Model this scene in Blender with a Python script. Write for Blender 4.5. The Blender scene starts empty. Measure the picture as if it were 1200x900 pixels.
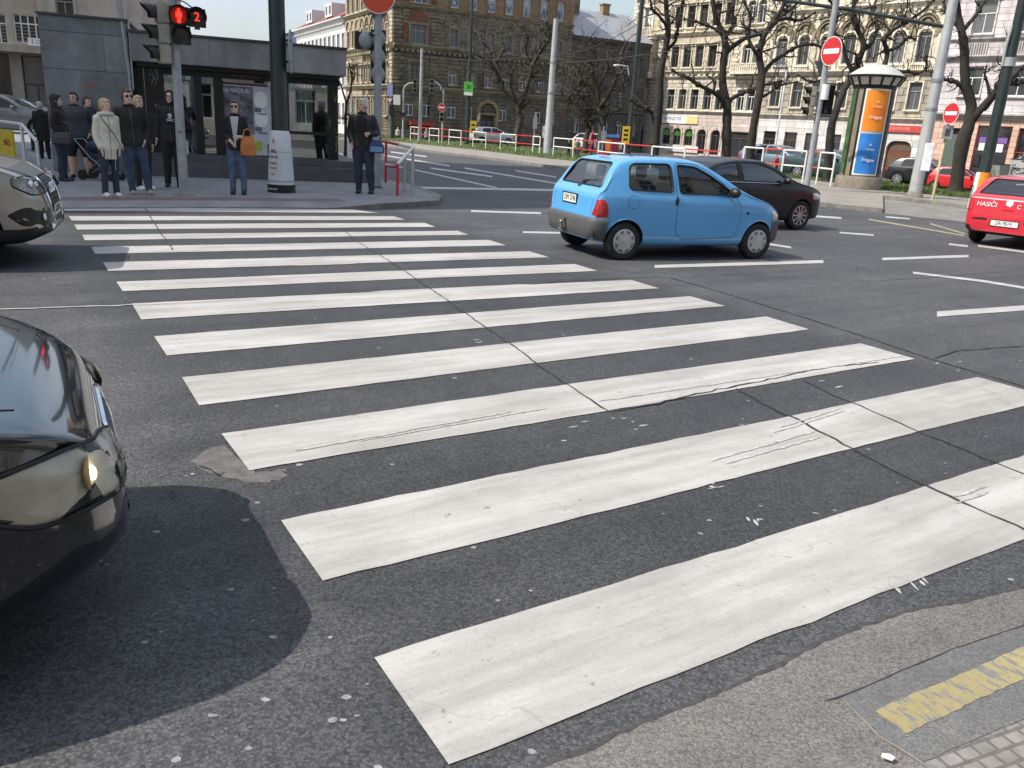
import bpy, bmesh, math, random
import numpy as np
from mathutils import Vector, Matrix
from mathutils.bvhtree import BVHTree
random.seed(7)
R = math.radians
sc = bpy.context.scene
C = sc.collection
AZ, EL = R(19), R(49)      # the sun: shadows fall along AZ, its height is EL

# ------------------------------------------------------------------ camera
F, TH, RO, H = 960.0, .3061, .0595, 1.7224
fw = Vector((0, math.cos(TH), -math.sin(TH)))
u0 = Vector((0, math.sin(TH), math.cos(TH)))
r0 = Vector((1, 0, 0))
RT = r0*math.cos(RO) + u0*math.sin(RO)
UP = -r0*math.sin(RO) + u0*math.cos(RO)
CAM = Vector((0, 0, H))
cd = bpy.data.cameras.new('camera'); cam = bpy.data.objects.new('camera', cd); C.objects.link(cam)
M = Matrix((RT, UP, -fw)).transposed().to_4x4(); M.translation = CAM
cam.matrix_world = M
cd.sensor_width = 36; cd.lens = F/1200*36; cd.clip_start = .05; cd.clip_end = 3000
sc.camera = cam

def ray(x, y): return RT*((x-600)/F) + UP*((450-y)/F) + fw
def G(x, y, z=0.0):
    d = ray(x, y); return CAM + d*((z-H)/d.z)
def PIX(P):
    d = Vector(P)-CAM; z = d.dot(fw); return 600+F*d.dot(RT)/z, 450-F*d.dot(UP)/z
def AT(x, y, Y):
    d = ray(x, y); return CAM + d*(Y/d.y)
def sst(a, b, t):
    t = min(1, max(0, (t-a)/(b-a))); return t*t*(3-2*t)
def zg(x, y):
    return -max(1.0*sst(15, 28, x), .6*sst(74, 78, y))
def GS(x, y, off=0.0):
    z = 0.0
    for _ in range(40):
        p = G(x, y, z+off); z = .5*z + .5*zg(p.x, p.y)
    p.z = zg(p.x, p.y)+off
    return p
def TOP(P, x, y):
    d = ray(x, y); s = math.hypot(P[0], P[1])/math.hypot(d.x, d.y); return H + s*d.z
def PX(P, n):            # metres for n photo pixels at the depth of P
    return n*(Vector(P)-CAM).dot(fw)/F

# ------------------------------------------------------------------ materials
MATS = {}
def nt(name):
    m = bpy.data.materials.new(name); m.use_nodes = True
    return m, m.node_tree.nodes, m.node_tree.links
def mk(name, col, rough=.6, metal=0.0, var=.12, scale=6.0, bump=0.0, bscale=None, col2=None, coat=0.0, spec=.5, detail=6.0, stretch=None, lo=.35, hi=.65):
    if name in MATS: return MATS[name]
    m, N, L = nt(name); b = N['Principled BSDF']
    b.inputs['Roughness'].default_value = rough; b.inputs['Metallic'].default_value = metal
    b.inputs['Coat Weight'].default_value = coat; b.inputs['Coat Roughness'].default_value = .04
    b.inputs['Specular IOR Level'].default_value = spec
    tc = N.new('ShaderNodeTexCoord'); src = tc.outputs['Object']
    if stretch:
        mp = N.new('ShaderNodeMapping'); mp.inputs['Scale'].default_value = stretch; L.new(src, mp.inputs[0]); src = mp.outputs[0]
    if var or col2:
        n = N.new('ShaderNodeTexNoise'); n.inputs['Scale'].default_value = scale; n.inputs['Detail'].default_value = detail; n.inputs['Roughness'].default_value = .62
        L.new(src, n.inputs['Vector'])
        r = N.new('ShaderNodeValToRGB'); r.color_ramp.elements[0].position = lo; r.color_ramp.elements[1].position = hi
        c2 = col2 or tuple(min(1, c*(1+var)) for c in col); c1 = col if col2 else tuple(c*(1-var) for c in col)
        r.color_ramp.elements[0].color = (*c1, 1); r.color_ramp.elements[1].color = (*c2, 1)
        L.new(n.outputs['Fac'], r.inputs[0]); L.new(r.outputs[0], b.inputs['Base Color'])
    else: b.inputs['Base Color'].default_value = (*col, 1)
    if bump:
        n2 = N.new('ShaderNodeTexNoise'); n2.inputs['Scale'].default_value = bscale or scale*4; n2.inputs['Detail'].default_value = 5
        L.new(src, n2.inputs['Vector'])
        bp = N.new('ShaderNodeBump'); bp.inputs['Strength'].default_value = bump; bp.inputs['Distance'].default_value = .02
        L.new(n2.outputs['Fac'], bp.inputs['Height']); L.new(bp.outputs[0], b.inputs['Normal'])
    MATS[name] = m; return m
def glass_mat(name, tint, rough=.02, ior=1.5, body=0.0, bodycol=(.02, .025, .03), base=.05):
    if name in MATS: return MATS[name]
    m, N, L = nt(name); N.remove(N['Principled BSDF']); out = N['Material Output']
    t = N.new('ShaderNodeBsdfTransparent'); t.inputs[0].default_value = (*tint, 1)
    src = t.outputs[0]
    if body:
        d = N.new('ShaderNodeBsdfDiffuse'); d.inputs[0].default_value = (*bodycol, 1)
        mx = N.new('ShaderNodeMixShader'); mx.inputs[0].default_value = body; L.new(src, mx.inputs[1]); L.new(d.outputs[0], mx.inputs[2]); src = mx.outputs[0]
    g = N.new('ShaderNodeBsdfGlossy'); g.inputs['Roughness'].default_value = rough
    fr = N.new('ShaderNodeFresnel'); fr.inputs[0].default_value = ior
    mm = N.new('ShaderNodeMath'); mm.operation = 'MULTIPLY_ADD'; mm.inputs[1].default_value = 1.0; mm.inputs[2].default_value = base
    L.new(fr.outputs[0], mm.inputs[0])
    mx2 = N.new('ShaderNodeMixShader'); L.new(mm.outputs[0], mx2.inputs[0]); L.new(src, mx2.inputs[1]); L.new(g.outputs[0], mx2.inputs[2])
    L.new(mx2.outputs[0], out.inputs[0]); MATS[name] = m; return m
def emit_mat(name, col, s):
    if name in MATS: return MATS[name]
    m, N, L = nt(name); b = N['Principled BSDF']; b.inputs['Base Color'].default_value = (*col, 1)
    b.inputs['Emission Color'].default_value = (*col, 1); b.inputs['Emission Strength'].default_value = s
    MATS[name] = m; return m
def paint(name, col, metal=0.0, rough=.32, var=.03): return mk(name, col, rough, metal, var, 3, coat=1.0)

# ------------------------------------------------------------------ mesh builder
def frames(path):
    P = [Vector(p) for p in path]; T = []
    for i in range(len(P)):
        a = P[max(0, i-1)]; b = P[min(len(P)-1, i+1)]; t = b-a
        T.append(t.normalized() if t.length > 1e-9 else Vector((0, 0, 1)))
    n = T[0].orthogonal().normalized(); out = []
    for i in range(len(P)):
        n = (n - T[i]*n.dot(T[i]))
        n = n.normalized() if n.length > 1e-6 else T[i].orthogonal().normalized()
        out.append((P[i], n, T[i].cross(n)))
    return out
class MB:
    def __init__(s): s.v = []; s.f = []; s.mi = []; s.cur = 0
    def add(s, vs, fs, M=None):
        o = len(s.v)
        s.v += [tuple(M @ Vector(p)) if M else tuple(p) for p in vs]
        s.f += [tuple(i+o for i in f) for f in fs]; s.mi += [s.cur]*len(fs); return s
    def box(s, c, d, rz=0, M=None):
        x, y, z = d[0]/2, d[1]/2, d[2]/2
        vs = [(a*x, b*y, e*z) for e in (-1, 1) for b in (-1, 1) for a in (-1, 1)]
        fs = [(0, 2, 3, 1), (4, 5, 7, 6), (0, 1, 5, 4), (2, 6, 7, 3), (0, 4, 6, 2), (1, 3, 7, 5)]
        T = Matrix.Translation(c) @ Matrix.Rotation(rz, 4, 'Z')
        return s.add(vs, fs, M @ T if M else T)
    def bar(s, a, b, w, d=None):       # rectangular bar between points
        a = Vector(a); b = Vector(b); t = (b-a).normalized(); d = d or w
        up = Vector((0, 0, 1)) if abs(t.z) < .95 else Vector((0, 1, 0))
        n = t.cross(up).normalized(); m = n.cross(t)
        vs = [p + n*(i*w/2) + m*(j*d/2) for p in (a, b) for i, j in ((-1, -1), (1, -1), (1, 1), (-1, 1))]
        return s.add(vs, [(0, 3, 2, 1), (4, 5, 6, 7), (0, 1, 5, 4), (1, 2, 6, 5), (2, 3, 7, 6), (3, 0, 4, 7)])
    def tube(s, path, rad, n=8, cap=True, flat=1.0):
        fr = frames(path); rad = rad if hasattr(rad, '__len__') else [rad]*len(path); vs = []; fs = []
        for (p, a, b), r in zip(fr, rad):
            for k in range(n):
                t = 2*math.pi*k/n; vs.append(p + a*(r*math.cos(t)) + b*(r*flat*math.sin(t)))
        for i in range(len(path)-1):
            for k in range(n):
                q = (k+1) % n; fs.append((i*n+k, i*n+q, (i+1)*n+q, (i+1)*n+k))
        if cap: fs += [tuple(range(n-1, -1, -1)), tuple(range((len(path)-1)*n, len(path)*n))]
        return s.add(vs, fs)
    def loft(s, rings, cap=True, M=None):
        n = len(rings[0]); vs = [p for r in rings for p in r]; fs = []
        for i in range(len(rings)-1):
            for k in range(n):
                q = (k+1) % n; fs.append((i*n+k, i*n+q, (i+1)*n+q, (i+1)*n+k))
        if cap: fs += [tuple(range(n-1, -1, -1)), tuple(range((len(rings)-1)*n, len(rings)*n))]
        return s.add(vs, fs, M)
    def lathe(s, prof, n=20, M=None, cap=True):
        return s.loft([[(r*math.cos(2*math.pi*k/n), r*math.sin(2*math.pi*k/n), z) for k in range(n)] for r, z in prof], cap, M)
    def ell(s, c, r, nu=14, nv=9, M=None):
        rings = []
        for i in range(nv+1):
            t = math.pi*(i+.02*(i == 0)-.02*(i == nv))/nv
            rings.append([(c[0]+r[0]*math.sin(t)*math.cos(2*math.pi*k/nu), c[1]+r[1]*math.sin(t)*math.sin(2*math.pi*k/nu), c[2]-r[2]*math.cos(t)) for k in range(nu)])
        return s.loft(rings, True, M)
    def prism(s, poly, d0, d1, M=None, axis='z'):   # poly in the two other axes
        def P(a, b, d): return {'z': (a, b, d), 'y': (a, d, b), 'x': (d, a, b)}[axis]
        n = len(poly); vs = [P(a, b, d0) for a, b in poly]+[P(a, b, d1) for a, b in poly]
        fs = [tuple(range(n-1, -1, -1)), tuple(range(n, 2*n))]+[(k, (k+1) % n, n+(k+1) % n, n+k) for k in range(n)]
        return s.add(vs, fs, M)
    def quad(s, a, b, c, d): return s.add([a, b, c, d], [(0, 1, 2, 3)])
    def poly(s, pts): return s.add(pts, [tuple(range(len(pts)))])
    def mesh(s, name, mats, smooth=False, ang=40):
        me = bpy.data.meshes.new(name); me.from_pydata(s.v, [], s.f)
        for m in (mats if isinstance(mats, (list, tuple)) else [mats]): me.materials.append(m)
        if any(s.mi): me.polygons.foreach_set('material_index', s.mi)
        bm = bmesh.new(); bm.from_mesh(me); bmesh.ops.recalc_face_normals(bm, faces=bm.faces); bm.to_mesh(me); bm.free()
        if smooth:
            me.shade_smooth()
            if ang: me.set_sharp_from_angle(angle=R(ang))
        return me
    def build(s, name, mats, parent=None, smooth=False, ang=40, bevel=0, kind=None):
        me = s.mesh(name, mats, smooth, ang)
        if bevel:
            bm = bmesh.new(); bm.from_mesh(me)
            ed = [e for e in bm.edges if len(e.link_faces) == 2 and e.calc_face_angle(0) > .6]
            bmesh.ops.bevel(bm, geom=ed, offset=bevel, segments=2, affect='EDGES', clamp_overlap=True); bm.to_mesh(me); bm.free()
            me.shade_smooth(); me.set_sharp_from_angle(angle=R(35))
        return link(name, me, parent, kind)
def link(name, me, parent=None, kind=None):
    o = bpy.data.objects.new(name, me); C.objects.link(o)
    if parent: o.parent = parent
    if kind: o['kind'] = kind
    return o
def thing(name, label, cat, loc=(0, 0, 0), rz=0.0, group=None):
    o = bpy.data.objects.new(name, None); C.objects.link(o); o.location = loc; o.rotation_euler = (0, 0, rz)
    return tag(o, label, cat, group)
def tag(o, label, cat, group=None):
    o['label'] = label; o['category'] = cat
    if group: o['group'] = group
    return o
def dup(root, loc=None, rz=None, label=None, parent=None):
    c = root.copy(); C.objects.link(c)
    if parent: c.parent = parent
    if loc is not None: c.location = loc
    if rz is not None: c.rotation_euler = (0, 0, rz)
    if label: c['label'] = label
    for ch in root.children: dup(ch, parent=c)
    return c
_tmp = []
def evaluated(o):
    dg = bpy.context.evaluated_depsgraph_get(); dg.update()
    me = bpy.data.meshes.new_from_object(o.evaluated_get(dg)); return me
def voxel(mb, size, smooth=4, mats=None):
    me = mb.mesh('t', mats or []); o = bpy.data.objects.new('t', me); C.objects.link(o)
    m = o.modifiers.new('r', 'REMESH'); m.mode = 'VOXEL'; m.voxel_size = size; m.use_smooth_shade = True
    if smooth:
        k = o.modifiers.new('s', 'SMOOTH'); k.factor = .5; k.iterations = smooth
    r = evaluated(o); bpy.data.objects.remove(o); bpy.data.meshes.remove(me)
    return r
def rpoly(pts, r, n=4):
    out = []; N = len(pts)
    for i in range(N):
        p = Vector(pts[i]).to_2d(); a = Vector(pts[i-1]).to_2d()-p; b = Vector(pts[(i+1) % N]).to_2d()-p
        rr = min(r, a.length*.45, b.length*.45); a.normalize(); b.normalize()
        for k in range(n+1):
            t = k/n; q = (p+a*rr)*(1-t)**2 + p*(2*t*(1-t)) + (p+b*rr)*t*t; out.append((q.x, q.y))
    return out
def text(name, s, size, mat, parent, M, ext=.002, align='CENTER', xscale=1.0):
    cu = bpy.data.curves.new(name, 'FONT'); cu.body = s; cu.size = size; cu.extrude = ext; cu.align_x = align; cu.align_y = 'CENTER'
    o = bpy.data.objects.new(name, cu); C.objects.link(o); me = evaluated(o); bpy.data.objects.remove(o)
    me.transform(M @ Matrix.Diagonal((xscale, 1, 1, 1))); me.materials.clear(); me.materials.append(mat)
    return link(name, me, parent)
def face_cam(P): return math.atan2(P[1], P[0]) - math.pi/2   # rz so that local -Y looks at the camera
XZ = Matrix.Rotation(R(90), 4, 'X')     # text lying in the XZ plane, read from -Y
def cubic(pts):
    xs = np.array([p[0] for p in pts], float); ys = np.array([p[1] for p in pts], float); d = np.diff(ys)/np.diff(xs)
    m = np.zeros(len(xs)); m[0] = d[0]; m[-1] = d[-1]
    for i in range(1, len(xs)-1): m[i] = 0 if d[i-1]*d[i] <= 0 else 2*d[i-1]*d[i]/(d[i-1]+d[i])
    def f(x):
        x = min(max(x, xs[0]), xs[-1]); i = min(int(np.searchsorted(xs, x, 'right'))-1, len(xs)-2); h = xs[i+1]-xs[i]; t = (x-xs[i])/h
        return float((2*t**3-3*t*t+1)*ys[i]+(t**3-2*t*t+t)*h*m[i]+(-2*t**3+3*t*t)*ys[i+1]+(t**3-t*t)*h*m[i+1])
    return f

# ------------------------------------------------------------------ shared materials
BLACK = mk('black_plastic', (.012, .012, .013), .45, var=.2, scale=20)
DKGREY = mk('dark_grey_metal', (.06, .062, .065), .5, .3)
GALV = mk('galvanised_steel', (.33, .34, .35), .45, .6, .15, 8, .05)
POLEGREY = mk('grey_pole_paint', (.3, .32, .33), .5, 0, .15, 5, .04)
WHITE = mk('white_paint', (.75, .75, .73), .5, 0, .06, 8)
REDP = mk('red_paint', (.5, .03, .03), .45, 0, .1, 8)
SIGNRED = mk('sign_red', (.55, .025, .03), .4, 0, .08, 5)
SIGNBACK = mk('sign_back', (.16, .17, .17), .5, .4)
DKGREEN = mk('dark_green_pole_paint', (.018, .03, .027), .4, 0, .2, 4)
YELLOW = mk('yellow_sign', (.65, .42, .03), .5)
GLASSD = glass_mat('window_glass', (.35, .38, .38), body=.6, bodycol=(.03, .035, .04))
CARGLASS = glass_mat('car_glass', (.68, .74, .72), base=.13)
RUBBER = mk('rubber', (.014, .014, .015), .75, 0, .2, 20)
# ------------------------------------------------------------------ ground, road, markings
U = R(32.5)     # direction of the main road
def asphalt_mat(name, lo, hi, coarse=1.0, strip=False, speck=1.0):
    m, N, L = nt(name); b = N['Principled BSDF']; b.inputs['Roughness'].default_value = .72; b.inputs['Specular IOR Level'].default_value = .35
    tc = N.new('ShaderNodeTexCoord')
    def noise(scale, detail, mp=None, rough=.6):
        n = N.new('ShaderNodeTexNoise'); n.inputs['Scale'].default_value = scale; n.inputs['Detail'].default_value = detail; n.inputs['Roughness'].default_value = rough
        if mp:
            q0 = N.new('ShaderNodeMapping'); q0.inputs['Rotation'].default_value = (0, 0, -U); L.new(tc.outputs['Object'], q0.inputs[0])
            q = N.new('ShaderNodeMapping'); q.inputs['Scale'].default_value = mp; L.new(q0.outputs[0], q.inputs[0]); L.new(q.outputs[0], n.inputs['Vector'])
        else: L.new(tc.outputs['Object'], n.inputs['Vector'])
        return n.outputs['Fac']
    def ramp(src, a, b_, c1, c2):
        r = N.new('ShaderNodeValToRGB'); r.color_ramp.elements[0].position = a; r.color_ramp.elements[1].position = b_
        r.color_ramp.elements[0].color = (*c1, 1); r.color_ramp.elements[1].color = (*c2, 1); L.new(src, r.inputs[0]); return r.outputs[0]
    def mul(x, y, f=1.0):
        q = N.new('ShaderNodeMix'); q.data_type = 'RGBA'; q.blend_type = 'MULTIPLY'; q.inputs['Factor'].default_value = f
        L.new(x, q.inputs['A']); L.new(y, q.inputs['B']); return q.outputs['Result']
    col = ramp(noise(.55, 7), .32, .7, lo, hi)
    col = mul(col, ramp(noise(1.0, 5, (.12, 1.7, 1)), .3, .7, (.72, .72, .735), (1.18, 1.17, 1.15)))
    col = mul(col, ramp(noise(4.5, 8, None, .75), .3, .72, (.8, .8, .81), (1.14, 1.13, 1.12)))
    if strip:       # the crossing lies on a strip of newer, darker asphalt
        q0 = N.new('ShaderNodeMapping'); q0.inputs['Rotation'].default_value = (0, 0, -U); L.new(tc.outputs['Object'], q0.inputs[0])
        sx = N.new('ShaderNodeSeparateXYZ'); L.new(q0.outputs[0], sx.inputs[0])
        wob = N.new('ShaderNodeMath'); wob.operation = 'MULTIPLY_ADD'; wob.inputs[1].default_value = 1.1; L.new(noise(.9, 5), wob.inputs[0]); L.new(sx.outputs[0], wob.inputs[2])
        def ss(a, b_):
            q = N.new('ShaderNodeMapRange'); q.interpolation_type = 'SMOOTHSTEP'; q.inputs['From Min'].default_value = a; q.inputs['From Max'].default_value = b_; L.new(wob.outputs[0], q.inputs['Value']); return q.outputs[0]
        m0 = N.new('ShaderNodeMath'); m0.operation = 'MULTIPLY'; L.new(ss(.95, 1.6), m0.inputs[0]); L.new(ss(7.6, 6.7), m0.inputs[1])
        q = N.new('ShaderNodeMapRange'); q.interpolation_type = 'SMOOTHSTEP'; q.inputs['From Min'].default_value = 1.5; q.inputs['From Max'].default_value = 1.8; L.new(sx.outputs[1], q.inputs['Value'])
        m1 = N.new('ShaderNodeMath'); m1.operation = 'MULTIPLY'; L.new(m0.outputs[0], m1.inputs[0]); L.new(q.outputs[0], m1.inputs[1])
        q = N.new('ShaderNodeMix'); q.data_type = 'RGBA'; q.blend_type = 'MULTIPLY'; L.new(m1.outputs[0], q.inputs['Factor']); L.new(col, q.inputs['A']); q.inputs['B'].default_value = (.66, .665, .68, 1); col = q.outputs['Result']
    vo = N.new('ShaderNodeTexVoronoi'); vo.inputs['Scale'].default_value = 105/coarse; L.new(tc.outputs['Object'], vo.inputs['Vector'])
    sep = N.new('ShaderNodeSeparateColor'); L.new(vo.outputs['Color'], sep.inputs[0])
    r = ramp(sep.outputs[0], .08, .95, (.4, .4, .41), (1.6, 1.58, 1.54)); col = mul(col, r, .62*speck)
    r = ramp(vo.outputs['Distance'], .25, .75, (1.1, 1.1, 1.1), (.42, .42, .43)); col = mul(col, r, .5*speck)
    pit = ramp(noise(38/coarse, 3, None, .8), .36, .44, (.3, .3, .31), (1, 1, 1)); col = mul(col, pit, .6*speck)
    L.new(col, b.inputs['Base Color'])
    bp = N.new('ShaderNodeBump'); bp.inputs['Strength'].default_value = .55; bp.inputs['Distance'].default_value = .006
    L.new(noise(130/coarse, 4), bp.inputs['Height']); L.new(bp.outputs[0], b.inputs['Normal'])
    MATS[name] = m; return m
ASPH = asphalt_mat('asphalt', (.08, .082, .087), (.122, .123, .126), strip=True, speck=1.05)
CONC = asphalt_mat('gutter_concrete', (.183, .175, .165), (.226, .217, .204), .7, speck=.8)
SLAB = asphalt_mat('kerb_slab_stone', (.165, .166, .163), (.203, .203, .198), .6, speck=.6)
PAVE = mk('pavement_stone', (.23, .233, .243), .8, 0, .16, 1.6, .3, 60)
TACT = mk('reddish_paving', (.17, .125, .115), .8, 0, .18, 3, .3, 50)
TAN = mk('tan_pavement', (.26, .235, .2), .85, 0, .14, 1.2, .3, 30)
KERB = mk('kerb_stone', (.2, .19, .17), .8, 0, .25, 5, .3, 40)
TAR = mk('tar_seam', (.032, .032, .034), .7, 0, .4, 20)
GRASSM = mk('grass_soil', (.06, .085, .02), .9, 0, .45, 2.5, .5, 30, col2=(.11, .14, .035))
BLADE = mk('grass_blade', (.07, .11, .02), .7, 0, .4, 3)

def worn_mat(name, col, dirt, amount=.5, base=None, scrape=0.0, bmp=None, cracks=False):
    m, N, L = nt(name); b = N['Principled BSDF']; b.inputs['Roughness'].default_value = .62
    tc = N.new('ShaderNodeTexCoord')
    def noise(s, d, mp=None, ro=.6):
        n = N.new('ShaderNodeTexNoise'); n.inputs['Scale'].default_value = s; n.inputs['Detail'].default_value = d; n.inputs['Roughness'].default_value = ro
        src = tc.outputs['Object']
        if mp:
            q0 = N.new('ShaderNodeMapping'); q0.inputs['Rotation'].default_value = (0, 0, -U); L.new(src, q0.inputs[0])
            q = N.new('ShaderNodeMapping'); q.inputs['Scale'].default_value = mp; L.new(q0.outputs[0], q.inputs[0]); src = q.outputs[0]
        L.new(src, n.inputs['Vector']); return n.outputs['Fac']
    def ramp(s, a, e, c1, c2):
        r = N.new('ShaderNodeValToRGB'); r.color_ramp.elements[0].position = a; r.color_ramp.elements[1].position = e
        r.color_ramp.elements[0].color = (*c1, 1); r.color_ramp.elements[1].color = (*c2, 1); L.new(s, r.inputs[0]); return r.outputs[0]
    def mix(a, c, fac, bl='MIX'):
        q = N.new('ShaderNodeMix'); q.data_type = 'RGBA'; q.blend_type = bl
        if isinstance(fac, float): q.inputs['Factor'].default_value = fac
        else: L.new(fac, q.inputs['Factor'])
        L.new(a, q.inputs['A']); L.new(c, q.inputs['B']); return q.outputs['Result']
    c = ramp(noise(1.1, 8, None, .7), .34, .66, tuple(x*.8 for x in col), col)
    c = mix(c, ramp(noise(2.2, 7, (.35, 3, 1), .7), .3, .62, dirt, (1, 1, 1)), amount, 'MULTIPLY')
    c = mix(c, ramp(noise(60, 4, None, .8), .3, .5, (.72, .71, .69), (1, 1, 1)), .55, 'MULTIPLY')
    if cracks:      # hairline cracks and tyre-dulled lanes in the paint
        vo = N.new('ShaderNodeTexVoronoi'); vo.feature = 'DISTANCE_TO_EDGE'; vo.inputs['Scale'].default_value = 1.7
        nz = N.new('ShaderNodeTexNoise'); nz.inputs['Scale'].default_value = 5; nz.inputs['Detail'].default_value = 5; L.new(tc.outputs['Object'], nz.inputs['Vector'])
        va = N.new('ShaderNodeVectorMath'); va.operation = 'MULTIPLY_ADD'; va.inputs[1].default_value = (.35, .35, 0); L.new(nz.outputs['Color'], va.inputs[0]); L.new(tc.outputs['Object'], va.inputs[2]); L.new(va.outputs[0], vo.inputs['Vector'])
        c = mix(c, ramp(vo.outputs['Distance'], .001, .006, (.6, .59, .57), (1, 1, 1)), ramp(noise(.8, 4), .5, .6, (0, 0, 0), (.8, .8, .8)), 'MULTIPLY')
        c = mix(c, ramp(noise(1.0, 4, (.25, 2.2, 1), .6), .36, .58, (.8, .79, .77), (1, 1, 1)), .8, 'MULTIPLY')
    if base:
        f = ramp(noise(9, 9, bmp, .8), .655 - scrape, .675 - scrape, (0, 0, 0), (1, 1, 1))
        bc = N.new('ShaderNodeRGB'); bc.outputs[0].default_value = (*base, 1); c = mix(c, bc.outputs[0], f)
    L.new(c, b.inputs['Base Color'])
    bp = N.new('ShaderNodeBump'); bp.inputs['Strength'].default_value = .35; bp.inputs['Distance'].default_value = .005
    L.new(noise(90, 4), bp.inputs['Height']); L.new(bp.outputs[0], b.inputs['Normal']); return m
ZEBRA = worn_mat('zebra_paint', (.545, .53, .505), (.66, .645, .62), .95, (.2, .197, .19), .035, cracks=True)
LINEP = worn_mat('line_paint', (.54, .53, .51), (.6, .6, .58), .8, (.14, .14, .14), .03)
YELP = worn_mat('yellow_paint', (.4, .34, .17), (.75, .72, .62), .8, (.17, .175, .175), .135, (2.6, .8, 1))
YELL = worn_mat('yellow_line_paint', (.4, .36, .22), (.7, .7, .6), .8, (.13, .13, .13), .1)

# one ground sheet to the horizon (it is the road surface where nothing lies on it)
xs = [-900, -300, -100, -60, -40]+[i*2.0-30 for i in range(15)]+[i*1.0 for i in range(0, 34)]+[36, 40, 60, 120, 300, 900]
ys = [-900, -200, -40, -10, 0, 5, 10, 20, 30, 40, 50, 60, 68, 72]+[73+i for i in range(8)]+[84, 90, 110, 150, 300, 1200]
mb = MB(); mb.v = [(x, y, zg(x, y)) for y in ys for x in xs]; n = len(xs)
mb.f = [(j*n+i, j*n+i+1, (j+1)*n+i+1, (j+1)*n+i) for j in range(len(ys)-1) for i in range(n-1)]; mb.mi = [0]*len(mb.f)
mb.build('road', ASPH, None, True, None, kind='structure')

def sheet(name, px, mat, off=.004, kind='structure', jag=0.0, sub=8):
    pts = []
    for i, p in enumerate(px):
        q = px[(i+1) % len(px)]
        for k in range(sub if jag else 1):
            t = k/(sub if jag else 1); x = p[0]*(1-t)+q[0]*t; y = p[1]*(1-t)+q[1]*t
            g = GS(x, y, off)
            if jag and k: g += Vector((random.gauss(0, jag), random.gauss(0, jag), 0))
            pts.append(g)
    m = MB().poly(pts)
    me = m.mesh(name, mat); bm = bmesh.new(); bm.from_mesh(me); bmesh.ops.triangulate(bm, faces=bm.faces); bm.to_mesh(me); bm.free()
    return link(name, me, None, kind)
# zebra stripes
ST = [[(72, 241.5), (76, 247), (444.5, 249.5), (414, 245.5)],
 [(80.5, 253.2), (84, 258.4), (475, 257.5), (461, 253.3)], [(87, 263), (90.5, 269), (510, 265.8), (497.5, 261)], [(96.3, 275), (99.5, 281.5), (549, 275), (536, 270.5)],
 [(106.8, 289.3), (111.3, 297.5), (593, 287.5), (573, 281)], [(120.5, 307.3), (127, 317.5), (643.8, 301.5), (620, 294.3)],
 [(136.3, 330), (143.8, 341), (700, 317.3), (673.5, 309.3)], [(154.5, 355.5), (165.5, 374.3), (772.5, 337.8), (740, 328)],
 [(180.5, 394), (195.5, 416.5), (850, 358.5), (808.8, 347)], [(213.3, 442), (233.3, 474.7), (948.3, 385.8), (898.3, 370.8)],
 [(259.3, 507.7), (292.3, 551.3), (1072.5, 420.5), (1008.8, 402.3)], [(329.3, 609.7), (378.3, 680.3), (1236, 466.5), (1146, 441.8)],
 [(439, 770.7), (525.7, 895.3), (1452, 533), (1331, 493.5)]]
# bows of the long edges read from the photograph (t along the stripe, pixel offset up)
for k, (a, b, c, d) in enumerate(ST):
    A, B, Cc, D = [G(*p, .005) for p in (a, b, c, d)]
    mb = MB(); n = 40; rows = []
    for i in range(n+1):
        t = i/n; w = .003 if 0 < i < n else 0
        p = A.lerp(D, t); q = B.lerp(Cc, t); dv = (p-q).normalized()
        s1 = .006*math.sin(k*1.7+t*9)+random.gauss(0, w); s2 = .006*math.sin(k*2.3+t*7)+random.gauss(0, w)
        if k == 7 and .42 < t < .75: s1 += .05
        if k == 5 and .35 < t < .5: s2 += .03
        rows.append((p+dv*s1*(.3 if i in (0, n) else 1), q-dv*s2*(.3 if i in (0, n) else 1)))
    for (p, q), (p2, q2) in zip(rows, rows[1:]): mb.quad(q, q2, p2, p)
    mb.build('zebra_stripe', ZEBRA, kind='structure')
def dash(a, b, w, mat=LINEP, name='lane_line', off=.005):
    (x0, y0), (x1, y1) = a, b; n = max(2, int(abs(x1-x0)/25)); mb = MB(); prev = None
    for i in range(n+1):
        t = i/n; x = x0+(x1-x0)*t; y = y0+(y1-y0)*t
        r = (GS(x, y-w/2, off), GS(x, y+w/2, off))
        if prev: mb.quad(prev[1], r[1], r[0], prev[0])
        prev = r
    mb.build(name, mat, kind='structure')
for a, b, w in [((767, 312.3), (965, 306.5), 3.6), ((1034, 303.5), (1135, 300), 2.8), ((1098, 368), (1260, 356.5), 6), ((898, 285.5), (927, 290), 2.2),
    ((613, 272), (660, 273), 2), ((552, 247.3), (634, 249.8), 2), ((466, 219.5), (655, 222.7), 2.4), ((486, 199), (584, 220.5), 1.5), ((505, 197), (577, 207), 1.6),
    ((545, 197), (655, 215.5), 1.5), ((450, 182), (527, 194.5), 1.4), ((458, 178), (500, 183.5), 1.4), ((604, 200), (652, 207.5), 1.3), ((984, 272.5), (1024, 275.5), 1.8),
    ((1112, 286), (1134, 288.5), 2), ((1146, 288), (1230, 299), 2.2), ((1038, 254), (1066, 256.5), 1.6), ((956, 253.5), (986, 255.5), 2.2), ((1070, 319.5), (1150, 329), 2.4), ((1150, 329), (1230, 342), 2.6)]:
    dash(a, b, w)
dash((1018, 257), (1130, 276), 1.6, YELL, 'yellow_line'); dash((1090, 262), (1131, 274), 1.6, YELL, 'yellow_line')
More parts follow.
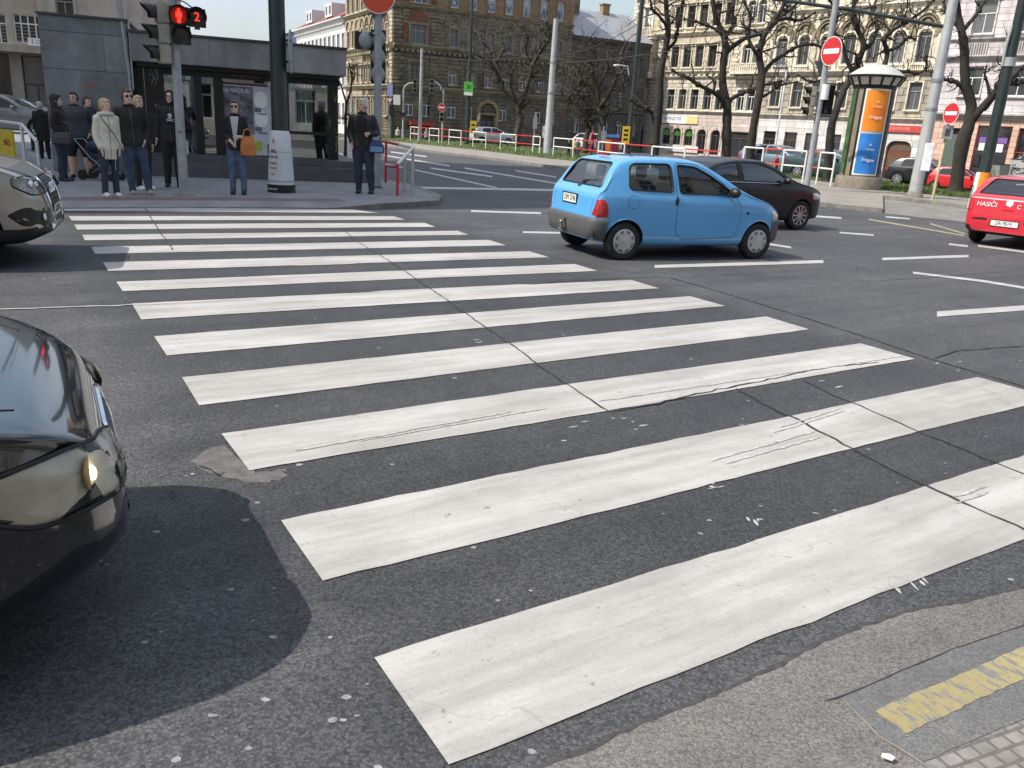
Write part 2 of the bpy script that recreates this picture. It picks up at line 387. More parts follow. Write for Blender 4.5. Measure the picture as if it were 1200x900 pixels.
# tar seams and cracks: narrow ribbons over asphalt and paint
def seam(px, w=.022, jit=.006, name='road_seam', mat=TAR, off=.0075, step=.07):
    P = [GS(x, y, off) for x, y in px]; pts = []
    for a, b in zip(P, P[1:]):
        n = max(2, int((b-a).length/step))
        for k in range(n): pts.append(a.lerp(b, k/n))
    pts.append(P[-1]); mb = MB(); rows = []
    for i, p in enumerate(pts):
        t = (pts[min(i+1, len(pts)-1)]-pts[max(i-1, 0)]).normalized(); nn = Vector((-t.y, t.x, 0))
        c = p+nn*random.gauss(0, jit*.6); ww = w*random.uniform(.35, .8)*(.3 if i in (0, len(pts)-1) else 1)
        rows.append((c+nn*ww/2, c-nn*ww/2))
    for (a, b), (c, d) in zip(rows, rows[1:]): mb.quad(b, d, c, a)
    mb.build(name, mat, kind='structure')
seam([(168, 240), (178, 257), (190, 275), (203, 293)], .03)
seam([(403, 270), (425, 287), (447, 300), (475, 318), (500, 335), (525, 352), (560, 377), (600, 404), (632, 428), (672, 455), (713, 482)], .026)
seam([(862, 455), (890, 470), (915, 483), (932, 490), (1000, 526), (1040, 547), (1085, 568), (1140, 594), (1192, 615), (1260, 648)], .034, .008)
seam([(940, 444), (975, 462), (1008, 475), (1075, 505), (1120, 522), (1165, 541), (1215, 561)], .024)
seam([(640, 330), (700, 327), (770, 324), (785, 325), (862, 347), (937, 370), (1010, 393), (1100, 423), (1210, 455)], .03)
seam([(715, 482), (760, 474), (800, 465), (850, 455), (900, 444), (960, 432), (1030, 424)], .03, .012)
seam([(1095, 420), (1120, 411), (1200, 405)], .03)
seam([(232, 545), (245, 550), (258, 556), (262, 552)], .02, .015); seam([(200, 572), (208, 578), (204, 586)], .016, .015)
seam([(300, 350), (190, 356), (60, 360), (-20, 363)], .05, .02, 'worn_line', LINEP)
seam([(640, 300), (700, 312), (760, 322)], .02)
seam([(830, 320), (1010, 330), (1180, 318)], .02, .01); seam([(640, 262), (760, 255), (560, 268)], .02)
# skid scuffs on the paint
SCUFF = mk('rubber_scuff', (.4, .39, .375), .7, 0, .3, 20)
for px in [[(915, 500), (985, 478)], [(905, 507), (990, 481)], [(833, 540), (955, 505)], [(850, 543), (960, 512)], [(1118, 582), (1155, 570)], [(1120, 590), (1158, 576)], [(345, 528), (600, 482)], [(420, 517), (640, 478)], [(700, 470), (1060, 417)]]:
    seam(px, .03, .004, 'tyre_scuff', SCUFF, .0085)
# near-side gutter, kerb slab, drain paving
GUT = [(560, 930), (640, 897), (690, 876), (735, 855), (780, 836), (845, 810), (900, 784), (960, 753), (1010, 733), (1060, 716), (1130, 704), (1180, 692), (1330, 655)]
_e = (G(1180, 692)-G(900, 784)).normalized(); _n = Vector((_e.y, -_e.x, 0))
GUT += [PIX(G(1330, 655)+_e*7), PIX(G(1330, 655)+_e*7+_n*.75), PIX(G(560, 930)+_n*.75)]
sheet('gutter', GUT, CONC, .002, jag=.003)
seam(GUT[:13], .03, .005, 'gutter_seam', mk('old_tar_edge', (.055, .053, .05), .85, 0, .4, 30), .0032, .03)
sheet('kerb_slab', [(985, 818), (1040, 793), (1115, 761), (1205, 731), (1340, 688), PIX(G(1340, 688)+_e*6), PIX(G(1340, 795)+_e*6), (1340, 795), (1200, 842), (1080, 893), (1030, 862)], SLAB, .004, jag=.002)
seam([(965, 822), (985, 816), (1040, 793), (1115, 761), (1205, 731), (1300, 701)], .008, .002, 'slab_joint', TAR, .0055)
seam([(985, 818), (1030, 862), (1080, 893), (1110, 930)], .012, .003, 'slab_joint', mk('slab_joint_mortar', (.27, .23, .2), .9), .0055)
def brick_mat(name, c1, c2, mort, bw, bh, ms, off=.5, rot=0):
    m, N, L = nt(name); b = N['Principled BSDF']; b.inputs['Roughness'].default_value = .85
    tc = N.new('ShaderNodeTexCoord'); mp = N.new('ShaderNodeMapping'); mp.inputs['Rotation'].default_value = (0, 0, rot); L.new(tc.outputs['Object'], mp.inputs[0])
    br = N.new('ShaderNodeTexBrick'); br.inputs['Scale'].default_value = 1; br.inputs['Brick Width'].default_value = bw; br.inputs['Row Height'].default_value = bh
    br.inputs['Mortar Size'].default_value = ms; br.inputs['Color1'].default_value = (*c1, 1); br.inputs['Color2'].default_value = (*c2, 1); br.inputs['Mortar'].default_value = (*mort, 1); br.offset = off
    L.new(mp.outputs[0], br.inputs['Vector'])
    n = N.new('ShaderNodeTexNoise'); n.inputs['Scale'].default_value = 30; n.inputs['Detail'].default_value = 6; L.new(tc.outputs['Object'], n.inputs['Vector'])
    q = N.new('ShaderNodeMix'); q.data_type = 'RGBA'; q.blend_type = 'OVERLAY'; q.inputs['Factor'].default_value = .5
    L.new(br.outputs[0], q.inputs['A']); L.new(n.outputs['Fac'], q.inputs['B']); L.new(q.outputs['Result'], b.inputs['Base Color'])
    bp = N.new('ShaderNodeBump'); bp.inputs['Strength'].default_value = .6; bp.inputs['Distance'].default_value = .01; bp.invert = True
    L.new(br.outputs['Fac'], bp.inputs['Height']); L.new(bp.outputs[0], b.inputs['Normal']); MATS[name] = m; return m
SETT = brick_mat('small_paving_setts', (.25, .235, .21), (.2, .19, .175), (.13, .12, .11), .07, .05, .006, .5, -R(24))
sheet('sett_paving', [(1080, 895), (1200, 844), (1340, 797), PIX(G(1340, 797)+_e*6), PIX(G(1340, 797)+_e*6+_n*.35), (1400, 1150), (1000, 1150), (1040, 930)], SETT, .006)
sheet('yellow_kerb_marking', [(1026, 833), (1060, 817), (1110, 797), (1150, 779), (1205, 755), (1280, 724), (1290, 757), (1200, 796), (1150, 817), (1100, 842), (1060, 860)], YELP, .0058, jag=.002)
# light worn patch at the zebra edge
sheet('asphalt_patch', [(222, 540), (240, 528), (262, 521), (300, 556), (335, 549), (330, 563), (290, 566), (250, 556)], mk('old_asphalt_patch', (.118, .113, .106), .9, 0, .25, 14, .3, 90), .0015, jag=.012, sub=5)
# gum spots and flecks
mb = MB()
for i in range(260):
    x = random.uniform(-20, 1220); y = 250+650*random.random()**1.6
    if y > 690 and x > 900: continue
    p = G(x, y, .0022); r = random.uniform(.006, .018)*(1.25 if random.random() < .15 else 1); n = 7; s = random.uniform(.5, 1); a0 = random.random()*6
    mb.poly([p+Vector((r*random.uniform(.7, 1.2)*math.cos(a0+2*math.pi*k/n), s*r*random.uniform(.7, 1.2)*math.sin(a0+2*math.pi*k/n), 0)) for k in range(n)])
mb.build('gum_spots', mk('trodden_gum', (.25, .25, .245), .8, 0, .35, 40), kind='stuff')
mb = MB()
for cx, cy, a, n, sp in [(1050, 685, 1, 6, 18), (1075, 680, 1, 4, 10), (560, 400, 0, 3, 8), (840, 570, 0, 4, 6), (885, 610, 1, 3, 6), (1100, 425, 0, 4, 10), (790, 322, 0, 2, 4), (240, 288, 0, 4, 10), (1120, 430, 0, 3, 12), (980, 455, 0, 3, 20), (740, 500, 0, 5, 30), (660, 505, 0, 3, 25)]:
    for k in range(n):
        p = G(cx+random.gauss(0, sp*.6), cy+random.gauss(0, sp*.35), .003); t = Vector((math.cos(U+a*.9), math.sin(U+a*.9), 0)); t = Vector((t.x, -t.y, 0)) if a else t
        L_ = random.uniform(.01, .045); w = random.uniform(.004, .01); nn = Vector((-t.y, t.x, 0))
        mb.poly([p-t*L_, p-nn*w, p+t*L_*.8-nn*w*.6, p+t*L_, p+nn*w, p-t*L_*.6+nn*w*.7])
mb.build('paint_flecks', LINEP, kind='stuff')
t = G(1040, 887, .02)
mb = MB(); mb.prism([(-.018, -.008), (.012, -.012), (.022, .004), (.006, .011), (-.014, .008)], 0, .003); o = mb.build('paper_scrap', mk('scrap_paper', (.75, .72, .6), .8)); o.location = t; o.rotation_euler = (.1, 0, -.3)
tag(o, 'tiny cream paper scrap lying on the tan gutter', 'litter')

# ---- left pavement with dropped kerb
E = [(-420, 262, .015), (-150, 254, .015), (0, 248, .015), (75, 245, .015), (160, 244.3, .015), (250, 244, .015), (330, 244.3, .015), (385, 245, .015), (415, 245, .055), (447, 244.5, .1), (480, 243, .1), (513, 240.5, .1)]
edge = [G(x, y, 0) for x, y, z in E]; ez = [e[2] for e in E]
inn = [p+Vector((-.45, .72, 0))*.32 for p in edge]
right = [G(x, y, 0) for x, y in [(517, 234), (500, 227), (480, 220), (447, 213), (424, 203), (411, 192), (402, 183)]]
far = [G(x, y, 0) for x, y in [(300, 166), (100, 158), (-200, 150), (-700, 160)]]
mb = MB()
for i in range(len(edge)-1):
    a, b = edge[i].copy(), edge[i+1].copy(); a.z, b.z = ez[i], ez[i+1]; c, d = inn[i+1].copy(), inn[i].copy(); c.z = d.z = .1
    mb.quad(a, b, c, d)
pl = [p.copy() for p in inn]+[p.copy() for p in right]+far
for p in pl: p.z = .1
e2 = edge[-1].copy(); e2.z = .1
mb.poly(pl); mb.poly([e2, pl[len(inn)], pl[len(inn)-1]])
me = mb.mesh('pavement', PAVE); bm = bmesh.new(); bm.from_mesh(me); bmesh.ops.triangulate(bm, faces=bm.faces); bm.to_mesh(me); bm.free(); link('pavement', me, None, 'structure')
kp = [(edge[i], ez[i]) for i in range(len(edge))]+[(p, .1) for p in right]
mb = MB(); cen = G(250, 215, 0)
for (a, za), (b, zb) in zip(kp, kp[1:]):
    n = ((cen-a)*Vector((1, 1, 0))).normalized()
    ring = lambda p, z: [Vector((p.x-n.x*.01, p.y-n.y*.01, -.05)), Vector((p.x-n.x*.01, p.y-n.y*.01, z+.004)), Vector((p.x+n.x*.17, p.y+n.y*.17, z+.006+(.02 if z < .05 else 0))), Vector((p.x+n.x*.17, p.y+n.y*.17, -.05))]
    mb.loft([ring(a, za), ring(b, zb)])
mb.build('kerb', KERB, kind='structure')
tp_ = [G(x, y, .106) for x, y in [(20, 236), (75, 235), (250, 234.5), (405, 236), (410, 230), (250, 229), (60, 230), (10, 231)]]
mb = MB()
for a, b in zip(inn[:9], inn[1:9]):
    o1, o2 = Vector((-.1, .17, .004)), Vector((-.45, .72, .004)); a = Vector((a.x, a.y, .1)); b = Vector((b.x, b.y, .1)); mb.quad(a+o1*.4, b+o1*.4, b+o2*.75, a+o2*.75)
mb.build('tactile_paving', TACT, kind='structure')

# ---- far pavement, verge and grass, draped on the ground
def band(name, lo, up, mat, off, rows=4, skirt=True, kind='structure'):
    def resamp(pl, n):
        out = []
        for i in range(n+1):
            s = i/n*(len(pl)-1); k = min(int(s), len(pl)-2); t = s-k; out.append((pl[k][0]*(1-t)+pl[k+1][0]*t, pl[k][1]*(1-t)+pl[k+1][1]*t))
        return out
    n = (len(lo)-1)*5; lo = resamp(lo, n); up = resamp(up, n); mb = MB(); g = []
    for j in range(rows+1):
        t = j/rows; row = []
        for (a, b), (c, d) in zip(lo, up):
            p = GS(a, b).lerp(GS(c, d), t); p.z = zg(p.x, p.y)+off; row.append(p)
        g.append(row)
    if skirt: g.insert(0, [Vector((p.x, p.y, p.z-off-.05)) for p in g[0]])
    w = n+1; mb.v = [tuple(p) for r in g for p in r]
    mb.f = [(j*w+i, j*w+i+1, (j+1)*w+i+1, (j+1)*w+i) for j in range(len(g)-1) for i in range(n)]; mb.mi = [0]*len(mb.f)
    mb.build(name, mat, kind=kind); return g
LO = [(380, 161), (455, 173), (560, 185.5), (645, 197), (760, 213), (860, 228), (957, 241.5), (1034, 249.5)]
UPP = [(380, 157), (455, 167), (560, 178), (640, 188), (760, 200), (860, 205), (940, 213), (1034, 224)]
band('far_pavement', LO, UPP, TAN, .11)
LO2 = [(1034, 233), (1080, 238), (1130, 244.5), (1200, 253.5), (1330, 270)]; UP2 = [(1034, 224), (1080, 227), (1130, 232), (1200, 239), (1330, 252)]
band('far_pavement', LO2, UP2, TAN, .11)
def kerbrow(lo):
    g = [GS(*p) for p in lo]; mb = MB(); prev = None
    for i, p in enumerate(g):
        q = Vector((p.x, p.y, 0)); t = ((g[min(i+1, len(g)-1)]-g[max(i-1, 0)])*Vector((1, 1, 0))).normalized(); n = Vector((-t.y, t.x, 0)); z = p.z
        r = [Vector((*(q-n*.03).xy, z-.05)), Vector((*(q-n*.03).xy, z+.117)), Vector((*(q+n*.22).xy, z+.117)), Vector((*(q+n*.22).xy, z-.05))]
        if prev: mb.loft([prev, r])
        prev = r
    mb.build('kerb', KERB, kind='structure')
kerbrow(LO); kerbrow(LO2)
sheet('tram_strip', [(1036, 250), (1034, 233), (1130, 244), (1330, 270), (1330, 285), (1200, 268)], mk('tram_strip_concrete', (.2, .19, .17), .85, 0, .2, 1.5, .3, 30), .006)
GU = [(380, 153), (455, 157), (560, 167), (640, 176), (760, 189), (860, 199), (940, 206), (1034, 216)]
band('verge', UPP, GU, GRASSM, .12, 8, False)
GU2 = [(1034, 212), (1080, 214), (1130, 218), (1200, 224), (1330, 236)]
band('verge', UP2, GU2, GRASSM, .12, 6, False)
mb = MB()
for lo, up in ((UPP, GU), (UP2, GU2)):
    for i in range(9000):
        s = random.random()*(len(lo)-1); k = int(s); t = s-k
        a = (lo[k][0]*(1-t)+lo[k+1][0]*t, lo[k][1]*(1-t)+lo[k+1][1]*t); b = (up[k][0]*(1-t)+up[k+1][0]*t, up[k][1]*(1-t)+up[k+1][1]*t); q = random.random()
        p = G(a[0]*(1-q)+b[0]*q, a[1]*(1-q)+b[1]*q, 0); p.z = zg(p.x, p.y)+.115
        if p.x > 15: p = GS(a[0]*(1-q)+b[0]*q, a[1]*(1-q)+b[1]*q, .115)
        h = random.uniform(.05, .16); w = .025; an = random.random()*6.28; c = Vector((math.cos(an), math.sin(an), 0))
        mb.add([p-c*w, p+c*w, p+Vector((random.gauss(0, .04), random.gauss(0, .04), h))], [(0, 1, 2)])
mb.build('grass', BLADE, kind='stuff')
# ------------------------------------------------------------------ buildings
def wall_mat(name, col, dark, rust=None, stain=.5, scale=.8):
    if name in MATS: return MATS[name]
    m, N, L = nt(name); b = N['Principled BSDF']; b.inputs['Roughness'].default_value = .88
    tc = N.new('ShaderNodeTexCoord'); sp = N.new('ShaderNodeSeparateXYZ'); L.new(tc.outputs['Object'], sp.inputs[0])
    ad = N.new('ShaderNodeMath'); ad.operation = 'ADD'; L.new(sp.outputs[0], ad.inputs[0]); L.new(sp.outputs[1], ad.inputs[1])
    cb = N.new('ShaderNodeCombineXYZ'); L.new(ad.outputs[0], cb.inputs[0]); L.new(sp.outputs[2], cb.inputs[1])
    n = N.new('ShaderNodeTexNoise'); n.inputs['Scale'].default_value = scale; n.inputs['Detail'].default_value = 9; n.inputs['Roughness'].default_value = .68; L.new(tc.outputs['Object'], n.inputs['Vector'])
    mp = N.new('ShaderNodeMapping'); mp.inputs['Scale'].default_value = (2.2, .25, 1); L.new(cb.outputs[0], mp.inputs[0])
    n2 = N.new('ShaderNodeTexNoise'); n2.inputs['Scale'].default_value = 1.0; n2.inputs['Detail'].default_value = 6; L.new(mp.outputs[0], n2.inputs['Vector'])
    def ramp(s, a, e, c1, c2):
        r = N.new('ShaderNodeValToRGB'); r.color_ramp.elements[0].position = a; r.color_ramp.elements[1].position = e
        r.color_ramp.elements[0].color = (*c1, 1); r.color_ramp.elements[1].color = (*c2, 1); L.new(s, r.inputs[0]); return r.outputs[0]
    def mul(x, y, f):
        q = N.new('ShaderNodeMix'); q.data_type = 'RGBA'; q.blend_type = 'MULTIPLY'; q.inputs['Factor'].default_value = f
        L.new(x, q.inputs['A']); L.new(y, q.inputs['B']); return q.outputs['Result']
    c = ramp(n.outputs['Fac'], .34, .6, dark, col); c = mul(c, ramp(n2.outputs['Fac'], .3, .62, (.5, .48, .45), (1.08, 1.08, 1.08)), stain)
    if rust:
        br = N.new('ShaderNodeTexBrick'); br.inputs['Scale'].default_value = 1; br.inputs['Brick Width'].default_value = rust[0]; br.inputs['Row Height'].default_value = rust[1]; br.inputs['Mortar Size'].default_value = rust[2]; br.inputs['Mortar Smooth'].default_value = .4
        br.inputs['Color1'].default_value = (1.05, 1.05, 1.05, 1); br.inputs['Color2'].default_value = (.82, .82, .82, 1); br.inputs['Mortar'].default_value = (.42, .4, .38, 1)
        L.new(cb.outputs[0], br.inputs['Vector']); c = mul(c, br.outputs[0], 1.0)
        bp = N.new('ShaderNodeBump'); bp.inputs['Strength'].default_value = .8; bp.inputs['Distance'].default_value = .04; bp.invert = True
        L.new(br.outputs['Fac'], bp.inputs['Height']); L.new(bp.outputs[0], b.inputs['Normal'])
    L.new(c, b.inputs['Base Color']); MATS[name] = m; return m
STONE_BR = wall_mat('brown_sandstone', (0.32, 0.265, 0.19), (0.155, 0.125, 0.09), (.9, .33, .025))
STONE_DK = wall_mat('sooty_sandstone', (0.225, 0.188, 0.14), (0.105, 0.088, 0.066), (1.1, .36, .035))
BRICK_OR = wall_mat('orange_brick', (0.4, 0.27, 0.16), (0.28, 0.18, 0.1), (.4, .1, .006), .25)
MOULD_BR = wall_mat('brown_moulding', (0.35, 0.3, 0.215), (0.17, 0.14, 0.1), None)
SIDE_BR = wall_mat('brown_sandstone_lit', (0.56, 0.48, 0.33), (0.27, 0.22, 0.14), (.9, .33, .025), .6)  # lighter copy of the brown sandstone: sunlight on the side put into its colour
MOULD_SD = wall_mat('brown_moulding_lit', (0.58, 0.51, 0.37), (0.3, 0.25, 0.18), None)  # lighter copy of the brown moulding, sunlight put into the colour
WHITEW = wall_mat('white_stucco', (0.720, 0.720, 0.700), (0.600, 0.600, 0.580), None, .2)
GREYW = wall_mat('dark_grey_wall', (0.150, 0.143, 0.128), (0.075, 0.071, 0.065), (1.2, .4, .03))
BEIGE = wall_mat('beige_stucco', (0.66, 0.58, 0.44), (0.45, 0.38, 0.27), (1.3, .5, .02), .45)
BEIGE1 = wall_mat('beige_rusticated', (0.7, 0.64, 0.52), (0.5, 0.44, 0.34), (1.0, .38, .045), .45)
CREAM = wall_mat('cream_moulding', (0.8, 0.75, 0.62), (0.55, 0.49, 0.38), None, .5)
CREAMW = wall_mat('cream_stucco', (0.82, 0.76, 0.6), (0.58, 0.51, 0.38), None, .5)
GREYBR = wall_mat('grey_brown_rusticated', (0.5, 0.45, 0.36), (0.29, 0.25, 0.195), (1.3, .62, .05), .5)
ROSE = wall_mat('pale_rose_plaster', (0.700, 0.600, 0.540), (0.560, 0.460, 0.400), (1.4, .4, .02), .3)
WPL = wall_mat('white_plaster', (0.760, 0.740, 0.700), (0.620, 0.600, 0.560), (2.2, .6, .015), .3)
PINK = wall_mat('pink_plaster', (0.740, 0.490, 0.380), (0.620, 0.390, 0.300), (1.6, .45, .02), .25)
PALE = wall_mat('pale_lilac_plaster', (0.720, 0.660, 0.660), (0.580, 0.520, 0.520), (1.8, .5, .02), .3)
TANW = wall_mat('tan_render', (0.414, 0.375, 0.319), (0.291, 0.263, 0.218), None, .4)
TANL = wall_mat('light_tan_render', (0.470, 0.426, 0.364), (0.370, 0.336, 0.280), None, .4)
CONCD = wall_mat('dark_concrete', (0.222, 0.228, 0.232), (0.138, 0.142, 0.144), (3, .78, .006), .5, 1.4)
FASC = wall_mat('fascia_concrete', (0.310, 0.308, 0.293), (0.207, 0.204, 0.196), (1.9, 2, .006), .45, 1.2)
ROOFRED = mk('red_roof_tile', (.2, .075, .055), .8, 0, .3, 2, .3, 12)
ROOFGREY = mk('grey_sheet_roof', (.34, .36, .39), .45, .3, .15, .6, 0, 1, col2=(.42, .33, .29), lo=.45, hi=.75)
FRW = mk('white_window_frame', (.7, .7, .68), .5, 0, .06, 5)
FRB = mk('brown_window_frame', (.12, .08, .055), .5, 0, .2, 6)
FRG = mk('grey_window_frame', (.3, .29, .27), .5, 0, .15, 6)
WOOD = mk('door_wood', (.16, .06, .03), .45, 0, .3, 3, .1, 12, stretch=(6, 6, 1))
GLASSB = glass_mat('sky_window_glass', (.3, .33, .35), .03, 1.5, .7, (.06, .065, .07))
GLASSP = glass_mat('papered_window_glass', (.3, .33, .35), .05, 1.5, .9, (.42, .47, .52))
CURT = mk('net_curtain', (.42, .43, .44), .9, 0, .2, 3)

def facade(root, name, mat, s0, s1, z0, z1, ops=(), M=Matrix(), depth=.24, back=6.0, cap=True):
    S = sorted({s0, s1, *[o[0] for o in ops], *[o[1] for o in ops]}); Z = sorted({z0, z1, *[o[2] for o in ops], *[o[3] for o in ops]})
    mb = MB(); V = lambda s, z, y=0: (s, y, z)
    for a, b in zip(S, S[1:]):
        for c, d in zip(Z, Z[1:]):
            m = ((a+b)/2, (c+d)/2)
            if any(o[0] < m[0] < o[1] and o[2] < m[1] < o[3] for o in ops): continue
            mb.add([V(a, c), V(b, c), V(b, d), V(a, d)], [(0, 1, 2, 3)], M)
    for a, b, c, d in [o[:4] for o in ops]:
        for p, q in (((a, c), (b, c)), ((b, c), (b, d)), ((b, d), (a, d)), ((a, d), (a, c))):
            mb.add([V(*p), V(*q), V(*q, depth), V(*p, depth)], [(0, 1, 2, 3)], M)
    if cap:
        for p, q in (((s0, z0), (s0, z1)), ((s1, z0), (s1, z1)), ((s0, z1), (s1, z1))):
            mb.add([V(*p), V(*q), V(*q, back), V(*p, back)], [(0, 1, 2, 3)], M)
        mb.add([V(s0, z0, back), V(s1, z0, back), V(s1, z1, back), V(s0, z1, back)], [(0, 1, 2, 3)], M)
    me = bpy.data.meshes.new(name); me.from_pydata(mb.v, [], mb.f); me.materials.append(mat)
    return link(name, me, root)
_win = {}; _rw = random.Random(4); GLASSM = glass_mat('pale_window_glass', (.3, .33, .35), .03, 1.5, .75, (.15, .155, .16))
def window(root, s, z, w, h, M=Matrix(), fr=FRW, sur=None, arch=False, hood=0, sill=True, mull=1, trans=.68, glass=None, curtain=0, key=None, depth=.2, spand=None):
    """window part at facade position: frame mesh with pane, sill and surround as its sub-parts"""
    if glass is None: glass = _rw.choice((GLASSD, GLASSD, GLASSM, GLASSB))
    k = (round(w, 2), round(h, 2), fr.name, sur and sur.name, arch, hood, sill, mull, trans, curtain, glass and glass.name, spand and spand.name)
    T = M @ Matrix.Translation((s, 0, z))
    if k in _win:
        o = dup(_win[k], parent=root); o.matrix_local = T; return o
    g = .001
    mb = MB(); t = .075; hw = w/2-g; y = depth-.03
    ah = h-w/2 if arch else h
    def ab(x0, x1, z0, z1, yy=y, d=.06): mb.box(((x0+x1)/2, yy, (z0+z1)/2), (x1-x0, d, z1-z0))
    ab(-hw, -hw+t, g, ah); ab(hw-t, hw, g, ah); ab(-hw+t, hw-t, g, t+g)
    if arch:
        r = hw; pts = [(r*math.cos(math.pi*i/10), y, ah+r*math.sin(math.pi*i/10)) for i in range(11)]
        for p, q in zip(pts, pts[1:]): mb.bar(p, q, .06, t)
    else: ab(-hw+t, hw-t, h-t, h-g)
    tz = (ah if arch else h*trans)
    if trans: ab(-hw+t, hw-t, tz-t/2, tz+t/2, y-.004)
    for i in range(mull):
        x = -hw+2*hw*(i+1)/(mull+1); ab(x-t*.45, x+t*.45, t, (tz if trans and not mull > 1 else ah)-t*.5, y-.002)
    o = mb.build('window', fr, root); o.matrix_local = T
    p = MB(); yy = depth
    if arch: p.poly([(-hw+.02, yy, .02), (hw-.02, yy, .02)]+[((hw-.02)*math.cos(math.pi*i/10), yy, ah+(hw-.02)*math.sin(math.pi*i/10)) for i in range(11)])
    else: p.quad((-hw+.02, yy, .02), (hw-.02, yy, .02), (hw-.02, yy, h-.02), (-hw+.02, yy, h-.02))
    p.build('pane', glass or GLASSD, o)
    if curtain:
        c = MB(); n = 16
        for a, b in ((-hw+.03, -hw*.35), (hw*.35, hw-.03)) if curtain == 1 else ((-hw+.03, hw-.03),):
            for i in range(n): x0 = a+(b-a)*i/n; x1 = a+(b-a)*(i+1)/n; c.quad((x0, yy+.12+.03*math.sin(i*2), .05), (x1, yy+.12+.03*math.sin(i*2+2), .05), (x1, yy+.12+.03*math.sin(i*2+2), h-.1 if curtain == 1 else h*.6), (x0, yy+.12+.03*math.sin(i*2), h-.1 if curtain == 1 else h*.6))
        c.build('curtain', CURT, o)
    if arch and spand:
        q = MB(); r = hw+.004; N_ = 10
        for sg in (1, -1):
            pts = [(sg*(w/2), 0.002, h+.0), (sg*(w/2), 0.002, ah)]+[(sg*r*math.cos(math.pi/2*i/N_), .002, ah+r*math.sin(math.pi/2*i/N_)*(h-ah)/(w/2)) for i in range(1, N_+1)]
            bk = [(a, depth-.01, c) for a, b, c in pts]
            n = len(pts); q.add(pts+bk, [tuple(range(n))]+[(i, (i+1) % n, n+(i+1) % n, n+i) for i in range(n)])
        q.build('spandrel', spand, o)
    if sur:
        if sill: MB().box((0, -.09, -.07), (w+.34, .26, .12)).box((0, -.04, -.18), (w+.2, .14, .09)).build('sill', sur, o)
        q = MB(); b = .13
        q.box((-w/2-b/2-.002, -.035, h/2), (b, .1, h+.02)); q.box((w/2+b/2+.002, -.035, h/2), (b, .1, h+.02))
        if arch:
            rr = w/2+b/2+.05
            pts = [(rr*math.cos(math.pi*i/12), -.05, ah+rr*math.sin(math.pi*i/12)) for i in range(13)]
            for p0, p1 in zip(pts, pts[1:]): q.bar(p0, p1, .12, b+.05)
            q.box((0, -.11, h+.12), (.2, .16, .36))
        else: q.box((0, -.035, h+b/2+.012), (w+2*b, .1, b))
        if hood:
            zt = h+.28
            q.box((0, -.12, zt), (w+.6, .3, .1)); q.box((0, -.08, zt-.08), (w+.46, .2, .06))
            for sg in (-1, 1): q.box((sg*(w/2+.08), -.08, zt-.2), (.12, .18, .2))
            if hood == 2: q.prism([(-w/2-.3, zt+.06), (w/2+.3, zt+.06), (0, zt+.42)], -.2, -.01, axis='y')
        q.build('surround', sur, o)
    _win[k] = o; return o
def cornice(root, s0, s1, z, mat, size=.4, M=Matrix(), name='cornice', dent=0):
    prof = [(.02, 0), (-size*.25, 0), (-size*.3, size*.25), (-size*.7, size*.45), (-size*.75, size*.65), (-size, size*.75), (-size, size), (.02, size*1.05)]
    mb = MB(); mb.prism(prof, s0-.03, s1+.03, Matrix.Translation((0, 0, z)), axis='x')
    if M != Matrix(): mb.v = [tuple(M @ Vector(p)) for p in mb.v]
    if dent:
        n = int((s1-s0)/dent)
        for i in range(n): mb.add(*_bx((s0+(i+.5)*(s1-s0)/n, -size*.32, z-.1), (dent*.45, size*.6, .22)), M)
    return mb.build(name, mat, root)
def _bx(c, d):
    m = MB().box(c, d); return m.v, m.f
EACH = {'red_panel', 'leaflet', 'window_notice', 'oriel_wall', 'quoin_', 'poster_lines', 'pilaster', 'keystone'}
def boxes(root, name, mat, items, M=Matrix(), bevel=0):
    if name in EACH and len(items) > 1: return [boxes(root, name, mat, [i], M, bevel) for i in items][0]
    mb = MB()
    for c, d in items: mb.add(*_bx(c, d), M)
    return mb.build(name, mat, root, bevel=bevel)
def quoins(root, mat, s0, w, z0, z1, M=Matrix(), h=.36, alt=.2):
    it = []; z = z0; i = 0
    while z+h*.9 < z1:
        ww = w - (alt if i % 2 else 0); it.append(((s0+ww/2 if w > 0 else s0+ww/2, -.05, z+h*.45), (abs(ww), .12, h*.86))); z += h; i += 1
    return boxes(root, 'quoin', mat, it, M)
def lettering(root, s, txt, size, mat, z, y=-.02, M=Matrix(), xs=1.0, name='lettering'):
    return text(name, txt, size, mat, root, M @ Matrix.Translation((s, y, z)) @ XZ, .004, xscale=xs)

# ---- brown corner building
A = AT(460, 100, 86); A.z = 0
bb = thing('corner_building', 'sooty brown five storey corner building with big letters in its upper windows', 'building', A, R(28))
W1 = [6.4+2.03*i for i in range(7)]; op = lambda c, w, z, h: (c-w/2, c+w/2, z, z+h)
ground = [(1.75, .95), (3.7, .9), (6.4, 1.0), (8.35, .85), (12.35, .9), (14.4, .9), (16.5, .85), (18.3, .8)]
facade(bb, 'wall', STONE_DK, 0, 20.2, -1, 4.7, [op(c, w, 2.0, 1.55) for c, w in ground]+[(9.75, 11.15, -.4, 2.5)], back=10)
for c, w in ground: window(bb, c, 2.0, w, 1.55, fr=FRW, arch=True, spand=STONE_DK, glass=GLASSB, sill=False)
facade(bb, 'wall', STONE_DK, 0, 20.2, 4.7, 8.4, [op(c, .8, 5.25, 1.35) for c in W1]+[op(2.4, 1.3, 5.2, 1.75)], back=10)
for c in W1: window(bb, c, 5.25, .8, 1.35, fr=FRW, sur=MOULD_BR, hood=1)
window(bb, 2.4, 5.2, 1.3, 1.75, fr=FRB, sur=MOULD_BR, hood=1, mull=2)
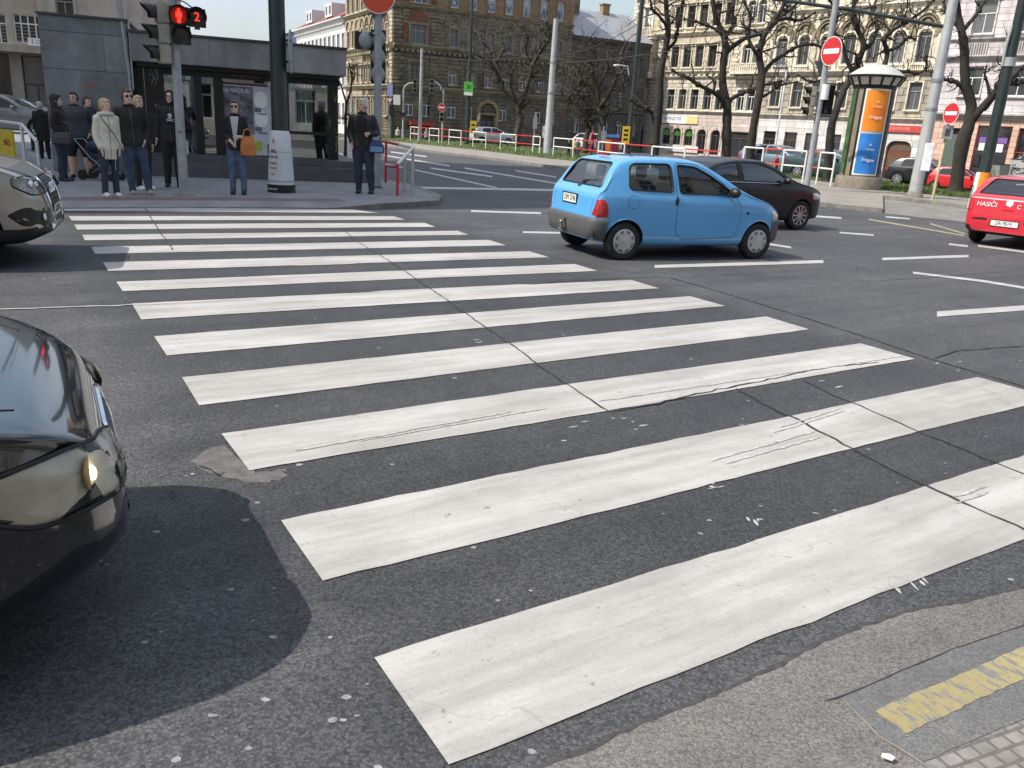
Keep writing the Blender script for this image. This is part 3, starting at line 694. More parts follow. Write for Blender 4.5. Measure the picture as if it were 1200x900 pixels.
facade(bb, 'wall', STONE_BR, 0, 20.2, 8.4, 12.1, [op(c, .9, 8.85, 1.6) for c in W1]+[op(2.6, 1.7, 8.8, 1.75)], back=10)
for c in W1: window(bb, c, 8.85, .9, 1.6, fr=FRG, sur=MOULD_BR, hood=0)
window(bb, 2.6, 8.8, 1.7, 1.75, fr=FRG, sur=MOULD_BR, mull=2, curtain=2)
facade(bb, 'wall', BRICK_OR, 0, 20.2, 12.1, 17, [op(c, .9, 12.45, 1.9) for c in W1]+[op(2.6, 1.9, 12.5, 1.9)], back=10)
for c in W1: window(bb, c, 12.45, .9, 1.9, fr=FRW, sur=BRICK_OR, sill=True, mull=0, trans=.62, glass=GLASSP)
window(bb, 2.6, 12.5, 1.9, 1.9, fr=FRW, sur=BRICK_OR, mull=2, curtain=2)
for c, ch in zip(W1, 'OUGVJAF'): lettering(bb, c, ch, .95, mk('blue_letter', (.05, .12, .3), .6), 12.95, .12, name='window_letter')
cornice(bb, 0, 20.2, 4.55, MOULD_BR, .35); cornice(bb, 0, 20.2, 8.2, MOULD_BR, .5, dent=.55); cornice(bb, 0, 20.2, 11.95, MOULD_BR, .3); cornice(bb, 0, 20.2, 16.7, MOULD_BR, .7)
boxes(bb, 'base_course', STONE_DK, [((4.87, -.1, .3), (9.7, .2, 1.0)), ((15.7, -.1, .3), (9.0, .2, 1.0))])
for z0, z1 in ((.9, 4.5), (5, 8.1), (8.8, 11.9)):
    for s, w in ((0, .95), (3.95, .95)): quoins(bb, STONE_BR if z0 > 1 else STONE_DK, s, w, z0, z1)
mb = MB()
for c in W1:
    mb = MB()
    for rr, d in ((.98, .14), (.78, .1), (.58, .08)):
        pts = [(c+rr*math.cos(math.pi*i/12), -.06, 10.75+rr*1.1*math.sin(math.pi*i/12)) for i in range(13)]
        for p, q in zip(pts, pts[1:]): mb.bar(p, q, .16, d)
    mb.build('blind_arch', MOULD_BR, bb)
mb = MB(); mb.prism([(2.6+1.05*math.cos(math.pi*i/14), 10.85+1.0*math.sin(math.pi*i/14)) for i in range(15)], -.05, .05, axis='y'); mb.build('lunette', mk('lunette_red', (.2, .075, .045), .8, 0, .3, 3), bb)
boxes(bb, 'red_panel', mk('fresco_red', (.19, .07, .045), .85, 0, .35, 3), [((1.25, -.03, 9.7), (.5, .06, 1.7)), ((3.65, -.03, 9.7), (.4, .06, 1.7)), ((1.2, -.03, 13.2), (.6, .06, 1.2)), ((4.2, -.03, 13.2), (.6, .06, 1.2))])
mb = MB(); rr = 1.15
pts = [(10.45+rr*math.cos(math.pi*i/14), -.14, 2.75+rr*math.sin(math.pi*i/14)) for i in range(15)]
for p, q in zip(pts, pts[1:]): mb.bar(p, q, .3, .34)
for s in (9.4, 11.5): mb.box((s, -.15, 1.2), (.42, .34, 3.1))
mb.box((10.45, -.12, 2.62), (2.4, .3, .2)); mb.build('portal', wall_mat('portal_stone', (0.340, 0.260, 0.140), (0.200, 0.150, 0.085), None), bb)
d = boxes(bb, 'door', mk('dark_door', (.02, .017, .014), .4), [((10.45, .15, 1.0), (1.38, .08, 2.9))])
boxes(d, 'door_glass', GLASSB, [((10.1, .1, 1.3), (.42, .02, 1.3)), ((10.8, .1, 1.3), (.42, .02, 1.3))])
mb = MB(); mb.bar((9.2, -.1, 1.9), (9.2, -1.0, 2.9), .04); mb.build('flag_pole', WHITE, bb); MB().prism([(-.95, 2.85), (-.3, 2.15), (-.35, 1.55), (-1.0, 2.0)], 9.17, 9.19, axis='x').build('flag', WHITE, bb)
boxes(bb, 'awning', mk('red_awning', (.42, .05, .03), .7), [((3.0, -.35, 1.3), (2.6, .7, .35))])
# its side facade in the sun
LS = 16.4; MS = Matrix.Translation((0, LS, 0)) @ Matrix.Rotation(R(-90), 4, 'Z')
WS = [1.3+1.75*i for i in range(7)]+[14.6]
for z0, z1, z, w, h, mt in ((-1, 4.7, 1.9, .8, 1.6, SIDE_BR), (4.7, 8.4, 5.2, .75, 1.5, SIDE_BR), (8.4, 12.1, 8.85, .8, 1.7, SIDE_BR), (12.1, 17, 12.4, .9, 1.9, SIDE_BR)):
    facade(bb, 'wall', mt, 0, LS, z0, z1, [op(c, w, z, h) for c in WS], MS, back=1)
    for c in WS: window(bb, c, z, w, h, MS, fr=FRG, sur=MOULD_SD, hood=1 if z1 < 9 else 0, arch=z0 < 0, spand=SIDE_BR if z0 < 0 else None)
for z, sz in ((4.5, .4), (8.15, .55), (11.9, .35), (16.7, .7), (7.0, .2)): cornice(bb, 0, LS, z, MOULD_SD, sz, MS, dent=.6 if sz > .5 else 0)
mb = MB()
for c in WS:
    mb = MB(); pts = [(c+.8*math.cos(math.pi*i/10), -.06, 10.8+.9*math.sin(math.pi*i/10)) for i in range(11)]
    for p, q in zip(pts, pts[1:]): mb.bar(MS @ Vector(p), MS @ Vector(q), .15, .15)
    mb.build('blind_arch', MOULD_SD, bb)
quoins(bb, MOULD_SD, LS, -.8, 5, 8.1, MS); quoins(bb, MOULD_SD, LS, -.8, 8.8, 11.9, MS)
boxes(bb, 'roof', ROOFRED, [((10.1, 5.2, 17.2), (20.6, 10.6, .3))])
# ---- white building with the red roof in the side street
wbP = A + Vector((-math.sin(R(28)), math.cos(R(28)), 0))*16.45
wb = thing('apartment_building', 'white apartment house with red tiled roof and dormers in the side street', 'building', wbP, R(28))
LW = 24; MW = Matrix.Translation((0, LW, 0)) @ Matrix.Rotation(R(-90), 4, 'Z'); WW = [1.2+2.0*i for i in range(12)]
for z0, z1, z in ((-1, 4.2, 1.0), (4.2, 8, 4.9), (8, 11.9, 8.6)):
    facade(wb, 'wall', WHITEW, 0, LW, z0, z1, [op(c, .9, z, 2.0) for c in WW], MW, back=10)
    for c in WW: window(wb, c, z, .9, 2.0, MW, fr=FRG, sur=WHITEW)
cornice(wb, 0, LW, 11.7, WHITEW, .6, MW, dent=.7); cornice(wb, 0, LW, 7.9, WHITEW, .3, MW)
mb = MB(); mb.add([MW @ Vector(p) for p in [(-.2, -.5, 12.3), (LW+.2, -.5, 12.3), (LW+.2, 5, 15.6), (-.2, 5, 15.6), (-.2, 10.5, 12.3), (LW+.2, 10.5, 12.3)]], [(0, 1, 2, 3), (3, 2, 5, 4), (0, 3, 4), (1, 5, 2), (0, 4, 5, 1)]); mb.build('roof', ROOFRED, wb)
for c in (6, 7.6, 15.5, 17.1):
    d = boxes(wb, 'dormer', WHITEW, [((c, 1.6, 13.6), (1.5, 3.0, 1.5))], MW); boxes(d, 'dormer_window', GLASSB, [((c, .09, 13.6), (.7, .04, .9))], MW)
mb = MB(); q = MW @ Vector((13, 4.8, 15.5)); mb.tube([q, q+Vector((0, 0, 2.5))], .03, 5)
for i in range(4): mb.bar(q+Vector((-.5, 0, 1.6+.25*i)), q+Vector((.5, 0, 1.6+.25*i)), .03)
mb.build('antenna', DKGREY, wb)
bl = thing('office_building', 'narrow dark blue building at the far end of the side street', 'building', wbP+Vector((-math.sin(R(28)), math.cos(R(28)), 0))*24.2, R(28))
facade(bl, 'wall', mk('blue_cladding', (.035, .075, .15), .5, 0, .15, 1), 0, 8, -1, 12.3, [op(1.5+2.2*i, 1, z, 1.6) for i in range(3) for z in (2, 5.2, 8.6)], Matrix.Translation((0, 8, 0)) @ Matrix.Rotation(R(-90), 4, 'Z'), back=10)
for i in range(3):
    for z in (2, 5.2, 8.6): window(bl, 1.5+2.2*i, z, 1, 1.6, Matrix.Translation((0, 8, 0)) @ Matrix.Rotation(R(-90), 4, 'Z'), fr=FRG)
MB().prism([(-.3, 12.3), (10, 12.3), (5, 13.8)], 0, 8, axis='y').build('roof', mk('dark_sheet_roof', (.06, .07, .08), .5), bl)
# ---- dark house with the grey roof
gP = A + Vector((math.cos(R(28)), math.sin(R(28)), 0))*20.25
gb = thing('town_house', 'dark grey town house with grey sheet metal roof and two chimneys', 'building', gP, R(28))
WG = [1.3+1.9*i for i in range(5)]
for z0, z1, z, w, h in ((-1, 3.6, 1.3, .8, 1.5), (3.6, 7.3, 4.4, .8, 1.6), (7.3, 11, 8.0, .8, 1.6)):
    facade(gb, 'wall', GREYW, 0, 10.2, z0, z1, [op(c, w, z, h) for c in WG], back=10)
    for c in WG: window(gb, c, z, w, h, fr=FRG if z > 2 else FRW, sur=GREYW)
cornice(gb, 0, 10.2, 10.7, GREYW, .5); cornice(gb, 0, 10.2, 3.5, GREYW, .25)
rf = MB().prism([(-.6, 11.25), (4.8, 14.6), (10.3, 11.25)], -.05, 10.3, axis='x').build('roof', ROOFGREY, gb)
boxes(rf, 'chimney', STONE_BR, [((2.2, 4.0, 15.0), (1.1, .8, 2.2))]); boxes(rf, 'chimney', BRICK_OR, [((6.7, 4.6, 14.7), (.9, .7, 1.3)), ((6.7, 4.6, 15.4), (1.1, .9, .15))])
# ---- right side: beige, ornate and pink houses on one line
L0 = Vector((36, 75.4, 0)); UA = Vector((math.cos(R(-51)), math.sin(R(-51)), 0))
be = thing('corner_house', 'beige stucco house with rose ground floor and arched shop windows', 'building', L0-UA*38.4, R(-51)); LB = 19.4
o_sh = [(1.3, 3.2, -.3, 2.5), (4.6, 5.5, -.3, 2.4), (16.1, 18.6, -.3, 2.35)]; AR = [6.95, 8.55, 10.3, 12.15, 14.1]
facade(be, 'wall', ROSE, 0, LB, -1.3, 4.2, o_sh+[(c-.62, c+.62, .6, 2.45) if i < 3 else (c-.62, c+.62, -.2, 2.45) for i, c in enumerate(AR)], back=10)
SHG = mk('green_shop_blind', (.12, .3, .06), .7)
for i, c in enumerate(AR):
    z = .6 if i < 3 else -.2; w_ = window(be, c, z, 1.24, 2.45-z, fr=FRB, sur=ROSE, arch=True, spand=ROSE, sill=False, glass=GLASSD)
    if i < 3: MB().prism([(-.58, 1.0), (.58, 1.0)]+[(.58*math.cos(math.pi*k/8), 1.25+.55*math.sin(math.pi*k/8)) for k in range(9)], .13, .16, axis='y').build('blind', SHG, w_)
for a, b, c, d in o_sh: window(be, (a+b)/2, c, b-a, d-c, fr=FRB, sill=False, mull=1, trans=.75)
boxes(be, 'shop_blind', mk('yellow_green_blind', (.3, .38, .05), .7), [((2.25, .12, 2.25), (1.8, .06, .4))])
sg = boxes(be, 'shop_sign', WHITE, [((8.6, -.06, 3.35), (5.6, .1, .85))]); boxes(sg, 'sign_panel', mk('pale_yellow_sign', (.7, .6, .25), .6), [((10.6, -.12, 3.35), (1.55, .03, .8))])
lettering(sg, 7.6, 'PAPÍRNICTVÍ', .5, mk('sign_blue', (.1, .25, .5), .6), 3.42, -.125, xs=.95)
boxes(be, 'wall_panel', WPL, [((9.6, -.08, .2), (4.6, .14, .7))])
W1b = [7.0, 8.75, 10.5, 12.3, 14.0, 17.4]; QP = [.3, 4.7, 15.4, 18.9]
for z0, z1, z, h, mt, hd in ((4.2, 8.3, 4.5, 2.1, BEIGE1, 0), (8.3, 12.3, 8.95, 2.15, BEIGE, 1), (12.3, 17, 13.05, 2.2, BEIGE, 1)):
    ops = [op(c, 1.1, z, h) for c in W1b[:5]]+[op(2.4, 1.2, z, h), op(16.75, .95, z, h), op(18.05, .95, z, h)]
    facade(be, 'wall', mt, 0, LB, z0, z1, ops, back=10)
    for c in W1b[:5]: window(be, c, z, 1.1, h, fr=FRG if z < 5 else FRB, sur=CREAM, hood=hd, curtain=1)
    window(be, 2.4, z, 1.2, h, fr=FRW, sur=CREAM, hood=2 if z > 12 else 0)
    for c in (16.75, 18.05): window(be, c, z, .95, h, fr=FRW, sur=CREAM, arch=z > 5, spand=BEIGE if z > 5 else None)
    if z > 5:
        for s in QP: quoins(be, CREAM, s-.3, .75, z0+.3, z1-.4, h=.4)
    cornice(be, 0, LB, z0-.12, CREAM, .4 if z0 > 5 else .3, dent=.8 if 5 < z0 < 9 else 0)
cornice(be, 0, LB, 7.75, CREAM, .22); cornice(be, 0, LB, 12.9, CREAM, .15); cornice(be, 0, LB, 16.7, CREAM, .8, dent=.8)
ov = boxes(be, 'oriel', CREAM, [((2.4, -.5, 8.15), (3.2, 1.0, .7))], bevel=.04); boxes(ov, 'oriel_roof', CREAM, [((2.4, -.5, 12.1), (3.3, 1.1, .35))], bevel=.04)
boxes(ov, 'oriel_wall', BEIGE, [((s, -.45, 10.1), (.28, .9, 3.5)) for s in (.95, 3.85)]+[((2.4, -.8, 10.1), (.25, .2, 3.5))])
bal = boxes(be, 'balcony', CREAM, [((2.4, -.55, 12.35), (3.4, 1.2, .14)), ((2.4, -1.05, 13.2), (3.4, .1, .1))])
boxes(bal, 'baluster', CREAM, [((.9+.25*i, -1.05, 12.78), (.1, .1, .74)) for i in range(13)])
bal = boxes(be, 'balcony', CREAM, [((17.4, -.5, 8.25), (3.6, 1.1, .3)), ((17.4, -.95, 9.1), (3.6, .1, .1))]); boxes(bal, 'baluster', CREAM, [((15.8+.27*i, -.95, 8.7), (.1, .1, .7)) for i in range(13)])
# ornate house
orn = thing('ornate_house', 'ornate cream house with arched windows above a white ground floor', 'building', L0-UA*18.95, R(-51)); LO_ = 18.0
WO = [1.55, 4.05, 6.45, 8.9, 11.35, 13.7, 16.0]
facade(orn, 'wall', WPL, 0, LO_, -1.6, 4.1, [op(c, 1.45, -.15, 2.75) for c in WO[:5]]+[(14.3, 16.7, -1.4, 2.3)], back=10)
for c in WO[:5]: window(orn, c, -.15, 1.45, 2.75, fr=FRB, sill=False, trans=.72)
d = boxes(orn, 'door', WOOD, [((15.5, .3, .4), (2.36, .08, 3.6))]); boxes(d, 'door_panel', FRB, [((15.0, .25, .1), (.8, .03, 1.6)), ((16.05, .25, .1), (.8, .03, 1.6)), ((15.5, .25, 1.7), (1.9, .03, .5))])
mb = MB()
for sg_ in (1, -1):
    pts = [(15.5+sg_*1.2, -.04, 2.3), (15.5+sg_*1.2, -.04, 1.5)]+[(15.5+sg_*(.5+.7*math.cos(math.pi/2*i/6)), -.04, 1.5+.79*math.sin(math.pi/2*i/6)) for i in range(1, 7)]
    n = len(pts); mb.add(pts+[(a, .22, c) for a, b, c in pts], [tuple(range(n))]+[(i, (i+1) % n, n+(i+1) % n, n+i) for i in range(n)])
mb.build('portal', WPL, orn)
sg = boxes(orn, 'shop_sign', mk('red_shop_sign', (.5, .06, .05), .6), [((15.3, -.09, 3.35), (4.2, .14, .6))]); lettering(sg, 15.3, 'ENVIPAPÍR', .42, mk('pale_red_lettering', (.75, .3, .25), .6), 3.35, -.17)
boxes(orn, 'house_number', mk('number_plate_red', (.3, .1, .12), .5), [((13.2, -.02, 2.4), (.35, .04, .25))])
facade(orn, 'wall', GREYBR, 0, LO_, 4.1, 8.1, [op(c, 1.15, 5.0, 2.3) for c in WO], back=10)
for c in WO: window(orn, c, 5.0, 1.15, 2.3, fr=FRG, sur=CREAM, hood=0)
facade(orn, 'wall', CREAMW, 0, LO_, 8.1, 13.6, [op(c, 1.2, 8.95, 2.75) for c in WO], back=10)
for c in WO: window(orn, c, 8.95, 1.2, 2.75, fr=FRG, sur=CREAM, arch=True, spand=CREAMW)
facade(orn, 'wall', CREAMW, 0, LO_, 13.6, 18, [op(c, 1.1, 14.4, 2.2) for c in WO], back=10)
for c in WO: window(orn, c, 14.4, 1.1, 2.2, fr=FRW, sur=CREAM, hood=2)
RELM = wall_mat('sooty_relief_stone', (0.360, 0.300, 0.200), (0.170, 0.140, 0.090), None)
for c in WO:
    mb = MB()
    for rr, e in ((.98, .12), (1.18, .1)):
        pts = [(c+rr*math.cos(math.pi*i/12), -.16, 11.35+rr*1.35*math.sin(math.pi*i/12)) for i in range(13)]
        for p, q in zip(pts, pts[1:]): mb.bar(p, q, .3, e)
    mb.prism([(c+.9*math.cos(math.pi*i/12), 11.45+1.2*math.sin(math.pi*i/12)) for i in range(13)], -.03, .0, axis='y')
    mb.ell((c, -.12, 12.15), (.28, .12, .38), 8, 6)
    for sg_ in (-1, 1): mb.ell((c+sg_*.55, -.1, 11.9), (.2, .1, .22), 8, 5); mb.box((c+sg_*.98, -.1, 11.25), (.3, .24, .3))
    mb.build('window_hood', RELM, orn)
boxes(orn, 'pilaster', CREAM, [((c+1.22, -.07, 10.7), (.42, .16, 5.0)) for c in WO]+[((.3, -.07, 10.7), (.42, .16, 5.0))])
boxes(orn, 'balustrade', CREAM, [((c, -.14, 8.78), (1.7, .2, .12)) for c in WO]+[((c-.7+.2*i, -.12, 8.5), (.1, .12, .5)) for c in WO for i in range(8)])
cornice(orn, 0, LO_, 3.95, CREAM, .35); cornice(orn, 0, LO_, 7.95, CREAM, .45); cornice(orn, 0, LO_, 13.4, CREAM, .6, dent=.7); cornice(orn, 0, LO_, 17.6, CREAM, .8)
boxes(orn, 'keystone', CREAM, [((c, -.07, 7.6), (.35, .16, .4)) for c in WO])
# pink house
pk = thing('pink_house', 'pink and pale lilac house with red framed shop windows', 'building', L0-UA*.9, R(-51)); LP = 26
FRR = mk('red_shop_frame', (.3, .05, .04), .5)
shops = [(1.4, 3.6, -1.2, 3.6), (3.95, 6.7, -1.2, 3.9), (7.2, 10.2, -1.2, 3.8), (11.5, 14, -1, 3.7), (15, 18, -1, 3.7)]
facade(pk, 'wall', PINK, 0, LP, -1.6, 4.4, shops, back=10)
for i, (a, b, c, d_) in enumerate(shops):
    w_ = window(pk, (a+b)/2, c, b-a, d_-c, fr=FRR if i else mk('dark_green_shutter', (.03, .06, .04), .6), sill=False, trans=.62, glass=GLASSD)
    if i == 1:
        boxes(w_, 'window_notice', mk('violet_notice', (.2, .1, .35), .6), [((0, .14, 3.95), (2.2, .02, .45))]); boxes(w_, 'window_notice', WHITE, [((-.7, .13, 3.4), (.7, .02, .6)), ((.5, .13, 3.35), (.8, .02, .65))])
    if i == 2: boxes(w_, 'window_notice', mk('orange_notice', (.75, .22, .05), .6), [((0, .14, 3.1), (1.6, .02, .5))])
    if i == 0: boxes(w_, 'shutter', mk('green_grey_shutter', (.09, .12, .1), .7), [((0, .12, 2.2), (2.0, .04, 4.2))])
WP = [2.6, 6.3, 10, 13.7, 17.4, 21]
for z0, z1, z, h in ((4.4, 9.2, 6.25, 2.3), (9.2, 14.2, 11.1, 2.5), (14.2, 18, 15, 2.2)):
    facade(pk, 'wall', PALE, 0, LP, z0, z1, [op(c, 1.7, z, h) for c in WP], back=10)
    for c in WP: window(pk, c, z, 1.7, h, fr=FRW, sur=PALE, hood=1 if z > 10 else 0, trans=.62)
GRC = wall_mat('grey_moulding', (0.500, 0.480, 0.460), (0.340, 0.320, 0.310), None)
cornice(pk, 0, LP, 4.35, GRC, .5); cornice(pk, 0, LP, 9.0, GRC, .4); cornice(pk, 0, LP, 10.5, GRC, .25); cornice(pk, 0, LP, 17.7, GRC, .8)
boxes(pk, 'baluster', GRC, [((c-.7+.2*i, -.06, 10.0), (.1, .12, .8)) for c in WP for i in range(8)])
# ---- tan building on the left
def fplane(P, ang):
    u = Vector((math.cos(ang), math.sin(ang), 0)); n = Vector((-u.y, u.x, 0))
    def f(x, y):
        d = ray(x, y); t = n.dot(P-CAM)/n.dot(d); q = CAM+d*t; return (q-P).dot(u), q.z
    return f
tP = AT(-120, 100, 54); tP.z = 0; fp = fplane(tP, R(18))
tb = thing('office_block', 'tan rendered office block with white framed windows behind the pavement', 'building', tP, R(18))
rect = lambda x0, y0, x1, y1: (fp(x0, (y0+y1)/2)[0], fp(x1, (y0+y1)/2)[0], fp((x0+x1)/2, y1)[1], fp((x0+x1)/2, y0)[1])
wins = [rect(16, 17, 50, 51), rect(-28, 15, 8, 50)]; pw = fp(48, 30)[0]; zl = fp(30, 58)[1]
low = [rect(-8, 66, 13, 118), rect(27, 66, 58, 118)]
facade(tb, 'wall', TANW, -8, pw, -.4, 14, wins+[(a, b, .3, zl-.35) for a, b, c, d_ in low], back=12)
for a, b, c, d_ in wins: window(tb, (a+b)/2, c, b-a, d_-c, fr=FRW, mull=3, trans=.68, sill=False)
for a, b, c, d_ in low: window(tb, (a+b)/2, .3, b-a, zl-.65, fr=mk('dark_bronze_frame', (.05, .045, .04), .5), mull=1, trans=.55, sill=False)
MR = Matrix.Translation((0, -.5, 0)); ups = [rect(66, 21, 87, 28), rect(66, -8, 87, 2), rect(110, 24, 130, 31)]
pe = fp(199, 20)[0]
facade(tb, 'wall', TANL, pw, pe, -.4, 14, [(a, b, c-1.2, d_) for a, b, c, d_ in ups], MR, back=12)
for a, b, c, d_ in ups: window(tb, (a+b)/2, c-1.2, b-a, d_-c+1.2, MR, fr=FRG, sill=True, sur=TANL)
boxes(tb, 'ledge', TANW, [((pw/2-4, -.5, zl), (pw+8, 1.1, .45))])
mb = MB(); zr = wins[0][2]
for i in range(5): mb.bar((-8, -.9, zr+.1+.2*i), (pw, -.9, zr+.1+.2*i), .03)
for i in range(14): mb.bar((-8+i*.9, -.9, zl), (-8+i*.9, -.9, zr+1.0), .04)
mb.build('railing', GALV, tb)
s0, s1, z0_, z1_ = rect(37, 46, 54, 55); bn = boxes(tb, 'banner', WHITE, [(((s0+s1)/2, -.96, (z0_+z1_)/2), (s1-s0, .04, z1_-z0_))]); lettering(bn, s0+.26, '1', .4, mk('banner_purple', (.3, .03, .12), .6), (z0_+z1_)/2, -.985); lettering(bn, s0+.62, 'CP', .28, mk('banner_blue', (.1, .3, .5), .6), (z0_+z1_)/2, -.985)
# ---- tall block outside the picture on the left: its shadow lies over the pavement and the kiosk
sb = thing('tall_block', 'tall grey block beyond the left edge whose shadow covers the pavement', 'building', (0, 0, 0))
SH = 31.0; off = Vector((math.cos(AZ), math.sin(AZ), 0))*SH/math.tan(EL)
cor = G(690, 243, 0)-off; e1 = Vector((-math.cos(R(36)), -math.sin(R(36)), 0)); e2 = Vector((math.cos(R(87)), math.sin(R(87)), 0))
base = [cor, cor+e1*40, cor+e1*40+e2*19, cor+e2*19]
mb = MB(); mb.loft([[(p.x, p.y, -.5) for p in base], [(p.x, p.y, SH) for p in base]]); mb.build('wall', TANW, sb)
mb = MB(); mb.loft([[(p.x, p.y, SH) for p in base], [(p.x*1.0, p.y, SH+.4) for p in base]]); mb.build('roof', DKGREY, sb)

# ---- house row behind the viewer: it is what the glass and the car paint mirror
rh = thing('house_row', 'pale house row across the near pavement, mirrored in the kiosk glass', 'building', Vector((math.cos(R(32.5)), math.sin(R(32.5)), 0))*34+Vector((.537, -.843, 0))*13, R(212.5))
ops_ = [op(2.5+3.2*i, 1.3, z, 2.1) for i in range(15) for z in (1.0, 5.2, 9.0, 12.8)]
facade(rh, 'wall', wall_mat('pale_row_plaster', (.78, .74, .66), (.66, .62, .54), None), 0, 50, -.2, 16, ops_, back=8)
for a_, b_, z_, d_ in ops_: window(rh, (a_+b_)/2, z_, b_-a_, 2.1, fr=FRW)
cornice(rh, 0, 50, 15.6, CREAM, .6); cornice(rh, 0, 50, 4.2, CREAM, .3)
# ------------------------------------------------------------------ vehicles
INTER = mk('car_interior', (.03, .03, .032), .85, 0, .2, 8)
SEATM = mk('car_seat_fabric', (.05, .05, .055), .9, 0, .2, 12)
CHROME = mk('chrome', (.75, .76, .78), .12, 1.0, 0)
TAILR = mk('tail_light_red', (.42, .012, .015), .15, 0, .15, 14, coat=1)
LENS = glass_mat('lamp_lens', (.96, .96, .95), .02, 1.35, base=.03)
REFL = mk('lamp_reflector', (.6, .6, .58), .2, .7, .3, 25)
HUBM = mk('hubcap_silver', (.5, .51, .52), .38, .55, .06, 6)
ALLOY = mk('alloy_silver', (.55, .56, .57), .28, .8, .05, 6)
GREYPL = mk('grey_bumper_plastic', (.085, .088, .092), .6, 0, .1, 6, .1, 120)
PLATE = mk('number_plate', (.72, .72, .68), .45, 0, .03, 8)
PTXT = mk('plate_letters', (.015, .015, .02), .6)
def cat_rom(P, n):
    out = []; P = [np.array(p, float) for p in P]; Q = [2*P[0]-P[1]]+P+[2*P[-1]-P[-2]]
    for i in range(1, len(Q)-2):
        a, b, c, d = Q[i-1:i+3]
        for k in range(n):
            t = k/n; out.append(.5*((2*b)+(-a+c)*t+(2*a-5*b+4*c-d)*t*t+(-a+3*b-3*c+d)*t**3))
    out.append(P[-1]); return out
class Car:
    def __init__(s, sp, name, label, cat, paint_, loc, rz, group=None, sc_=1.0):
        s.sp = sp; s.root = thing(name, label, cat, loc, rz, group); s.root.scale = (sc_,)*3; s.paint = paint_
        s.top = cubic(sp['top']); s.low = cubic(sp['low']); s.plan = cubic(sp['plan']); s.belt = cubic(sp['belt']); s.tumb = sp.get('tumb', .33)
        s.build_body()
    def section(s, x, inset=0.0):
        zb, zt, w = s.low(x), s.top(x), s.plan(x); zs = min(s.belt(x), zt-.035); h = zs-zb; g = zt-zs
        wb = w*.965; wr = max(.25, wb-s.tumb*g)
        return [(0, zb), (w*.7, zb), (w*.9, zb+.03*h), (w*.972, zb+.18*h), (w*.992, zb+.42*h), (w, zb+.66*h), (w*.992, zb+.88*h), (wb, zs),
                (wb-s.tumb*g*.5, zs+.5*g), (wr+.012, zs+.84*g), (wr-.05, zs+.945*g), (wr*.62, zs+.988*g), (0, zt)]
    def build_body(s):
        sp = s.sp; x0, x1 = sp['top'][0][0], sp['top'][-1][0]; L_ = x1-x0
        xs = sorted(set([x0+L_*i/80 for i in range(81)]+[x0+d for d in (.004, .012, .025)]+[x1-d for d in (.004, .012, .025)]+[x0+.05*i for i in range(8)]+[x1-.05*i for i in range(8)]))
        xs = [x for i, x in enumerate(xs) if i == 0 or x-xs[i-1] > 1e-3]
        rings = []
        for x in xs:
            half = cat_rom(s.section(x), 4); half[0][0] = 0; half[-1][0] = 0
            e = min((x-x0), (x1-x))
            if e < .03:        # round the ends a little
                k = 1-.06*(1-e/.03)**2; zc = (s.low(x)+s.top(x))/2; half = [np.array((p[0]*k, zc+(p[1]-zc)*k)) for p in half]
            ring = [(x, p[0], p[1]) for p in half]+[(x, -p[0], p[1]) for p in half[-2:0:-1]]
            rings.append(ring)
        s.n = len(rings[0]); mb = MB(); mb.loft(rings); me = mb.mesh('body', [s.paint, INTER], True, None)
        s.solid = me; bm = bmesh.new(); bm.from_mesh(me); s.bvh = BVHTree.FromBMesh(bm); bm.free(); s.x0, s.x1 = x0, x1
    def hit(s, a, b, axis, sg):
        o, d = {'y': ((a, sg*3, b), (0, -sg, 0)), 'x': ((sg*9, a, b), (-sg, 0, 0)), 'z': ((a, b, 4), (0, 0, -1))}[axis]
        return s.bvh.ray_cast(Vector(o), Vector(d))[0]
    def patch(s, poly, axis, sg, off, name, mat, parent=None, rim=.012, r=0, bulge=0.0, rings=(1, .82, .62, .4, .2)):
        if r: poly = rpoly(poly, r)
        out = []
        for i, p in enumerate(poly):      # densify
            q = poly[(i+1) % len(poly)]; k = max(1, int(math.dist(p, q)/.12))
            out += [(p[0]+(q[0]-p[0])*j/k, p[1]+(q[1]-p[1])*j/k) for j in range(k)]
        poly = out; n = len(poly); cx = sum(p[0] for p in poly)/n; cy = sum(p[1] for p in poly)/n
        nv = {'y': Vector((0, sg, 0)), 'x': Vector((sg, 0, 0)), 'z': Vector((0, 0, 1))}[axis]; last = None; R_ = []
        for t in rings:
            row = []
            for a, b in poly:
                h = s.hit(cx+(a-cx)*t, cy+(b-cy)*t, axis, sg)
                if h is None: h = last or s.hit(cx, cy, axis, sg)
                last = h; row.append(h+nv*(off+bulge*(1-t**2)))
            R_.append(row)
        mb = MB()
        base = [p-nv*(rim+off) for p in R_[0]] if rim else None
        rr = ([base] if rim else [])+R_
        vs = [p for r_ in rr for p in r_]; vs.append((s.hit(cx, cy, axis, sg) or last)+nv*(off+bulge)); fs = []
        for i in range(len(rr)-1):
            for k in range(n): fs.append((i*n+k, i*n+(k+1) % n, (i+1)*n+(k+1) % n, (i+1)*n+k))
        o_ = (len(rr)-1)*n
        for k in range(n): fs.append((o_+k, o_+(k+1) % n, len(vs)-1))
        mb.add(vs, fs); return mb.build(name, mat, parent or s.root, True, 50)
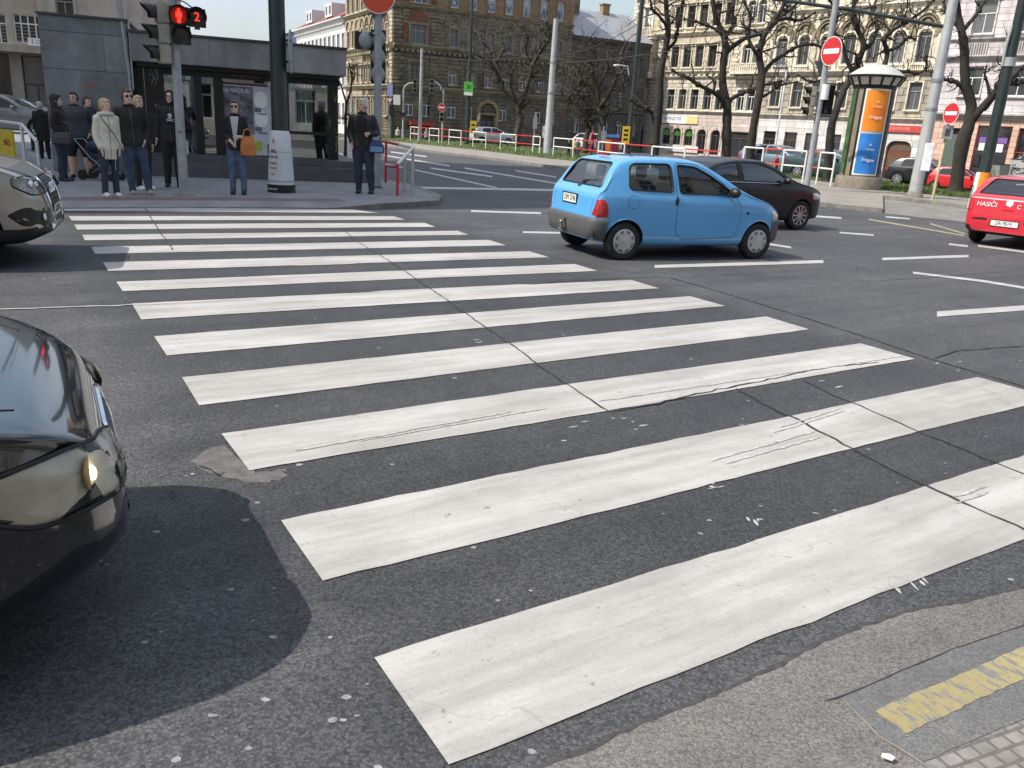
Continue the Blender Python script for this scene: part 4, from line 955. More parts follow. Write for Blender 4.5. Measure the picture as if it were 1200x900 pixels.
    def line(s, pts, axis, sg, name, mat, r=.005, parent=None, closed=False, off=0.0, sub=6):
        P = []; pts = list(pts)+([pts[0]] if closed else [])
        for p, q in zip(pts, pts[1:]):
            k = max(1, int(math.dist(p, q)/.06))
            P += [(p[0]+(q[0]-p[0])*j/k, p[1]+(q[1]-p[1])*j/k) for j in range(k)]
        P.append(pts[-1]); H_ = [s.hit(a, b, axis, sg) for a, b in P]; H_ = [h for h in H_ if h]
        nv = {'y': Vector((0, sg, 0)), 'x': Vector((sg, 0, 0)), 'z': Vector((0, 0, 1))}[axis]
        return MB().tube([h+nv*off for h in H_], r, 5).build(name, mat, parent or s.root, True)
    def extract(s, fn, off, name, mat, parent=None):
        me = s.solid; mb = MB(); idx = {}
        for p in me.polygons:
            if fn(p.center):
                f = []
                for v in p.vertices:
                    if v not in idx: idx[v] = len(mb.v); mb.v.append(tuple(me.vertices[v].co+me.vertices[v].normal*off))
                    f.append(idx[v])
                mb.f.append(tuple(f)); mb.mi.append(0)
        # skirt along the open border so that the part has a thickness
        cnt = {}
        for f in mb.f:
            for a, b in zip(f, f[1:]+f[:1]): cnt[tuple(sorted((a, b)))] = cnt.get(tuple(sorted((a, b))), 0)+1
        inv = {j: i for i, j in idx.items()}; low = {}
        for (a, b), c in cnt.items():
            if c == 1:
                for q in (a, b):
                    if q not in low: low[q] = len(mb.v); v = me.vertices[inv[q]]; mb.v.append(tuple(v.co-v.normal*.006))
                mb.f.append((a, b, low[b], low[a])); mb.mi.append(0)
        return mb.build(name, mat, parent or s.root, True, 45)
    def bumper(s, name, mat, xa, xb, yw, zs, off, sg):
        """moulded bumper: rows of points round one end of the body, pushed out by off"""
        rows = []
        for z, o in zs:
            r = []
            for side in (1, -1):
                q = []
                for i in range(7):
                    h = s.hit(xa+(xb-xa)*i/6, z, 'y', side)
                    if h: q.append(h+Vector((0, side*o, 0)))
                e = []
                for i in range(9):
                    h = s.hit(side*yw*(1-i/9), z, 'x', sg)
                    if h: e.append(h+Vector((sg*o, side*o*(1-i/9)*.7, 0)))
                q += e; r += q if side == 1 else [(lambda m: m)(p) for p in q[::-1]]
            rows.append(r)
        n = min(len(r) for r in rows); mb = MB(); inner = [p-Vector((0, 0, .0))+(Vector((-sg*.05, 0, 0))) for p in rows[-1]]; rows.append(inner)
        mb.v = [tuple(p) for r in rows for p in r]; mb.f = [(i*n+k, i*n+k+1, (i+1)*n+k+1, (i+1)*n+k) for i in range(len(rows)-1) for k in range(n-1)]; mb.mi = [0]*len(mb.f)
        return mb.build(name, mat, s.root, True, 50)
    def cut(s, sides=(), screen=None, rear=None, cab=None, zfl=None, arches=True):
        """cut wheel arches, cabin and window openings into the solid body"""
        sp = s.sp; cs = []
        def add(mb): cs.append(link('c', mb.mesh('c', [INTER, INTER])))
        if arches:
            for ax in (0, sp['wb']):
                for sg in (1, -1):
                    mb = MB(); r = sp['wr']+sp.get('gap', .045)
                    mb.loft([[(ax+r*math.cos(2*math.pi*k/40), sg*y, sp['wr']+r*math.sin(2*math.pi*k/40)) for k in range(40)] for y in (sp['ty']-.3, 1.3)]); add(mb)
        if cab:
            a, b = cab; rings = []
            for i in range(29):
                x = a+(b-a)*i/28; zt = s.top(x)-.05; zs = s.belt(x); w = s.plan(x)*.965-.07
                zf = zfl; zt = max(zt, zf+.05)
                wr = max(.2, w-s.tumb*max(0, zt-zs)); zm = min(zs, zt-.02)
                rings.append([(x, -w, zf), (x, w, zf), (x, w, zm), (x, wr, zt), (x, -wr, zt), (x, -w, zm)])
            mb = MB(); mb.loft(rings); add(mb)
        for p in sides: mb = MB(); mb.prism(p, -1.5, 1.5, axis='y'); add(mb)
        xm = sum(cab)/2 if cab else 0
        if screen: mb = MB(); mb.prism(screen, xm, 9, axis='x'); add(mb)
        if rear: mb = MB(); mb.prism(rear, -9, xm, axis='x'); add(mb)
        o = link('body', s.solid.copy(), s.root); o.parent = None
        for c in cs:
            m = o.modifiers.new('b', 'BOOLEAN'); m.operation = 'DIFFERENCE'; m.solver = 'EXACT'; m.object = c
            if hasattr(m, 'material_mode'): m.material_mode = 'TRANSFER'
        me = evaluated(o); bpy.data.objects.remove(o)
        for c in cs: bpy.data.objects.remove(c)
        me.shade_smooth(); me.set_sharp_from_angle(angle=R(32))
        s.body = link('body', me, s.root); return s.body
    def wheels(s, style, rimm, which=((0, 1), (0, -1), (1, 1), (1, -1)), steer=0.0):
        sp = s.sp; r, w = sp['wr'], sp.get('ww', .175); rr = sp.get('rim', .62)*r; protos = {}
        for ax, sg in which:
            x = sp['wb'] if ax else 0
            T = Matrix.Translation((x, sg*(sp['ty']-w/2), r)) @ Matrix.Rotation(steer if ax else 0, 4, 'Z') @ Matrix.Rotation(R(90)*-sg, 4, 'X')   # local z = outward
            mb = MB(); prof = [(rr*.96, -w/2), (r*.9, -w/2), (r*.985, -w*.38), (r, -w*.22), (r, w*.22), (r*.985, w*.38), (r*.9, w/2), (rr*1.02, w/2-.004), (rr*.98, w*.36)]
            mb.lathe(prof, 36, T); o = mb.build('wheel', RUBBER, s.root, True, 35)
            m = MB(); 
            if style == 'cap':
                m.lathe([(rr*1.0, w*.34), (rr*1.0, w*.45), (rr*.93, w*.5), (rr*.6, w*.53), (rr*.3, w*.52), (rr*.22, w*.56), (.001, w*.565)], 32, T, False); h = m.build('rim', rimm, o, True, 50)
                q = MB()
                for k in range(8):
                    a = 2*math.pi*(k+.5)/8
                    for da, ra, rb in ((-.13, .72, .86), (.13, .72, .86)):
                        pts = [(rr*rho*math.cos(a+da*e), rr*rho*math.sin(a+da*e)) for rho, e in ((.62, .35), (.86, .5), (.86, 1.5), (.72, 1.1))]
                        q.prism(pts, w*.5, w*.545, T)
                q.build('hubcap_slot', BLACK, h)
            else:
                m.lathe([(rr*.98, w*.3), (rr*1.0, w*.46), (rr*.93, w*.47), (rr*.9, w*.3)], 32, T, False)
                ns = int(style)
                for k in range(ns):
                    a = 2*math.pi*k/ns; c, d = math.cos(a), math.sin(a); wd = rr*(.2 if ns < 8 else .12)
                    pts = [(c*rr*.2-d*wd*.5, d*rr*.2+c*wd*.5), (c*rr*.2+d*wd*.5, d*rr*.2-c*wd*.5), (c*rr*.93+d*wd*.8, d*rr*.93-c*wd*.8), (c*rr*.93-d*wd*.8, d*rr*.93+c*wd*.8)]
                    m.prism(pts, w*.36, w*.47, T)
                m.lathe([(rr*.26, w*.36), (rr*.26, w*.48), (.001, w*.5)], 20, T, False); m.build('rim', rimm, o, True, 40)
                MB().lathe([(rr*.9, w*.2), (.001, w*.22)], 24, T).build('brake_disc', DKGREY, o)
    def plate(s, x, z, sg, txt, w=.5, h=.11, tilt=0.0, y=0.0, name='number_plate'):
        hx = s.hit(y, z, 'x', sg); X = hx.x+sg*.012
        T = Matrix.Translation((X, y, z)) @ Matrix.Rotation(R(90)*sg, 4, 'Z') @ Matrix.Rotation(tilt, 4, 'X')
        mb = MB(); mb.add(*_bx((0, 0, 0), (w, .012, h)), T); o = mb.build(name, PLATE, s.root)
        m = MB(); 
        for c, d in (((0, 0, h/2+.008), (w+.03, .02, .014)), ((0, 0, -h/2-.008), (w+.03, .02, .014)), ((w/2+.008, 0, 0), (.014, .02, h)), ((-w/2-.008, 0, 0), (.014, .02, h))): m.add(*_bx(c, d), T)
        m.build('plate_frame', BLACK, o)
        text('plate_lettering', txt, h*.92, PTXT, o, T @ Matrix.Translation((0, -.0075, 0)) @ XZ, .001, xscale=.82); return o
    def seats(s, xs, y=.33, z=.55, hz=1.05):
        for x in xs:
            for sg in (1, -1):
                mb = MB(); mb.loft([[(x-.06+dx, sg*y+w*a, zz) for dx, a in ((-.06, -1), (.06, -1), (.06, 1), (-.06, 1))] for zz, w, dx0 in ((z, .22, 0), (hz-.2, .21, 0), (hz, .17, 0))])
                mb.loft([[(x-.1+dx, sg*y+.12*a, zz) for dx, a in ((-.04, -1), (.04, -1), (.04, 1), (-.04, 1))] for zz in (hz+.04, hz+.2)])
                mb.build('seat', SEATM, s.root, bevel=.02)
    def mirror(s, x, z, mat, sides=(1, -1)):
        for sg in sides:
            h = s.hit(x, z-.06, 'y', sg); y = h.y
            mb = MB(); mb.ell((x, y+sg*.13, z), (.075, .11, .075), 12, 8); mb.tube([(x-.02, y-.01*sg, z-.05), (x, y+sg*.08, z-.03)], .025, 6); mb.build('wing_mirror', mat, s.root, True)
    def handle(s, x, z, parent, sides, mat=BLACK, w=.14, h=.035): pass
def fit(rear, front, wb, side, ty, z=0.0):
    """ground transform of a car whose near-side wheels touch the ground at two photo pixels"""
    a = GS(*rear) if len(rear) == 2 else G(*rear); b = GS(*front); d = (b-a); ang = math.atan2(d.y, d.x)
    n = Vector((-math.sin(ang), math.cos(ang), 0)); k = d.length/wb
    return a - n*side*(ty*k), ang, k

# ---- light blue three-door city car
BLUEP = paint('light_blue_paint', (.1, .36, .7), .0, .28)
tw = dict(top=[(-.5, .6), (-.485, .66), (-.44, .9), (-.36, .99), (-.2, 1.27), (-.06, 1.38), (.2, 1.425), (.6, 1.44), (1.0, 1.435), (1.25, 1.4), (1.55, 1.27), (1.95, 1.04), (2.2, .93), (2.5, .84), (2.74, .72), (2.86, .6), (2.92, .45)],
          low=[(-.5, .27), (0, .2), (1, .19), (2.3, .19), (2.92, .25)], plan=[(-.5, .66), (-.46, .72), (-.36, .765), (0, .8), (.8, .815), (1.8, .81), (2.4, .775), (2.7, .7), (2.86, .58), (2.92, .46)],
          belt=[(-.5, .95), (1.2, .905), (2.2, .86), (2.92, .7)], wb=2.345, wr=.268, ww=.165, ty=.785, rim=.66, tumb=.34)
loc, ang, k = fit((729.5, 305.2), (884.6, 303.6), 2.345, -1, .785)
c = Car(tw, 'blue_hatchback', 'light blue small hatchback with grey bumpers driving past the zebra crossing', 'car', BLUEP, loc, ang, None, k)
SW = [rpoly([(.02, .99), (.05, 1.3), (.13, 1.335), (.72, 1.345), (.74, .965)], .07), rpoly([(.86, .955), (.83, 1.34), (1.15, 1.32), (1.42, 1.2), (1.76, 1.0), (1.8, .945)], .05)]
WSC = rpoly([(-.66, .98), (-.5, 1.34), (.5, 1.34), (.66, .98)], .05); RW = rpoly([(-.62, 1.0), (-.5, 1.33), (.5, 1.33), (.62, 1.0)], .06)
c.cut(SW, WSC, RW, (-.2, 1.9), .62)
for sg in (1, -1):
    for i, p in enumerate(SW):
        f = c.line(p, 'y', sg, 'window_seal', BLACK, .014, closed=True); 
        c.patch(p, 'y', sg, -.012, 'side_window', CARGLASS, rim=0)
    door = c.patch(rpoly([(.82, .4), (.8, .93), (1.84, .92), (1.95, .75), (1.9, .34), (.95, .31)], .08), 'y', sg, .0025, 'door', BLUEP, rim=.004)
    c.line(rpoly([(.82, .4), (.8, .95), (.79, 1.37), (1.15, 1.36), (1.45, 1.23), (1.84, .95), (1.95, .75), (1.9, .33), (.95, .3)], .08), 'y', sg, 'door_gap', BLACK, .004, door, closed=True)
    h = c.hit(.8, .83, 'y', sg); MB().ell((.795, h.y+sg*.006, .845), (.028, .014, .07), 10, 8).build('door_handle', BLACK, door, True)
    tp_ = c.patch(rpoly([(-.49, .6), (-.49, .79), (-.44, .845), (-.37, .845), (-.31, .77), (-.29, .6)], .05), 'y', sg, .008, 'tail_light', TAILR, bulge=.012)
    c.patch([(.09+.09*math.cos(t*math.pi/8), .82+.09*math.sin(t*math.pi/8)) for t in range(16)], 'y', sg, .002, 'fuel_flap', BLUEP, rim=.003) if sg < 0 else None
    if sg < 0: c.line([(.09+.09*math.cos(t*math.pi/8), .82+.09*math.sin(t*math.pi/8)) for t in range(16)], 'y', sg, 'flap_gap', BLACK, .0035, closed=True)
    c.patch([(2.08+.03*math.cos(t*math.pi/4), .69+.02*math.sin(t*math.pi/4)) for t in range(8)], 'y', sg, .006, 'indicator', BLACK)
    c.patch(rpoly([(2.62, .56), (2.58, .74), (2.82, .66), (2.86, .56)], .05), 'y', sg, .006, 'headlight', REFL)
    for ax in (0, 2.345):
        rr = .268+.047; mb = MB(); pts = []
        for t in range(-1, 22):
            a = math.pi*t/20; X = ax+rr*math.cos(a); Z = .268+rr*math.sin(a); hh = c.hit(ax+(rr+.015)*math.cos(a), .268+(rr+.015)*math.sin(a), 'y', sg)
            if hh: pts.append((X, hh.y-sg*.004, Z))
        mb.tube(pts, .012, 6).build('arch_lip', BLUEP, c.root, True)
c.patch(WSC, 'x', 1, -.01, 'windscreen', CARGLASS, rim=0); c.patch(RW, 'x', -1, -.01, 'rear_window', CARGLASS, rim=0)
c.line(WSC, 'x', 1, 'window_seal', BLACK, .013, closed=True); c.line(RW, 'x', -1, 'window_seal', BLACK, .014, closed=True)
c.bumper('rear_bumper', GREYPL, -.3, -.44, .7, ((.275, .0), (.3, .014), (.42, .03), (.52, .034), (.565, .028), (.585, .008)), 0, -1)
c.extract(lambda p: p.x > 2.62 and p.z < .56, .014, 'front_bumper', GREYPL)
for z in (.5, .4): c.line([(y/10*.62, z) for y in range(-10, 11)], 'x', -1, 'bumper_groove', BLACK, .006, off=-.013)
c.line([(-.6, .64), (-.62, .9), (-.6, .99)], 'x', -1, 'tailgate_gap', BLACK, .004); c.line([(.6, .64), (.62, .9), (.6, .99)], 'x', -1, 'tailgate_gap', BLACK, .004)
c.plate(0, .79, -1, '1SM 5746', .42, .12, y=.08)
hx = c.hit(-.05, 1.0, 'x', -1)
mb = MB(); mb.tube([(hx.x-.015, -.02, .985), (hx.x+.07, -.16, 1.09), (hx.x+.17, -.42, 1.17)], [.012, .008, .006], 6); mb.ell((hx.x-.01, .0, .975), (.03, .05, .035), 10, 7); mb.tube([(hx.x+.0, .02, .97), (hx.x+.03, -.02, 1.06), (hx.x+.05, -.36, 1.08)], .006, 5); mb.build('rear_wiper', BLACK, c.root, True)
mb = MB(); mb.ell((hx.x-.03, .08, .915), (.012, .02, .026), 8, 6); mb.build('boot_lock', BLACK, c.root, True)
mb = MB(); mb.tube([(-.4, .06, .36), (-.56, .06, .33), (-.6, .06, .36), (-.6, .06, .42)], .022, 8); mb.ell((-.6, .06, .44), (.03, .03, .03), 10, 8); mb.tube([(-.52, .12, .3), (-.54, .24, .32), (-.52, .28, .31)], .018, 6); mb.box((-.55, .06, .47), (.05, .05, .06)); mb.build('tow_bar', mk('dull_steel', (.25, .23, .2), .45, .7), c.root, True)
c.patch([(-.42+.03*math.cos(t*math.pi/4), .4+.03*math.sin(t*math.pi/4)) for t in range(8)], 'x', -1, .022, 'reflector', CHROME, rim=.02)
c.wheels('cap', HUBM); c.seats((.95, .25), z=.6, hz=1.06); c.mirror(1.72, .99, BLACK)
mb = MB(); mb.box((-.02, 0, 1.425), (.05, .3, .02)); mb.build('brake_light', TAILR, c.root)
mb = MB(); mb.loft([[(1.92, -.6, .9), (1.92, .6, .9), (1.62, .6, .96), (1.62, -.6, .96)], [(1.9, -.6, .62), (1.9, .6, .62), (1.6, .6, .62), (1.6, -.6, .62)]]); mb.build('dashboard', INTER, c.root)
mb = MB(); mb.tube([(1.5+.06*math.sin(a), .32+.17*math.cos(a), .98+.16*math.sin(a)) for a in [2*math.pi*i/18 for i in range(19)]], .014, 6); mb.build('steering_wheel', BLACK, c.root, True)
mb = MB(); mb.ell((.42, -.3, 1.04), (.02, .05, .05), 8, 6); mb.build('window_sticker', REDP, c.root, True)

# ---- black saloon behind it
BLACKP = mk('black_paint', (.008, .009, .011), .4, 0, .03, 3, coat=.2)
sd = dict(top=[(-.98, .6), (-.95, .8), (-.85, .98), (-.5, 1.04), (-.2, 1.12), (.35, 1.37), (1.0, 1.455), (1.5, 1.45), (1.95, 1.31), (2.55, 1.02), (2.9, .95), (3.25, .86), (3.45, .74), (3.55, .55)],
          low=[(-.98, .3), (0, .2), (2.7, .19), (3.55, .24)], plan=[(-.98, .66), (-.88, .8), (-.4, .87), (1, .89), (2.4, .885), (3.0, .84), (3.35, .72), (3.5, .58), (3.55, .46)],
          belt=[(-.98, 1.0), (1, .97), (2.5, .94), (3.55, .72)], wb=2.7, wr=.315, ww=.2, ty=.86, rim=.68)
fr_ = GS(935, 269.5); ang = R(27); axv = Vector((math.cos(ang), math.sin(ang), 0)); nv = Vector((-math.sin(ang), math.cos(ang), 0)); k = .925
loc = fr_ - axv*2.7*k + nv*.86*k
c = Car(sd, 'black_saloon', 'black saloon car half hidden behind the light blue hatchback', 'car', BLACKP, loc, ang, None, k)
SW = [rpoly([(-.05, 1.02), (.38, 1.32), (.85, 1.38), (.9, 1.02)], .04), rpoly([(.98, 1.02), (.94, 1.385), (1.4, 1.385), (1.85, 1.26), (2.3, 1.04), (2.28, 1.0)], .04)]
WSC = rpoly([(-.7, 1.06), (-.55, 1.38), (.55, 1.38), (.7, 1.06)], .05); RW = rpoly([(-.6, 1.12), (-.5, 1.34), (.5, 1.34), (.6, 1.12)], .05)
c.cut(SW, WSC, RW, (-.1, 2.3), .7)
for sg in (1, -1):
    for p in SW: c.patch(p, 'y', sg, -.01, 'side_window', CARGLASS, rim=0); c.line(p, 'y', sg, 'window_seal', BLACK, .012, closed=True)
    c.line([(-.1, 1.0), (.5, .995), (1.4, .99), (2.3, .985)], 'y', sg, 'chrome_strip', CHROME, .008, off=.004)
    for i, (a, b) in enumerate(((.02, .93), (.97, 2.12))):
        d = c.patch(rpoly([(a, .45 if i else .55), (a, .97), (b, .96), (b, .36), (a+.08, .34)], .08), 'y', sg, .002, 'door', BLACKP, rim=.003)
        c.line(rpoly([(a, .45 if i else .55), (a, .99), (b, .98), (b, .36), (a+.08, .34)], .08), 'y', sg, 'door_gap', RUBBER, .005, d, closed=True)
        h = c.hit(a+.16, .84, 'y', sg); MB().ell((a+.16, h.y+sg*.012, .85), (.09, .018, .02), 10, 6).build('door_handle', BLACKP, d, True)
    c.patch(rpoly([(3.02, .66), (3.0, .8), (3.3, .78), (3.4, .66)], .05), 'y', sg, .006, 'headlight', REFL)
c.patch(WSC, 'x', 1, -.01, 'windscreen', CARGLASS, rim=0); c.patch(RW, 'x', -1, -.01, 'rear_window', CARGLASS, rim=0)
c.wheels('10', ALLOY); c.seats((1.2, .3), z=.68, hz=1.08); c.mirror(2.08, 1.05, BLACKP)
for sg in (1, -1): c.patch(rpoly([(-.95, .74), (-.95, .92), (-.6, .94), (-.65, .74)], .05), 'y', sg, .006, 'tail_light', TAILR)

# ---- red fire brigade car, seen from behind
FIRE = paint('fire_red_paint', (.62, .025, .045), 0, .3)
gf = dict(top=[(-.74, .62), (-.72, .72), (-.68, .98), (-.58, 1.04), (-.3, 1.33), (-.15, 1.39), (.2, 1.43), (.8, 1.445), (1.3, 1.42), (1.7, 1.3), (2.3, 1.0), (2.7, .93), (3.1, .83), (3.3, .7), (3.38, .5)],
          low=[(-.74, .3), (0, .2), (2.5, .19), (3.38, .24)], plan=[(-.74, .7), (-.68, .78), (-.5, .83), (0, .86), (1, .87), (2.3, .86), (2.9, .8), (3.2, .68), (3.38, .48)],
          belt=[(-.74, 1.0), (1, .95), (2.3, .91), (3.38, .7)], wb=2.51, wr=.31, ww=.195, ty=.84, rim=.62)
rl = GS(1138, 282); ang = R(41); k = .93
nv = Vector((-math.sin(ang), math.cos(ang), 0)); loc = rl - nv*.84*k
c = Car(gf, 'fire_brigade_car', 'red fire brigade hatchback seen from behind at the right edge', 'car', FIRE, loc, ang, None, k)
SW = [rpoly([(-.1, 1.04), (0, 1.3), (.7, 1.36), (.75, 1.0)], .05), rpoly([(.83, 1.0), (.8, 1.365), (1.2, 1.35), (1.6, 1.24), (2.0, 1.02), (1.98, .98)], .05)]
RW = rpoly([(-.68, 1.05), (-.52, 1.35), (.52, 1.35), (.68, 1.05)], .05); WSC = rpoly([(-.68, 1.04), (-.52, 1.37), (.52, 1.37), (.68, 1.04)], .05)
c.cut(SW, WSC, RW, (-.4, 2.05), .68)
for sg in (1, -1):
    for p in SW: c.patch(p, 'y', sg, -.01, 'side_window', CARGLASS, rim=0); c.line(p, 'y', sg, 'window_seal', BLACK, .012, closed=True)
    c.patch(rpoly([(-.72, .66), (-.73, .98), (-.62, 1.0), (-.48, .96), (-.46, .7)], .05), 'y', sg, .006, 'tail_light', TAILR, bulge=.01)
    c.patch(rpoly([(3.0, .66), (2.95, .8), (3.2, .74), (3.28, .62)], .05), 'y', sg, .006, 'headlight', REFL)
    for y0, y1 in ((.35, .68),): c.patch([(sg*y0, .52), (sg*y1, .52), (sg*y1, .57), (sg*y0, .57)], 'x', -1, .012, 'bumper_strip', BLACK, rim=.02)
c.patch(RW, 'x', -1, -.01, 'rear_window', CARGLASS, rim=0); c.patch(WSC, 'x', 1, -.01, 'windscreen', CARGLASS, rim=0); c.line(RW, 'x', -1, 'window_seal', BLACK, .014, closed=True)
c.extract(lambda p: p.x < -.38 and p.z < .6, .012, 'rear_bumper', FIRE); c.extract(lambda p: p.x < -.36 and p.z < .4, .018, 'bumper_valance', BLACK)
c.plate(0, .49, -1, '2AI 90-91', .52, .11)
c.line([(-.7, 1.0), (-.68, .66), (.68, .66), (.7, 1.0)], 'x', -1, 'tailgate_gap', BLACK, .005)
def rear_txt(s, y, z, sz, nm='lettering'):
    X = c.hit(y, z, 'x', -1).x-.008; return text(nm, s, sz, WHITE, c.root, Matrix.Translation((X, y, z)) @ Matrix.Rotation(R(-90), 4, 'Z') @ Matrix.Rotation(R(-9), 4, 'X') @ XZ, .006, xscale=.95)
rear_txt('HASIČI', .42, .84, .135); rear_txt('112', -.36, .84, .135); rear_txt('C', -.19, .84, .12)
c.patch([(.0+.07*math.cos(t*math.pi/5), .9+.07*math.sin(t*math.pi/5)*(1.1 if t % 2 else .8)) for t in range(10)], 'x', -1, .006, 'badge', WHITE)
c.patch(rpoly([(-.1, .745), (.1, .745), (.1, .77), (-.1, .77)], .01), 'x', -1, .006, 'boot_handle', TAILR)
c.wheels('cap', HUBM); c.seats((1.05, .25), z=.66, hz=1.08); c.mirror(1.9, 1.0, FIRE)
mb = MB(); mb.tube([(-.5, 0, 1.06), (-.42, -.16, 1.14), (-.38, -.4, 1.15)], .009, 5); mb.build('rear_wiper', BLACK, c.root, True)
for a, b in ((-.6, .1), (.1, -.55)): mb = MB(); mb.tube([c.hit(a, 1.28, 'x', -1)+Vector((.06, 0, -.02)), c.hit(a*.5+b*.5, 1.3, 'x', -1)+Vector((.08, 0, 0))], .012, 5); mb.build('cargo_strap', WHITE, c.root)

# ---- silver SUV entering from the left
SILV = paint('silver_beige_paint', (.36, .345, .3), .6, .3)
su = dict(top=[(-.85, .7), (-.8, 1.0), (-.5, 1.25), (-.1, 1.55), (.6, 1.65), (1.3, 1.65), (1.7, 1.53), (2.35, 1.17), (2.8, 1.09), (3.2, 1.02), (3.42, .93), (3.52, .84), (3.58, .66), (3.6, .5)],
          low=[(-.85, .35), (0, .25), (2.8, .24), (3.3, .26), (3.6, .36)], plan=[(-.85, .75), (-.7, .88), (0, .94), (1, .95), (2.6, .945), (3.1, .9), (3.4, .8), (3.54, .66), (3.6, .52)],
          belt=[(-.85, 1.1), (1, 1.08), (2.4, 1.05), (3.2, .94), (3.6, .72)], wb=2.8, wr=.36, ww=.235, ty=.92, rim=.68, gap=.06)
LIGHTIN = mk('lamp_inner', (.32, .32, .31), .25, .6, .35, 30)
GRILL = mk('grille_black', (.01, .01, .011), .35, 0, .3, 30)
def front_end(c, sgs, hl, grille, fog, ring=CHROME):
    pass
AUD = (.0, -10.35, 30)     # front a-coordinate, right-side r-coordinate (along / across the road), heading
def place(a, r, head, xf, halfw, k=1.0):
    h = R(head); ax = Vector((math.cos(h), math.sin(h), 0)); rt = Vector((math.sin(h), -math.cos(h), 0))
    return ax*(a-xf*k) + rt*(r-halfw*k), h
h = R(22); loc = G(70, 301) - Vector((math.cos(h), math.sin(h), 0))*3.58
c = Car(su, 'silver_suv', 'silver beige SUV waiting at the zebra by the left pavement', 'car', SILV, loc, h)
SW = [rpoly([(.0, 1.14), (.1, 1.5), (1.0, 1.57), (1.05, 1.12)], .05), rpoly([(1.12, 1.12), (1.1, 1.57), (1.5, 1.52), (2.05, 1.2), (2.05, 1.14)], .05)]
WSC = rpoly([(-.75, 1.2), (-.6, 1.58), (.6, 1.58), (.75, 1.2)], .05)
c.cut(SW, WSC, None, (-.3, 2.1), .8)
for sg in (1, -1):
    for p in SW: c.patch(p, 'y', sg, -.01, 'side_window', CARGLASS, rim=0)
    # headlight projected from the front, running back along the wing
    P = rpoly([(sg*.40, .76), (sg*.385, .885), (sg*.62, .945), (sg*.80, .93), (sg*.83, .84), (sg*.74, .755)], .03)
    hl = c.patch(P, 'x', 1, .003, 'headlight', LIGHTIN, rim=.01)
    lens = c.patch(P, 'x', 1, .03, 'lens', LENS, hl, rim=.01); c.line(P, 'x', 1, 'lamp_edge', BLACK, .007, hl, closed=True, off=.016)
    for q in ((.55, .84), (.69, .86)):
        hh = c.hit(sg*q[0], q[1], 'x', 1); MB().ell((hh.x-.015, sg*q[0], q[1]), (.035, .05, .045), 12, 8).build('bulb', CHROME, hl, True)
    mb = MB()
    for i in range(7):
        t = i/6; y = sg*(.46+.32*t); z = .895+.03*t; hh = c.hit(y, z, 'x', 1); mb.box(tuple(hh+Vector((.012, 0, 0))), (.02, .035, .014))
    mb.build('led_strip', WHITE, hl)
    P = rpoly([(sg*.45, .42), (sg*.42, .6), (sg*.80, .635), (sg*.86, .56), (sg*.80, .44)], .03)
    fg = c.patch(P, 'x', 1, .006, 'air_intake', GRILL, rim=.01); hh = c.hit(sg*.62, .52, 'x', 1); MB().ell((hh.x+.004, sg*.62, .52), (.02, .045, .045), 12, 8).build('fog_lamp', REFL, fg, True)
    c.line(rpoly([(2.38, .5), (2.36, 1.04), (1.1, 1.08), (1.12, .5)], .08), 'y', sg, 'door_gap', BLACK, .005, closed=True)
gr = c.patch(rpoly([(-.33, .44), (-.37, .84), (-.3, .9), (.3, .9), (.37, .84), (.33, .44)], .05), 'x', 1, .006, 'grille', GRILL, rim=.01)
c.line(rpoly([(-.33, .44), (-.37, .84), (-.3, .9), (.3, .9), (.37, .84), (.33, .44)], .05), 'x', 1, 'grille_frame', CHROME, .014, gr, closed=True, off=.008)
for i in range(8): c.line([(-.31, .48+.05*i), (.31, .48+.05*i)], 'x', 1, 'grille_bar', DKGREY, .008, gr, off=.01)
mb = MB()
for i in range(4):
    cy = -.135+.09*i; hh = c.hit(cy, .78, 'x', 1); mb.tube([(hh.x+.03, cy+.055*math.cos(a), .78+.055*math.sin(a)) for a in [2*math.pi*j/20 for j in range(21)]], .008, 6)
mb.build('badge', CHROME, gr, True)
c.plate(0, .55, 1, '7A3 2210', .5, .11)
c.extract(lambda p: p.z < .42 and p.x > 2.0, .01, 'lower_skirt', BLACK); c.extract(lambda p: p.z < .42 and p.x <= 2.4 and p.x > .4, .01, 'sill', BLACK)
c.line([(2.5, .78), (2.95, .66), (3.3, .6)], 'z', 1, 'bonnet_gap', BLACK, .005)
for sg in (1, -1): c.line([(2.35, sg*.78), (2.9, sg*.74), (3.3, sg*.58), (3.5, sg*.34)], 'z', 1, 'bonnet_gap', BLACK, .006)
c.patch(WSC, 'x', 1, -.01, 'windscreen', CARGLASS, rim=0)
c.wheels('7', ALLOY); c.mirror(2.0, 1.2, SILV); c.seats((1.3,), z=.8, hz=1.25)
for sg in (1, -1): c.patch(rpoly([(-.82, .8), (-.84, 1.05), (-.5, 1.08), (-.55, .82)], .05), 'y', sg, .006, 'tail_light', TAILR)

